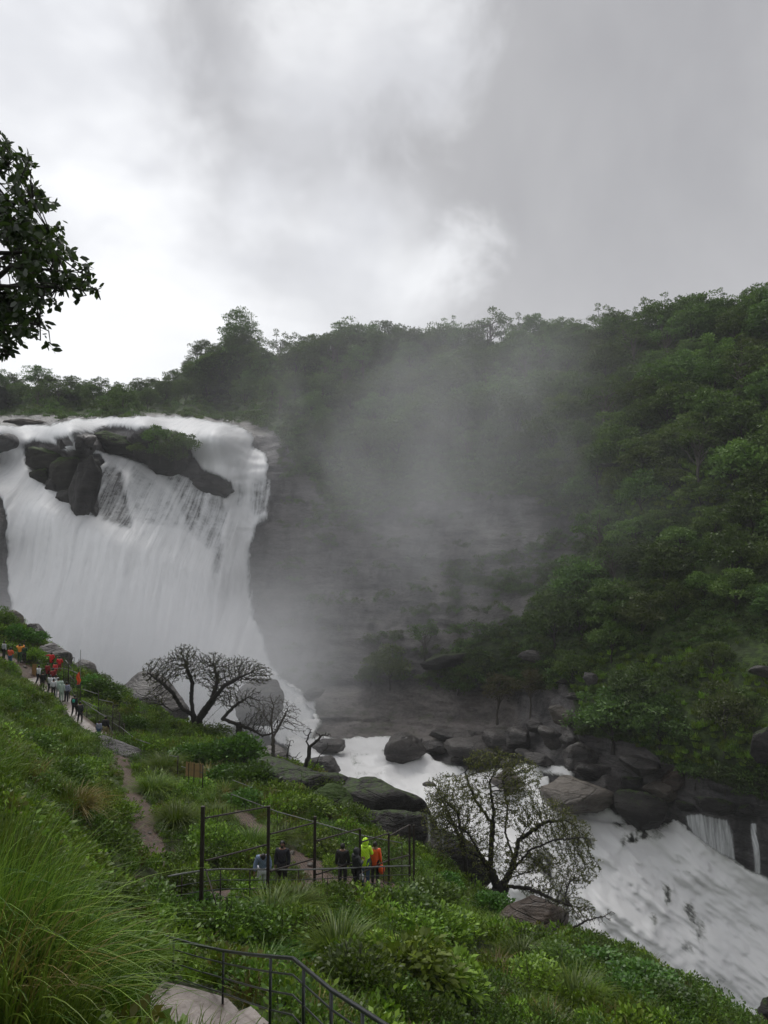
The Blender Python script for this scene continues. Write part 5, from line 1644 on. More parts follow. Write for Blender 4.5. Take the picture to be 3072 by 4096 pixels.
# thin creeping growth along the trodden ground
npt = 5000
qx = rng.uniform(-40, 10, npt); qy = rng.uniform(14, 72, npt)
b2 = bare(qx, qy)
kk = (b2 > -0.25) & (b2 < 0.5) & (rng.random(npt) < 0.8)
qx, qy = qx[kk], qy[kk]
gn_scatter('path_weeds', 'low weeds along the path edges', np.stack([qx, qy, Hq(qx, qy) - 0.03], -1), np.stack([qx * 0, qx * 0, rng.uniform(0, 6.28, len(qx))], -1), rng.uniform(.25, .55, len(qx)),
           np.where(rng.random(len(qx)) < 0.5, 6 + rng.integers(0, 3, len(qx)), rng.integers(0, 6, len(qx))), VAR)

# --- shrubs one can tell apart
SHR = {
    'vine': [clump('foliage', 300 + s, 1.0, 0.95, 2600, 0.12, M['leaf_vine'], 0.6, 0.2) for s in range(3)],
    'weed': [clump('foliage', 310 + s, 1.0, 1.0, 1700, 0.12, M['leaf_near'], 0.5, 0.3) for s in range(3)],
    'dark': [clump('foliage', 320 + s, 1.0, 1.0, 1800, 0.11, M['leaf_near_d'], 0.5, 0.2) for s in range(3)],
    'lime': [clump('foliage', 330 + s, 1.0, 1.0, 900, 0.17, M['leaf_lime'], 0.5, -0.3) for s in range(2)],
    'dry': [clump('foliage', 340, 1.0, 0.9, 1500, 0.10, M['leaf_dry'], 0.5, 0.3)],
    'olive': [clump('foliage', 345, 1.0, 0.9, 1500, 0.11, M['leaf_forest_c'], 0.5, 0.3)],
    'grass': [tuft('blades', 350 + s, 900, 1.5, 0.022, M['grass'], 0.35, 1.25, 6) for s in range(3)],
    'pale_grass': [tuft('blades', 360, 420, 1.5, 0.022, M['grass_dry'], 0.3, 1.2, 6)],
}
STEMS = {}
g = np.random.default_rng(5)
for s in range(3):
    p0_, p1_, a_, b_ = [], [], [], []
    for k in range(9):
        d = unit(np.array([g.normal() * .6, g.normal() * .6, 1.0]))
        m_ = d * 0.45; e = d * 0.95 + g.normal(size=3) * 0.1
        p0_ += [np.array([0, 0, -0.3]), m_]; p1_ += [m_, e]; a_ += [.02, .014]; b_ += [.014, .005]
    v, f = tubes(p0_, p1_, a_, b_, 5)
    STEMS[s] = mesh('stem', v, f, M['bark'])


def shrub(kind, u, v, d, w, h, label, cat='bush', name=None, group=None):
    """shrub with its foot on the hillside; w, h in metres"""
    hq = hit(u, v, 7, 95)
    b = on_hill(u, v, d, 0.05)
    if hq is not None and 0.6 < hq[1] / d < 1.5:
        k_ = hq[1] / d
        b = Vector((hq[0], hq[1], float(Hq(hq[0], hq[1])) - 0.05)); w *= k_; h *= k_
    t_ = thing(name or {'grass': 'grass_tussock', 'pale_grass': 'grass_tussock'}.get(kind, 'bush'), label, cat, b, rng.uniform(0, 6.28), group)
    t_.scale = (w, w, h)
    k = SHR[kind]
    obj(k[0].name.split('.')[0], k[int(rng.integers(0, len(k)))], t_)
    if 'grass' not in kind:
        obj('stem', STEMS[int(rng.integers(0, 3))], t_)
    return t_


for (k, u, v, d, w, h, lab) in [
    ('vine', 60, 2560, 74, 1.9, 1.6, 'rounded dark green bush above the yellow shirted walker'), ('vine', 130, 2570, 76, 1.7, 1.5, 'round bush against the grey boulder at upper left'), ('dark', 10, 2510, 76, 1.6, 1.9, 'bush at the left edge under the pale rock'),
    ('weed', 135, 2650, 71, 1.3, 1.5, 'bush beside the dirt end of the upper path'), ('vine', 350, 2760, 68, 1.9, 1.5, 'dark round bush behind the orange flag pole'), ('vine', 400, 2800, 66, 2.3, 1.9, 'big round bush behind the upper path railing'),
    ('vine', 530, 2920, 64, 1.6, 1.4, 'round bush on the slope right of the railing end'), ('weed', 590, 2990, 58, 1.2, 1.2, 'leafy bush right of the pale banded rock'), ('dark', 830, 2950, 66, 2.4, 1.5, 'dark scrub round the foot of the large bare tree'),
    ('dark', 910, 2990, 64, 1.8, 1.2, 'dark scrub under the crooked leaning tree'), ('olive', 700, 2920, 66, 1.4, .9, 'brownish scrub left of the large bare tree'),
    ('vine', 760, 3060, 54, 2.0, 1.6, 'creeper covered mound above the bamboo mat, leftmost'), ('vine', 860, 3060, 55, 2.1, 1.8, 'creeper covered mound above the bamboo mat, middle'), ('vine', 950, 3060, 56, 2.6, 2.4, 'highest creeper covered mound above the bamboo mat'),
    ('vine', 1010, 3150, 51, 2.2, 1.9, 'creeper covered mound at the right end of the row'), ('vine', 900, 3140, 49, 1.9, 1.4, 'lower creeper covered mound behind the bamboo mat'), ('vine', 980, 3230, 46, 1.6, 1.2, 'small creeper mound under the row of mounds'),
    ('grass', 660, 3090, 47, 1.5, 1.3, 'arching grass tussock left of the bamboo mat'), ('grass', 610, 3180, 41, 1.4, 1.2, 'dark arching grass tussock beside the dirt trail'), ('grass', 700, 3310, 34, 1.2, 1.2, 'large drooping grass tussock left of the tall fence post'),
    ('pale_grass', 830, 3130, 46, 1.4, 1.2, 'brownish grass tussock below the bamboo mat'), ('weed', 780, 3180, 44, 1.4, 1.1, 'bright weedy bush below the bamboo mat'), ('grass', 850, 3280, 37, 1.1, .9, 'pale green tussock above the spiked fence'),
    ('grass', 1005, 3400, 34, 1.2, 1.1, 'drooping grass tussock behind the first two fence posts'), ('grass', 1110, 3380, 35, 1.1, 1.0, 'grass tussock hanging over the red earth bank'), ('weed', 850, 3420, 32, 1.5, 1.4, 'green bush behind the tall fence post'),
    ('dark', 780, 3480, 29, 1.2, 1.0, 'dark low bush behind the handrail'), ('weed', 960, 3480, 31, 1.1, 1.1, 'bush behind the man in the pale blue shirt'), ('weed', 1290, 3420, 35, 1.2, .8, 'bright green hummock behind the walkers'),
    ('dark', 1330, 3230, 50, 1.6, 1.9, 'leafy dark bush on the black rocks'), ('olive', 1270, 3180, 52, 1.6, 1.6, 'olive leaved bush on the rock shoulder under the hooked tree'), ('dark', 1390, 3290, 47, 1.5, 1.4, 'bush low on the black rocks'),
    ('weed', 1150, 3200, 48, 1.6, 1.1, 'bright bush below the rock shoulder'), ('weed', 1240, 3260, 44, 1.5, 1.2, 'light green bush on the bank behind the fence'), ('olive', 1210, 3170, 52, 1.2, 1.3, 'small olive bush in the crack of the rock shoulder'),
    ('vine', 1790, 3560, 40, 1.1, .9, 'dark green bush on the lip right of the fence'), ('vine', 1960, 3650, 38, 1.5, 1.0, 'rounded vine bush at the foot of the big spreading tree'), ('vine', 2060, 3640, 38.5, 1.0, .8, 'small vine bush left of the large brown boulder'),
    ('dark', 1720, 3640, 30, 1.5, 1.2, 'dark bush just below the end of the fence'), ('dark', 1580, 3680, 27, 1.6, 1.2, 'dark bush below the orange raincoat'), ('dry', 1400, 3640, 27, .9, .9, 'reddish brown bush under the handrail'),
    ('dark', 1310, 3640, 26, 1.0, 1.1, 'dark leafy bush hiding the foot of the third fence post'), ('weed', 1010, 3620, 24.5, .9, .8, 'upright green bush in front of the pale blue shirted man'), ('grass', 1180, 3660, 23.5, 1.0, .9, 'pale green grass tussock below the handrail'),
    ('grass', 1080, 3700, 22.5, 1.2, .9, 'wide grass tussock under the handrail middle'), ('dark', 700, 3620, 23, 1.1, 1.2, 'broad leaved bush left of the tall fence post foot'), ('vine', 780, 3680, 21.5, .9, .8, 'fresh green bush in front of the tall fence post'),
    ('grass', 1350, 3850, 19.5, 1.2, 1.1, 'bushy grass tussock with long hanging blades in the middle foreground'), ('dry', 1280, 3770, 21.5, .9, .8, 'rusty leaved bush above the hanging grass'), ('dark', 1120, 3800, 20, 1.3, 1.0, 'dark bush behind the bend of the near railing'),
    ('dark', 900, 3740, 21, 1.3, 1.0, 'leafy dark bush behind the near railing'), ('weed', 1200, 3750, 21.5, 1.0, .9, 'bright weedy bush above the railing bend'), ('dark', 1420, 3980, 16.5, 1.2, 1.0, 'dark undergrowth bush right of the near railing'),
    ('vine', 1150, 3930, 16.5, .9, .8, 'fresh fern bush seen through the near railing'), ('grass', 880, 3930, 16.8, .8, .7, 'grass tussock behind the railing at the landing'), ('grass', 1040, 3960, 15.5, .8, .7, 'grass tussock seen through the railing bend'),
    ('lime', 1620, 3950, 14.0, 1.05, .95, 'yellow green bush with large drooping leaves in the foreground'), ('lime', 1760, 3990, 14.0, .9, .85, 'right hand part of the large leaved bush clump'), ('lime', 1540, 3880, 15.5, .7, .8, 'taller left sprig of large drooping leaves'),
    ('lime', 1800, 4110, 12.0, .7, .6, 'low large leaved bush at the bottom edge'), ('pale_grass', 1985, 3920, 24, .9, .8, 'straw coloured grass tussock right of the large leaved bush'), ('grass', 2080, 3870, 27, 1.1, .9, 'blue green grass tussock under the dark broken rock'),
    ('weed', 1750, 3760, 26, 1.5, 1.1, 'bright weedy bush below the grassy lip'), ('weed', 1640, 3760, 24, 1.3, 1.0, 'weedy bush above the large leaved bush'), ('dark', 2250, 3900, 28, 1.5, 1.0, 'dark bush right below the large brown boulder'),
    ('weed', 2140, 3960, 24, 1.2, .9, 'green bush in the lower right foreground'), ('grass', 2300, 4020, 22, 1.1, .9, 'grass tussock in the lower right foreground'), ('vine', 2400, 3890, 32, 1.7, .8, 'vine mat bulging at the lip above the fall'),
    ('vine', 2550, 3950, 30, 1.7, .8, 'vine mat lower down the lip above the fall'), ('vine', 2680, 4030, 28, 1.5, .8, 'lowest vine mat on the lip above the fall'), ('vine', 2480, 4010, 26, 1.3, .8, 'dark vine hump inside the lip'),
    ('dark', 220, 3150, 30, 1.5, 1.4, 'dark weedy bush on the bank above the long grass'), ('weed', 330, 3120, 34, 1.3, 1.1, 'rosette leaved bush left of the dirt trail'), ('dark', 120, 3020, 36, 1.6, 1.3, 'dark tangle of weeds on the left bank'),
    ('grass', 300, 3260, 25, 1.1, 1.0, 'grass tussock drooping over the dark hollow'), ('dark', 420, 3420, 24, 1.2, 1.0, 'bush on the left edge of the dirt trail'), ('weed', 480, 3280, 33, 1.1, .9, 'bright bush beside the dirt trail'),
    ('dark', 600, 3680, 19.5, 1.2, 1.0, 'round leaved bush above the near railing end'), ('dark', 420, 3700, 15, 1.0, .9, 'dark bush behind the long grass'), ('grass', 540, 3890, 13.5, .7, .8, 'grass tussock left of the concrete landing'),
]:
    shrub(k, u, v, d, w, h, lab, 'grass tuft' if 'grass' in k else 'bush')

# large leaves of the yellow green bush hang on visible stems
# --- long arching grass at the left
g = np.random.default_rng(31)


def long_grass(label, cu, cv, d, n, ln, rad, bend, seed, mat):
    b = on_hill(cu, cv, d, 0.05)
    g = np.random.default_rng(seed)
    t_ = thing('long_grass_clump', label, 'grass', b)
    a = g.uniform(0, 2 * np.pi, n)
    base = np.stack([np.cos(a), np.sin(a), np.zeros(n)], -1) * (rad * np.sqrt(g.random(n)))[:, None]
    base[:, 2] = H(base[:, 0] + b.x, base[:, 1] + b.y) - b.z
    L_ = ln * g.uniform(0.55, 1.15, n)
    d = np.array(bend)[None] + np.stack([np.cos(a), np.sin(a), np.zeros(n)], -1) * g.uniform(0.1, 0.5, n)[:, None] + g.normal(size=(n, 3)) * np.array([.22, .22, 0])
    d[:, 2] = 0
    side = unit(np.cross(d + 1e-6, np.array([0, 0, 1.0])) + g.normal(size=(n, 3)) * .3)
    segs = 9
    ar = g.uniform(0.35, 1.25, n)
    rows = []
    for k in range(segs + 1):
        q = k / segs
        c = base + d * (L_ * (q ** 1.7) * ar * 0.75)[:, None]
        c[:, 2] += L_ * (q - 0.48 * ar * q ** 2.4)
        w = (0.0085 * (1 - q ** 2) + 0.001)
        rows.append(np.stack([c + side * w, c - side * w], 1))
    v = np.stack(rows, 1).reshape(n, -1, 3)
    q = np.array([[2 * k, 2 * k + 1, 2 * k + 3, 2 * k + 2] for k in range(segs)])
    f = (q[None] + (np.arange(n) * 2 * (segs + 1))[:, None, None]).reshape(-1, 4)
    obj('blades', mesh('blades', v.reshape(-1, 3), f, mat, {'rnd': np.repeat(g.random(n), 2 * (segs + 1))}, smooth=False), t_)
    return t_


long_grass('tall fresh grass clump arching to the right at the left edge, upper one', -60, 3550, 8.5, 1300, 2.4, 0.9, (.35, -.1, 0), 1, M['grass_long'])
long_grass('tall fresh grass clump arching over the middle of the left bank', 100, 3750, 8.2, 1100, 2.0, 0.75, (.3, -.1, 0), 2, M['grass_long'])
long_grass('lower clump of long grass falling towards the concrete landing', 300, 3900, 8.6, 900, 1.7, 0.6, (.1, -.1, 0), 3, M['grass'])
long_grass('long grass clump at the lower left corner', 30, 4000, 6.8, 500, 1.4, 0.7, (.25, -.1, 0), 4, M['grass_long'])
long_grass('sparse dry grass stalks mixed in at the left edge', -20, 3880, 7.0, 160, 1.7, 0.5, (.5, -.1, 0), 5, M['grass_dry'])
long_grass('long grass clump highest on the left bank', 60, 3350, 11.5, 1100, 2.0, 0.9, (.35, -.1, 0), 6, M['grass_long'])
long_grass('thin long grass between the landing and the long clumps', 440, 3930, 10.5, 450, 1.4, 0.5, (.05, -.1, 0), 7, M['grass'])

# =================================================================== built things on the hillside
ZL = -7.0
KR = 0.885


def Pz(u, v, z):
    q = P(u, v, 1.0)
    return q * (z / q[2])


M['concrete'] = None
m, t = material('wet_concrete')
co = t.n('ShaderNodeTexCoord').outputs['Object']
a_ = t.noise(co, 1.6, 6, 0.65, 0.5); b_ = t.noise(co, 9.0, 5, 0.7)
c_ = t.mix(t.smooth(a_, 0.35, 0.65), (0.095, 0.072, 0.058), (0.22, 0.185, 0.165))
c_ = t.mix(t.smooth(b_, 0.52, 0.68, 0, 0.55), c_, (0.10, 0.075, 0.05))
vor = t.n('ShaderNodeTexVoronoi', {'Vector': co, 'Scale': 0.55}, feature='DISTANCE_TO_EDGE').outputs[0]
c_ = t.mix(t.smooth(vor, 0, 0.02, 0.5, 0), c_, (0.07, 0.04, 0.03))
bp_ = t.n('ShaderNodeBump', {'Height': t.math('ADD', a_, b_), 'Strength': 0.6, 'Distance': 0.03})
pb = t.n('ShaderNodeBsdfPrincipled', {'Base Color': c_, 'Roughness': t.math('MULTIPLY_ADD', b_, 0.6, 0.08), 'Normal': bp_.outputs[0]})
M['concrete'] = finish(m, t, pb.outputs[0])


def prism(name, poly, zt, th, mat, res=9):
    """slab with a slightly uneven top"""
    import bmesh
    pts = np.array([[p[0], p[1]] for p in poly])
    ring = []
    for i in range(len(pts)):
        a, b = pts[i], pts[(i + 1) % len(pts)]
        for k in range(res):
            q = a + (b - a) * k / res
            ring.append(q + rng.normal(size=2) * 0.004)
    ring = np.array(ring); n = len(ring); c = ring.mean(0)
    vs = []; levels = [1.0, 0.97, 0.75, 0.5, 0.25]
    vs += [[x, y, zt - th] for x, y in ring]
    for li, l in enumerate(levels):
        for q in ring:
            w = c + (q - c) * l
            dz = 0 if li else -0.03
            vs.append([w[0], w[1], zt + dz + 0.015 * fbm(np.array([[w[0] * 2, w[1] * 2, 0.]]), 2, 3)[0]])
    vs.append([c[0], c[1], zt])
    fs = []
    for l in range(len(levels)):
        for i in range(n):
            j = (i + 1) % n
            fs.append((l * n + i, l * n + j, (l + 1) * n + j, (l + 1) * n + i))
    L0 = len(levels) * n
    fs += [(L0 + i, L0 + (i + 1) % n, L0 + n) for i in range(n)]
    me = mesh(name, vs, fs, mat, smooth=False)
    bm = bmesh.new(); bm.from_mesh(me); bmesh.ops.recalc_face_normals(bm, faces=bm.faces); bm.to_mesh(me); bm.free()
    return me


land = thing('stair_landing', 'wet pale concrete landing with one raised step inside the near railing', 'landing', tuple(Pz(800, 4020, ZL)))
base = np.array(Pz(800, 4020, ZL))
pl1 = [Pz(u, v, ZL) - base for u, v in ((600, 3975), (648, 3918), (760, 3945), (915, 3995), (960, 4040), (860, 4200), (560, 4200))]
obj('floor_slab', prism('floor_slab', pl1, 0.0, 0.6, M['concrete']), land)
pl2 = [(Pz(u, v, ZL + 0.2) - base) * np.array([1, 1, 0]) for u, v in ((785, 4105), (1005, 4018), (1075, 4085), (1180, 4300), (700, 4280))]
obj('step', prism('step', pl2, 0.2, 0.5, M['concrete']), land)


def ribbon(line, sm=8):
    pts = np.array(line)
    tt_ = np.linspace(0, len(pts) - 1, (len(pts) - 1) * sm + 1)
    x = np.interp(tt_, range(len(pts)), pts[:, 0]); y = np.interp(tt_, range(len(pts)), pts[:, 1]); w = np.interp(tt_, range(len(pts)), pts[:, 2])
    dx, dy = np.gradient(x), np.gradient(y); L_ = np.hypot(dx, dy); nx, ny = -dy / L_, dx / L_
    vs = []
    for i in range(len(x)):
        zc = float(H(np.array([x[i]]), np.array([y[i]]))[0]) + 0.12
        for s in (-1.0, -0.5, 0, 0.5, 1.0):
            vs.append([x[i] + nx[i] * w[i] * s, y[i] + ny[i] * w[i] * s, zc])
        for s in (-1.0, 1.0):
            vs.append([x[i] + nx[i] * w[i] * s, y[i] + ny[i] * w[i] * s, zc - 0.5])
    fs = []
    for i in range(len(x) - 1):
        a = 7 * i; b = a + 7
        fs += [(a + k, a + k + 1, b + k + 1, b + k) for k in range(4)] + [(a + 5, a, b, b + 5), (a + 4, a + 6, b + 6, b + 4)]
    return np.array(vs), fs


v, f = ribbon(PATH_CON)
tag(obj('path', mesh('path', v, f, M['concrete'])), 'narrow wet concrete path climbing along the hillside', None, None, 'structure')

# fallen leaf on the landing
lf_ = Pz(642, 3955, ZL + 0.04)
t_ = tag(obj('fallen_leaf', mesh('fallen_leaf', [(0, 0, 0.02), (.05, .03, .05), (.13, .02, .03), (.2, 0, .06), (.13, -.05, .02), (.05, -.05, .03)], [(0, 1, 2, 3, 4, 5)], M['bark_dark'], smooth=False), None, tuple(lf_)), 'curled dark dead leaf lying on the concrete landing', 'leaf')

# --- near railing
ra = thing('railing', 'dark wet steel handrail with three lower bars curving down to the bottom edge', 'railing', tuple(P(894, 3999, 14.6 * KR)))
o0 = np.array(P(894, 3999, 14.6 * KR))
TOP = [(520, 3712, 18.3), (600, 3728, 17.5), (695, 3754, 16.4), (790, 3780, 15.5), (894, 3803, 14.6), (1000, 3818, 12.8), (1083, 3826, 11.6), (1172, 3833, 10.9), (1215, 3868, 10.4), (1325, 3960, 9.4), (1450, 4040, 8.6), (1580, 4125, 7.9), (1720, 4230, 7.2)]
TOP = [(a, b, c * KR) for a, b, c in TOP]
HT = 0.87
obj('handrail', mesh('handrail', *pipe([P(*q) - o0 for q in TOP], 0.024, 8), M['steel']), ra)
for fr in (0.20, 0.47, 0.74):
    obj('bar', mesh('bar', *pipe([P(*q) - o0 - np.array([0, 0, HT * fr + 0.02]) for q in TOP], 0.012, 6), M['steel']), ra)
for q in (TOP[2], TOP[4], TOP[6], TOP[8], TOP[9], TOP[10], (560, 3720, 17.9 * KR)):
    a = P(*q) - o0
    obj('post', mesh('post', *pipe([a - np.array([0, 0, HT + 0.12]), a], 0.02, 8), M['steel']), ra)

# --- low handrail in front of the walkers
rb = thing('railing', 'low rusty pipe railing with three rails in front of the walkers', 'railing', tuple(P(883, 3590, 25)))
o0 = np.array(P(883, 3590, 25))
T2 = [(672, 3506, 23.2), (740, 3493, 23.7), (810, 3482, 24.3), (885, 3476, 25), (1000, 3478, 25.8), (1195, 3479, 27.3), (1355, 3474, 28.8), (1535, 3466, 30.5), (1640, 3463, 31.5)]
for h in (0.0, 0.34, 0.62, 0.88):
    obj('handrail' if h == 0 else 'rail', mesh('rail', *pipe([P(*q) - o0 - np.array([0, 0, h]) for q in T2], 0.028 if h == 0 else 0.016, 7), M['grey_pipe'] if h == 0 else M['steel']), rb)
for u in (728, 883, 1000, 1105, 1195, 1290, 1355, 1445, 1535):
    vv_ = np.interp(u, [q[0] for q in T2], [q[1] for q in T2]); d_ = np.interp(u, [q[0] for q in T2], [q[2] for q in T2])
    a = P(u, vv_, d_) - o0
    obj('post', mesh('post', *pipe([a - np.array([0, 0, 1.25]), a], 0.022, 7), M['rust']), rb)

# --- tall spiked fence
fe = thing('spiked_fence', 'tall rusty steel fence with slanting rails and a row of spikes', 'fence', tuple(P(808, 3640, 24)))
o0 = np.array(P(808, 3640, 24))
POSTS = [(812, 3225, 3665, 24.0, .055), (1075, 3224, 3575, 26.3, .050), (1260, 3266, 3560, 28.3, .05), (1440, 3315, 3560, 30.2, .045), (1555, 3332, 3565, 31.6, .04), (1638, 3300, 3530, 32.6, .045), (1655, 3300, 3530, 33.2, .04)]
for (u, v0_, v1_, d_, w_) in POSTS:
    a = P(u, v0_, d_) - o0; b = P(u - 3, v1_, d_) - o0; b[0] = a[0]; b[1] = a[1]
    vv_, ff_ = boxmesh(b, a, 2 * w_, 2 * w_, (0, 1, 0))
    obj('post', mesh('post', vv_, ff_, M['rust'], smooth=False), fe)
RAILS = [((822, 3272, 24), (1070, 3227, 26.3)), ((1081, 3336, 26.3), (1256, 3292, 28.3)), ((1266, 3363, 28.3), (1436, 3316, 30.2)), ((1446, 3368, 30.2), (1555, 3333, 31.6)), ((1560, 3342, 31.6), (1636, 3300, 32.6)),
         ((822, 3443, 24), (1070, 3378, 26.3)), ((1081, 3485, 26.3), (1256, 3435, 28.3)), ((1266, 3498, 28.3), (1436, 3443, 30.2)), ((1446, 3492, 30.2), (1555, 3440, 31.6)), ((1560, 3440, 31.6), (1640, 3420, 32.6))]
spk = mesh('spike', *merge([boxmesh((0, 0, 0), (0, 0, 0.17), .012, .012, (0, 1, 0)), (np.array([[-.014, 0, .17], [.014, 0, .17], [0, 0, .24], [0, .012, .17]]), [(0, 1, 2), (1, 3, 2), (3, 0, 2)])]), M['rust'], smooth=False)
for i, (a, b) in enumerate(RAILS):
    A_, B_ = P(*a) - o0, P(*b) - o0
    vv_, ff_ = boxmesh(A_, B_, .045, .045)
    obj('rail', mesh('rail', vv_, ff_, M['rust'], smooth=False), fe)
    if i < 5:
        n = int(np.linalg.norm(B_ - A_) / 0.17)
        for k in range(1, n):
            q = A_ + (B_ - A_) * k / n
            o = obj('spike', spk, fe, tuple(q + np.array([0, 0, 0.02])))
            o.rotation_euler = (rng.uniform(-.05, .05), rng.uniform(-.07, .07), 0)
a, b = P(822, 3475, 23.9) - o0, P(874, 3645, 22.6) - o0
obj('brace', mesh('brace', *pipe([a, b], 0.022, 6), M['rust']), fe)
wires = []
for (p, q) in [(0, 1), (1, 2), (2, 3), (3, 4), (4, 5)]:
    a0, a1 = P(POSTS[p][0], RAILS[p][0][1], POSTS[p][3]) - o0, P(POSTS[q][0], RAILS[p][1][1], POSTS[q][3]) - o0
    Hh = 2.1
    W_ = np.linalg.norm(a1 - a0); n = int(W_ / 0.12)
    for k in range(-int(Hh / .12), n):
        for s in (1, -1):
            x0_, x1_ = k * .12, k * .12 + Hh
            c0, c1 = max(0, x0_), min(W_, x1_)
            if c1 <= c0: continue
            f0, f1 = (c0 - x0_) / Hh, (c1 - x0_) / Hh
            if s < 0: f0, f1 = 1 - f0, 1 - f1
            wires.append((a0 + (a1 - a0) * c0 / W_ - np.array([0, 0, Hh * f0]), a0 + (a1 - a0) * c1 / W_ - np.array([0, 0, Hh * f1])))
v, f = tubes([w[0] for w in wires], [w[1] for w in wires], .0022, .0022, 3)
tag(obj('netting', mesh('netting', v, f, M['rust']), fe), None, None, None, 'stuff')

# thin sloping rail behind the fence, running down to the stream side
rc = thing('railing', 'thin sloping pipe rail crossing behind the spiked fence', 'railing', tuple(P(925, 3176, 42)))
o0 = np.array(P(925, 3176, 42))
L1 = [(925, 3176, 43), (1110, 3247, 40), (1256, 3287, 38), (1440, 3340, 36), (1608, 3372, 34.5)]
obj('rail', mesh('rail', *pipe([P(*q) - o0 for q in L1], 0.022, 6), M['grey_pipe']), rc)
for q in L1:
    a = P(*q) - o0
    obj('post', mesh('post', *pipe([a - np.array([0, 0, 1.5]), a], 0.02, 6), M['rust']), rc)
# small thin railing near the mat
rd = thing('railing', 'short leaning rail beside the bamboo mat', 'railing', tuple(P(715, 3040, 44)))
o0 = np.array(P(715, 3040, 44))
for pts_ in ([(678, 3022, 46), (715, 3028, 45)], [(725, 3066, 43), (770, 3078, 42.5), (812, 3092, 42)], [(1010, 3150, 42), (930, 3120, 43)]):
    obj('rail', mesh('rail', *pipe([P(*q) - o0 for q in pts_], 0.018, 6), M['grey_pipe']), rd)
for q in ((712, 3020, 45), (812, 3060, 42)):
    a = P(*q) - o0
    obj('post', mesh('post', *pipe([a - np.array([0, 0, 1.2]), a], 0.03, 6), M['rust']), rd)

# --- bamboo mat screen
M['bamboo'] = plain('weathered_bamboo', (0.30, 0.20, 0.09), 0.7, var=0.45, scale=4)
bm_ = thing('bamboo_screen', 'weathered brown bamboo mat screen standing among the bushes', 'screen', tuple(P(777, 3108, 42.3)))
o0 = np.array(P(777, 3108, 42.3))
A_, B_ = P(742, 3105, 42.5) - o0, P(811, 3112, 42.1) - o0
slat = mesh('slat', *boxmesh((0, 0, 0), (0, 0, 0.76), .044, .012, (0, 1, 0)), M['bamboo'], smooth=False)
for k in range(20):
    q = A_ + (B_ - A_) * (k + .5) / 20
    o = obj('slat', slat, bm_, tuple(q + np.array([0, 0.015 * rng.normal(), 0.02 * rng.normal()])))
    o.rotation_euler = (rng.uniform(-.03, .03), rng.uniform(-.03, .03), 0)
for k in (0.18, 0.5, 0.85):
    vv_, ff_ = boxmesh(A_ + (B_ - A_) * k + np.array([0, -.03, -.3]), A_ + (B_ - A_) * k + np.array([0, -.03, .74]), .03, .03, (0, 1, 0))
    obj('stake', mesh('stake', vv_, ff_, M['bark'], smooth=False), bm_)

# --- railing of the upper path
ru = thing('path_railing', 'tall thin steel railing with pipes and netting beside the upper path', 'railing', tuple(P(400, 2890, 61)))
o0 = np.array(P(400, 2890, 61))
UP = [(277, 2616, 2740, 66, .05), (297, 2630, 2700, 66.5, .025), (316, 2636, 2780, 65.5, .025), (256, 2648, 2745, 67, .03), (322, 2735, 2800, 64.5, .04), (281, 2700, 2790, 65, .03), (395, 2763, 2893, 62, .03), (452, 2811, 2927, 60.5, .035),
      (478, 2850, 2965, 59.5, .03), (497, 2893, 2970, 59, .04), (348, 2830, 2870, 62.5, .03), (365, 2700, 2745, 70, .02), (344, 2685, 2725, 71, .02), (332, 2676, 2705, 72, .02), (385, 2858, 2905, 61.5, .03), (440, 2905, 2955, 60.3, .03), (407, 2880, 2915, 61.2, .025)]
for (u, v0_, v1_, d_, w_) in UP:
    a = P(u, v0_, d_) - o0; b = P(u, v1_, d_) - o0; b[:2] = a[:2]
    obj('post', mesh('post', *pipe([b - np.array([0, 0, .5]), a], w_, 6), M['rust']), ru)
for pts_ in ([(280, 2632, 66), (298, 2630, 66)], [(256, 2673, 67), (300, 2688, 66), (318, 2698, 65.5)], [(148, 2675, 68), (256, 2673, 67)], [(328, 2756, 64.5), (395, 2778, 62)], [(396, 2798, 62), (452, 2810, 60.5)], [(326, 2800, 64), (395, 2834, 62)],
             [(326, 2800, 64), (368, 2832, 62.5), (420, 2866, 61), (440, 2905, 60.3), (458, 2950, 59.5)], [(396, 2856, 62), (452, 2868, 60.5)], [(478, 2905, 59.5), (540, 2955, 57), (600, 2975, 55)], [(297, 2690, 66), (262, 2640, 67)],
             [(278, 2700, 65), (300, 2728, 65)], [(300, 2740, 65), (322, 2740, 64.5)], [(281, 2745, 65), (296, 2785, 64.5)], [(452, 2890, 60.5), (478, 2910, 59.5)]):
    obj('rail', mesh('rail', *pipe([P(*q) - o0 for q in pts_], 0.028, 6), M['grey_pipe']), ru)
wires = []
for (qa, qb, h) in (((452, 2812, 60.5), (478, 2850, 59.5), 1.9), ((478, 2850, 59.5), (497, 2893, 59), 1.7), ((258, 2648, 67), (277, 2650, 66), 1.9), ((281, 2700, 65), (322, 2735, 64.5), 1.5), ((395, 2800, 62), (452, 2825, 60.5), 1.9)):
    a0, a1 = P(*qa) - o0, P(*qb) - o0
    W_ = np.linalg.norm(a1 - a0)
    for k in range(int(W_ / .1)):
        q = a0 + (a1 - a0) * k * .1 / W_; wires.append((q, q - np.array([0, 0, h])))
    for k in range(int(h / .1)):
        dz = np.array([0, 0, k * .1]); wires.append((a0 - dz, a1 - dz))
v, f = tubes([w[0] for w in wires], [w[1] for w in wires], .006, .006, 3)
tag(obj('netting', mesh('netting', v, f, M['rust']), ru), None, None, None, 'stuff')

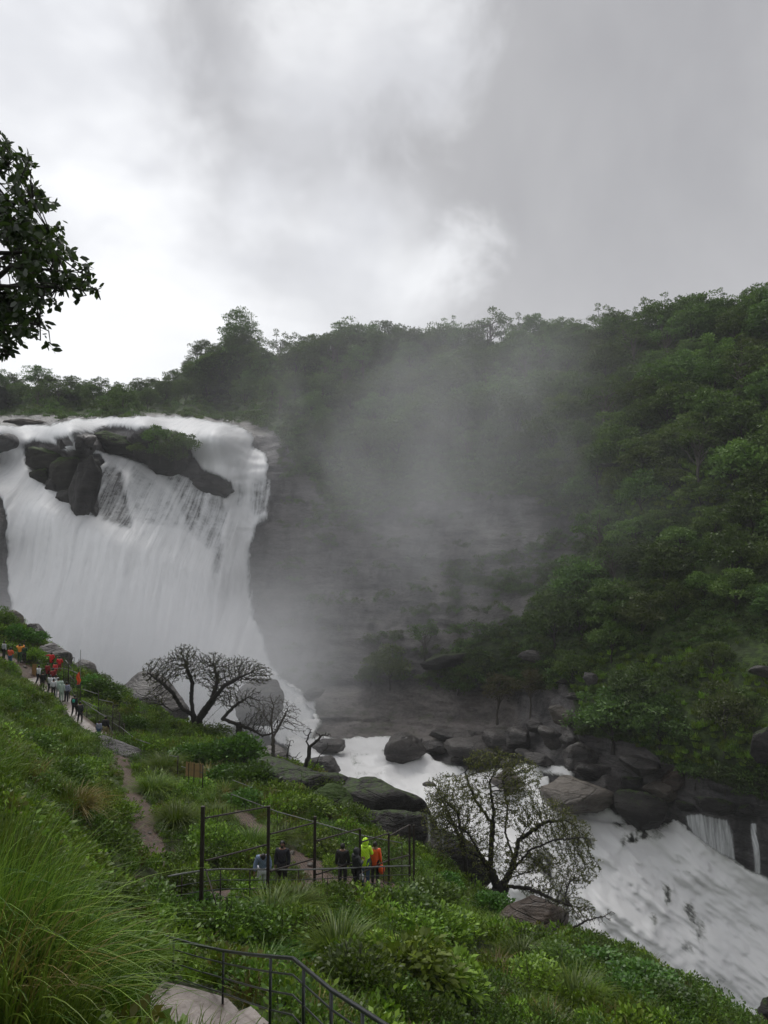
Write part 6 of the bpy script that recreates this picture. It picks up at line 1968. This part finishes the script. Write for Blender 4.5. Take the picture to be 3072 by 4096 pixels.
# flag on its pole
M['flag'] = plain('orange_cloth', (0.75, 0.10, 0.02), 0.8, var=0.2, scale=3)
fp = thing('flag_pole', 'thin tall pole with a limp orange flag beside the upper path', 'flag', tuple(P(322, 2760, 65)))
o0 = np.array(P(322, 2760, 65))
obj('pole', mesh('pole', *pipe([(0, 0, -.6), P(322, 2600, 65) - o0], .028, 6), M['grey_pipe']), fp)
gx, gz = np.meshgrid(np.linspace(0, 1, 7), np.linspace(0, 1, 14))
c0 = P(322, 2684, 65) - o0
fl = np.stack([c0[0] - gx * .26 - 0.06 * np.sin(gz * 7), c0[1] - .05 + .08 * np.sin(gx * 9 + gz * 3), c0[2] - gz * 1.15 - gx * .25 + .2 * gx * gz], -1).reshape(-1, 3)
obj('cloth', mesh('cloth', fl, grid_faces(14, 7), M['flag']), fp)

# weathered board post by the path
M['board'] = plain('weathered_ochre_board', (0.26, 0.15, 0.05), 0.7, var=0.35, scale=5)
bd_ = thing('board_post', 'upright weathered ochre board beside the upper path', 'post', tuple(P(136, 2712, 67.5)))
vv_, ff_ = boxmesh((0, 0, -.4), (0, 0, 1.2), .36, .05, (0, 1, 0))
obj('board', mesh('board', vv_, ff_, M['board'], smooth=False), bd_)
vv_, ff_ = boxmesh((-.2, .06, -.5), (-.2, .06, 1.1), .06, .06, (0, 1, 0))
obj('stake', mesh('stake', vv_, ff_, M['bark_dark'], smooth=False), bd_)
# lone stakes along the left path
for i, (u, v0_, v1_, d_, lab) in enumerate([(20, 2555, 2600, 70, 'thin stake at the far left beside the path'), (52, 2548, 2590, 70, 'thin stake left of the walker in yellow'), (95, 2560, 2610, 71, 'stake just right of the walker in yellow'), (130, 2575, 2650, 70, 'tallest thin stake in front of the bush at the left'),
                                            (126, 2780, 2822, 55, 'leaning stick in the grass of the left bank'), (210, 2622, 2645, 74, 'white topped pole above the red shirted walkers')]):
    a = P(u, v0_, d_); b = P(u, v1_, d_); b[0] = a[0]; b[1] = a[1]
    t_ = tag(obj('stake', mesh('stake', *pipe([b - a - np.array([0, 0, .4]), (0.02 * i, 0, 0)], .025, 6), M['rust'] if i < 5 else M['grey_pipe']), None, tuple(a)), lab, 'stake')
# dry stick across the dirt trail and two loose stones
for (u, v, d, r, lab) in [(612, 3398, 32.6, .10, 'pale loose stone on the dirt trail'), (600, 3330, 34.5, .12, 'brown stone in the middle of the dirt trail'), (575, 3190, 40.5, .10, 'small white stone near the top of the dirt trail'), (650, 3480, 29.5, .12, 'stone at the foot of the dirt trail'),
                          (1050, 3300, 37.5, .22, 'larger stone in the red earth bank'), (1120, 3345, 36, .17, 'stone half buried in the red earth bank'), (1165, 3390, 34.6, .18, 'lower stone in the red earth bank'), (1240, 3450, 33, .16, 'stone at the foot of the red earth bank'),
                          (100, 2655, 68, .2, 'stone on the dirt part of the upper path'), (85, 2640, 69, .22, 'upper stone on the dirt part of the upper path'), (345, 2935, 59, .25, 'brown stone at the end of the concrete path'), (690, 3585, 25.5, .12, 'stone beside the lower terrace path')]:
    b = on_hill(u, v, d, r * .45)
    me = rock_mesh('stone', int(u), M['boulder_tan'], 9, .12, 2, .6)
    vv_ = np.empty(len(me.vertices) * 3); me.vertices.foreach_get('co', vv_); vv_ = vv_.reshape(-1, 3) * np.array([r, r, r * .7]); vv_[:, 2] -= vv_[:, 2].min()
    me.vertices.foreach_set('co', vv_.ravel()); me.update()
    tag(obj('stone', me, None, b), lab, 'stone')


# =================================================================== people
def skin_bake(name, verts, edges, radii, root=0, levels=2):
    me = bpy.data.meshes.new('tmp')
    me.from_pydata([tuple(v) for v in verts], edges, [])
    o = bpy.data.objects.new('tmp', me); COL.objects.link(o)
    md = o.modifiers.new('skin', 'SKIN'); md.use_smooth_shade = True
    if not me.skin_vertices:
        bpy.context.view_layer.objects.active = o
        me.attributes  # make sure layer exists through the modifier
    sv = me.skin_vertices[0].data
    for i, r in enumerate(radii):
        sv[i].radius = r if isinstance(r, tuple) else (r, r)
        sv[i].use_root = (i == root)
    sd = o.modifiers.new('sub', 'SUBSURF'); sd.levels = levels; sd.render_levels = levels
    dg = bpy.context.evaluated_depsgraph_get()
    e = o.evaluated_get(dg)
    out = bpy.data.meshes.new_from_object(e, preserve_all_data_layers=False, depsgraph=dg)
    out.name = name
    bpy.data.objects.remove(o)
    v = np.empty(len(out.vertices) * 3); out.vertices.foreach_get('co', v)
    fs = [tuple(p.vertices) for p in out.polygons]
    bpy.data.meshes.remove(out)
    return v.reshape(-1, 3), fs


def joints(pose):
    """right-handed figure facing -Y, 1.70 m tall"""
    J = dict(pelvis=(0, 0, .93), waist=(0, 0, 1.08), chest=(0, 0, 1.27), top=(0, 0, 1.40), neck=(0, .005, 1.475), skull=(0, -.015, 1.55), crown=(0, -.01, 1.635))
    for s, n in ((-1, 'r'), (1, 'l')):
        J['sh' + n] = (s * .175, 0, 1.405); J['el' + n] = (s * .225, .02, 1.13); J['wr' + n] = (s * .235, -.05, .90); J['ha' + n] = (s * .235, -.07, .83)
        J['hip' + n] = (s * .09, 0, .90); J['kn' + n] = (s * .10, -.01, .50); J['an' + n] = (s * .10, .02, .09); J['to' + n] = (s * .115, -.13, .035)
    if pose == 'bow':
        J.update(chest=(0, -.05, 1.26), top=(0, -.10, 1.37), neck=(0, -.17, 1.42), skull=(0, -.25, 1.42), crown=(0, -.33, 1.44), shr=(-.175, -.10, 1.37), shl=(.175, -.10, 1.37), elr=(-.26, -.10, 1.12), ell=(.25, -.06, 1.12), wrr=(-.28, -.18, .92), har=(-.29, -.21, .86), wrl=(.22, -.16, .92), hal=(.22, -.19, .86))
    if pose == 'up':
        J.update(elr=(-.32, -.12, 1.42), wrr=(-.22, -.25, 1.58), har=(-.18, -.28, 1.63), ell=(.33, -.12, 1.42), wrl=(.24, -.25, 1.56), hal=(.2, -.28, 1.61))
    if pose == 'out':
        J.update(ell=(.42, -.05, 1.38), wrl=(.60, -.15, 1.36), hal=(.67, -.17, 1.37), elr=(-.24, -.08, 1.15), wrr=(-.12, -.25, 1.2), har=(-.08, -.3, 1.22))
    if pose == 'phone':
        J.update(elr=(-.25, -.06, 1.14), wrr=(-.10, -.25, 1.22), har=(-.07, -.30, 1.26), ell=(.25, -.06, 1.14), wrl=(.10, -.25, 1.22), hal=(.07, -.30, 1.26), skull=(0, -.03, 1.55), crown=(0, -.045, 1.63))
    if pose == 'walk':
        J.update(knr=(-.10, -.16, .53), anr=(-.10, -.14, .11), tor=(-.11, -.29, .05), knl=(.10, .03, .50), anl=(.10, .22, .13), tol=(.11, .10, .03), elr=(-.24, .09, 1.14), wrr=(-.24, .06, .92), har=(-.24, .05, .85), ell=(.25, -.06, 1.14), wrl=(.24, -.20, .96), hal=(.24, -.25, .9))
    return {k: np.array(v, float) for k, v in J.items()}


BODY = [('pelvis', .125), ('waist', .115), ('chest', .135), ('top', .11), ('neck', .052), ('skull', .078), ('crown', .066)]
SIDE_A = [('sh', .055), ('el', .041), ('wr', .028), ('ha', .034)]
SIDE_L = [('hip', .088), ('kn', .056), ('an', .038), ('to', .034)]


def graph(J, parts, scale=1.0, add=0.0):
    names, rad, ed = [], [], []

    def put(n, r):
        names.append(n); rad.append(r * scale + add); return len(names) - 1
    if 'torso' in parts:
        prev = None
        for n, r in BODY[:4]:
            i = put(n, r)
            if prev is not None: ed.append((prev, i))
            prev = i
        if 'head' in parts:
            for n, r in BODY[4:]:
                i = put(n, r); ed.append((prev, i)); prev = i
    else:
        put('pelvis', BODY[0][1])
    if 'arms' in parts:
        for s in 'rl':
            prev = names.index('top')
            for n, r in SIDE_A[:4 if 'hands' in parts else 3]:
                i = put(n + s, r); ed.append((prev, i)); prev = i
    if 'legs' in parts:
        for s in 'rl':
            prev = names.index('pelvis')
            for n, r in SIDE_L[:4 if 'feet' in parts else 3]:
                i = put(n + s, r); ed.append((prev, i)); prev = i
    return [J[n] for n in names], ed, rad


def fingers(J):
    parts = []
    for s, sg in (('r', -1), ('l', 1)):
        h = J['ha' + s]; d = unit(h - J['wr' + s]); side = unit(np.cross(d, np.array([sg * 1.0, 0.2, 0.1]))); curl = unit(np.cross(side, d))
        for k, ln_ in enumerate((.062, .072, .068, .055)):
            b = h + side * (k - 1.5) * .017 + d * .015
            m_ = b + d * ln_ * .55 + curl * .006
            e = m_ + unit(d + curl * .7) * ln_ * .45
            parts += [pipe([b - d * .01, m_, e], [.0095, .0085, .0065], 5)]
        b = h - d * .02 + side * .03
        parts += [pipe([b, b + unit(side + d * .6) * .03, b + unit(side * .5 + d) * .055], [.012, .0105, .008], 5)]
    return parts


def ellip(c, r, n=10, mcut=None):
    vs, fs = [], []
    for i in range(n + 1):
        th = math.pi * i / n
        for k in range(2 * n):
            ph = math.pi * k / n
            vs.append([c[0] + r[0] * math.sin(th) * math.cos(ph), c[1] + r[1] * math.sin(th) * math.sin(ph), c[2] + r[2] * math.cos(th)])
    for i in range(n):
        for k in range(2 * n):
            k1 = (k + 1) % (2 * n)
            fs.append((i * 2 * n + k, (i + 1) * 2 * n + k, (i + 1) * 2 * n + k1, i * 2 * n + k1))
    return np.array(vs), fs


POSE = {}


def pose_meshes(p):
    if p in POSE: return POSE[p]
    J = joints(p)
    out = {}
    v, f = skin_bake('body', *graph(J, ('torso', 'head', 'arms', 'hands', 'legs', 'feet')))
    hd = J['skull']; up = unit(J['crown'] - J['skull']); fwd = unit(np.array([0, -1.0, 0]) - up * (-up[1]))
    nose = (np.array([hd + fwd * .085 + up * .045, hd + fwd * .085 + up * .005 + np.array([.016, 0, 0]), hd + fwd * .085 + up * .005 - np.array([.016, 0, 0]), hd + fwd * .118 + up * .008]), [(0, 1, 3), (0, 3, 2), (1, 2, 3)])
    ears = [ellip(hd + np.array([s * .088, 0.005, .01]), (.012, .022, .032), 4) for s in (-1, 1)]
    out['body'] = mesh('body', *merge([(v, f)] + fingers(J) + [nose] + ears))
    v, f = skin_bake('shirt', *graph(J, ('torso', 'arms'), 1.0, 0.036))
    out['shirt'] = mesh('shirt', v, f)
    vs_, ed, rad = graph(J, ('legs',), 1.0, 0.024)
    v, f = skin_bake('trousers', vs_, ed, rad)
    out['trousers'] = mesh('trousers', v, f)
    # raincoat: wide shell to the thighs, with hood
    c = [J['pelvis'] + np.array([0, 0, -.27]), J['pelvis'], J['waist'], J['chest'], J['top']]
    names = [(c[0], .20), (c[1], .19), (c[2], .18), (c[3], .185), (c[4], .15)]
    vs_ = [n[0] for n in names]; rad = [n[1] for n in names]; ed = [(0, 1), (1, 2), (2, 3), (3, 4)]
    for s in 'rl':
        pr = 4
        for n, r in (('sh', .085), ('el', .07), ('wr', .058)):
            vs_.append(J[n + s]); rad.append(r); ed.append((pr, len(vs_) - 1)); pr = len(vs_) - 1
    v, f = skin_bake('raincoat', vs_, ed, rad)
    v = v + (fbm(v * 9, 3, 7)[:, None]) * np.array([.012, .012, 0])
    out['raincoat'] = mesh('raincoat', v, f)
    hv, hf = ellip((J['skull'] + J['crown']) / 2 + np.array([0, .02, 0]), (.125, .135, .155), 10)
    cut = (hv - J['skull']) @ fwd < .075
    hf = [q for q in hf if all(cut[i] for i in q)]
    nk = pipe([J['top'] + np.array([0, .01, .02]), J['neck'] + np.array([0, .02, .02])], [.12, .11], 12)
    out['hood'] = mesh('hood', *merge([(hv, hf), nk]))
    hv, hf = ellip((J['skull'] + J['crown']) / 2 + up * .012 - fwd * .012, (.096, .108, .112), 10)
    rel = hv - J['skull']
    cut = ((rel @ fwd) < .035) & ((rel @ up) > -.045) | ((rel @ up) > .10)
    hf = [q for q in hf if all(cut[i] for i in q)]
    out['hair'] = mesh('hair', hv, hf)
    sh = []
    for s in 'rl':
        sh.append(pipe([J['an' + s] + np.array([0, .05, -.045]), (J['an' + s] + J['to' + s]) / 2 + np.array([0, 0, -.01]), J['to' + s] + np.array([0, -.03, 0])], [.042, .048, .038], 8))
    out['shoes'] = mesh('shoes', *merge(sh))
    ey = [ellip(hd + fwd * .078 + up * .045 + np.array([s * .032, 0, 0]), (.012, .01, .007), 4) for s in (-1, 1)]
    out['eyes'] = mesh('eyes', *merge(ey))
    for k_, me in out.items():
        if not me.materials: me.materials.append(None)
    POSE[p] = out
    return out


CL = {
    'skin': plain('brown_skin', (0.22, 0.115, 0.07), .55, var=.08), 'hair': plain('black_hair', (.008, .007, .006), .45, var=.3), 'eye': plain('dark_eye', (.01, .008, .006), .2),
    'paleblue': plain('pale_blue_denim', (.20, .27, .40), .8, var=.25, scale=12), 'white': plain('white_cotton', (.62, .63, .66), .8, var=.08), 'palegrey': plain('pale_grey_cloth', (.42, .44, .46), .8, var=.1),
    'navy': plain('dark_navy_cloth', (.012, .014, .022), .8, var=.3), 'black': plain('black_cloth', (.010, .010, .011), .75, var=.3), 'charcoal': plain('charcoal_wet_jacket', (.022, .024, .026), .5, var=.3),
    'neon': plain('neon_yellow_plastic', (.52, .85, .02), .4, var=.08, scale=8), 'orange': plain('orange_plastic', (.75, .10, .015), .42, var=.12, scale=8), 'red': plain('red_cloth', (.55, .018, .020), .7, var=.2, scale=8),
    'darkred': plain('dark_red_cloth', (.20, .012, .012), .7, var=.2, scale=8), 'yellow': plain('amber_cloth', (.62, .24, .02), .7, var=.15), 'coral': plain('coral_orange_cloth', (.62, .10, .04), .7, var=.15), 'jeans': plain('blue_jeans', (.05, .09, .16), .8, var=.25, scale=14),
    'khaki': plain('khaki_cloth', (.30, .26, .12), .8, var=.15), 'mint': plain('pale_green_plastic', (.38, .48, .42), .45, var=.1), 'green': plain('dark_green_cloth', (.03, .07, .035), .8, var=.2), 'teal': plain('teal_patch', (.02, .30, .22), .6, var=.1), 'lace': plain('white_lace', (.6, .62, .64), .8, var=.5, scale=40),
}
m, t = material('blue_check_cloth')
co = t.n('ShaderNodeTexCoord').outputs['Object']
w1 = t.n('ShaderNodeTexWave', {'Vector': co, 'Scale': 6.0}, bands_direction='X').outputs['Fac']; w2 = t.n('ShaderNodeTexWave', {'Vector': co, 'Scale': 6.0}, bands_direction='Z').outputs['Fac']
pb = t.n('ShaderNodeBsdfPrincipled', {'Base Color': t.mix(t.smooth(t.math('ADD', w1, w2), .7, 1.3), (.05, .06, .13), (.42, .45, .55)), 'Roughness': .8})
CL['check'] = finish(m, t, pb.outputs[0])
PMESH = {}


def pm(pose, part, mat):
    k = (pose, part, mat)
    if k not in PMESH:
        me = pose_meshes(pose)[part].copy(); me.materials.clear(); me.materials.append(CL[mat]); me.name = part
        PMESH[k] = me
    return PMESH[k]


def person(u, v, d, face, pose, top, legs, label, scale=1.0, hood=False, coat=False, group=None, extra=None, hairlong=False, z=None):
    """face: degrees, 0 looks at the viewer, 90 to the right of the picture"""
    b = on_hill(u, v, d) if z is None else Vector((*P(u, v, d)[:2], z))
    t_ = thing('person', label, 'person', b, R(face), group)
    t_.scale = (scale,) * 3
    obj('body', pm(pose, 'body', 'skin'), t_)
    obj('trousers', pm(pose, 'trousers', legs), t_)
    obj('raincoat' if coat else 'shirt', pm(pose, 'raincoat' if coat else 'shirt', top), t_)
    if hood: obj('hood', pm(pose, 'hood', top), t_)
    else: obj('hair', pm(pose, 'hair', 'hair'), t_)
    obj('shoes', pm(pose, 'shoes', 'black'), t_)
    obj('eyes', pm(pose, 'eyes', 'eye'), t_)
    J = joints(pose)
    if extra == 'collar': obj('scarf', mesh('scarf', *pipe([J['top'] + np.array([0, 0, .05]), J['neck'] + np.array([0, .01, 0])], [.09, .075], 10), CL['white']), t_)
    if extra == 'backpack': obj('patch', mesh('patch', *ellip((0, .17, 1.25), (.12, .06, .15), 8), CL['teal']), t_)
    if extra == 'beard': obj('beard', mesh('beard', *ellip(J['skull'] + np.array([0, -.05, -.03]), (.055, .04, .05), 6), CL['hair']), t_)
    return t_


def bag(loc, mat, r, label, cat='bag'):
    t_ = thing('carried_bag', label, cat, loc)
    v, f = ellip((0, 0, -r[2] - .1), r, 8)
    v += fbm(v * 8, 2, 3)[:, None] * .02
    obj('pouch', mesh('pouch', v, f, CL[mat]), t_)
    obj('handle', mesh('handle', *pipe([(-.05, 0, -.12), (-.02, 0, 0), (.02, 0, 0), (.05, 0, -.12)], .008, 5), CL[mat]), t_)


person(1050, 3568, 27.3, 10, 'bow', 'paleblue', 'white', 'man in a pale blue shirt and white trousers looking down', 1.02)
person(1128, 3570, 28.2, -8, 'stand', 'navy', 'black', 'bearded man in dark navy clothes standing behind the second fence post', 1.05, extra='beard')
person(1370, 3545, 29.8, 175, 'stand', 'black', 'charcoal', 'person in black with a pale collar seen from behind', 1.0, extra='collar')
person(1424, 3552, 29.6, 120, 'phone', 'charcoal', 'black', 'person in a dark hooded jacket hunched forward', .98, hood=True)
person(1461, 3548, 30.8, 165, 'phone', 'neon', 'jeans', 'person in a neon yellow raincoat and jeans', 1.06, hood=True, coat=True)
person(1500, 3552, 31.2, 170, 'stand', 'orange', 'charcoal', 'person in an orange raincoat seen from behind', .98, coat=True)
q = on_hill(1500, 3552, 31.2)
bag((q.x + .26, q.y - .15, q.z + .95), 'orange', (.13, .11, .2), 'bright red orange bag held by the person in the orange raincoat')
q = on_hill(1440, 3548, 30.2)
bag((q.x + .05, q.y - .05, q.z + .75), 'lace', (.09, .06, .17), 'white patterned cloth bag beside the neon raincoat')
person(40, 2652, 66, 170, 'phone', 'coral', 'jeans', 'person in a coral orange shirt and blue jeans on the upper path')
person(78, 2630, 68.5, 185, 'up', 'yellow', 'green', 'person in an amber shirt raising both arms to take a picture')
person(14, 2648, 67, 150, 'stand', 'palegrey', 'black', 'person in black and white at the left edge of the upper path', .95)
person(96, 2632, 69.2, 200, 'phone', 'green', 'charcoal', 'person in dark green behind the amber shirted one', .95)
person(203, 2712, 70, 180, 'out', 'red', 'black', 'person in a red cloak nearest the white topped pole', .98, coat=True)
person(236, 2712, 69.5, 190, 'phone', 'red', 'darkred', 'person in red holding up a phone beside the railing', .98)
person(219, 2722, 68.5, 170, 'stand', 'red', 'darkred', 'shorter person in red between the two taller ones', .86, coat=True)
person(188, 2748, 67.5, 175, 'walk', 'darkred', 'black', 'person in dull dark red behind the white shirted crowd', .95, coat=True)
person(153, 2752, 66, 150, 'walk', 'white', 'navy', 'person in a white shirt apart at the left of the crowd')
person(170, 2762, 65.5, 170, 'stand', 'black', 'black', 'person in black between the lone white shirt and the crowd', .9)
person(199, 2785, 65, 160, 'walk', 'white', 'navy', 'person in a white top at the left of the crowd', .98)
person(212, 2796, 64.2, 200, 'stand', 'white', 'black', 'shorter person in white and dark trousers, front of the crowd', .92)
person(222, 2783, 65.6, 175, 'stand', 'palegrey', 'jeans', 'person in a pale grey top in the middle of the crowd')
person(231, 2795, 64.8, 185, 'walk', 'mint', 'palegrey', 'person in a pale rain cape in the middle of the crowd', .98, coat=True)
person(246, 2808, 64, 175, 'stand', 'mint', 'mint', 'person in a long pale green hooded raincoat', 1.0, hood=True, coat=True)
person(265, 2812, 64.2, 180, 'stand', 'check', 'navy', 'person in a blue checked shirt at the right of the crowd', 1.03)
person(210, 2765, 67, 180, 'stand', 'darkred', 'black', 'person in dark red seen over the crowd', .98)
person(296, 2868, 61.6, 178, 'walk', 'black', 'black', 'person in black with a teal patch on the back climbing the path', 1.02, extra='backpack')
person(319, 2885, 60.8, 182, 'walk', 'charcoal', 'black', 'person in a dark grey rain jacket climbing the path', 1.0, coat=True)
person(421, 2958, 59.2, 175, 'walk', 'black', 'khaki', 'person in a black sweater and khaki trousers on the path', 1.05)
person(394, 2970, 58.6, 180, 'stand', 'check', 'jeans', 'shorter person in a blue checked shirt beside the black sweater', .84)
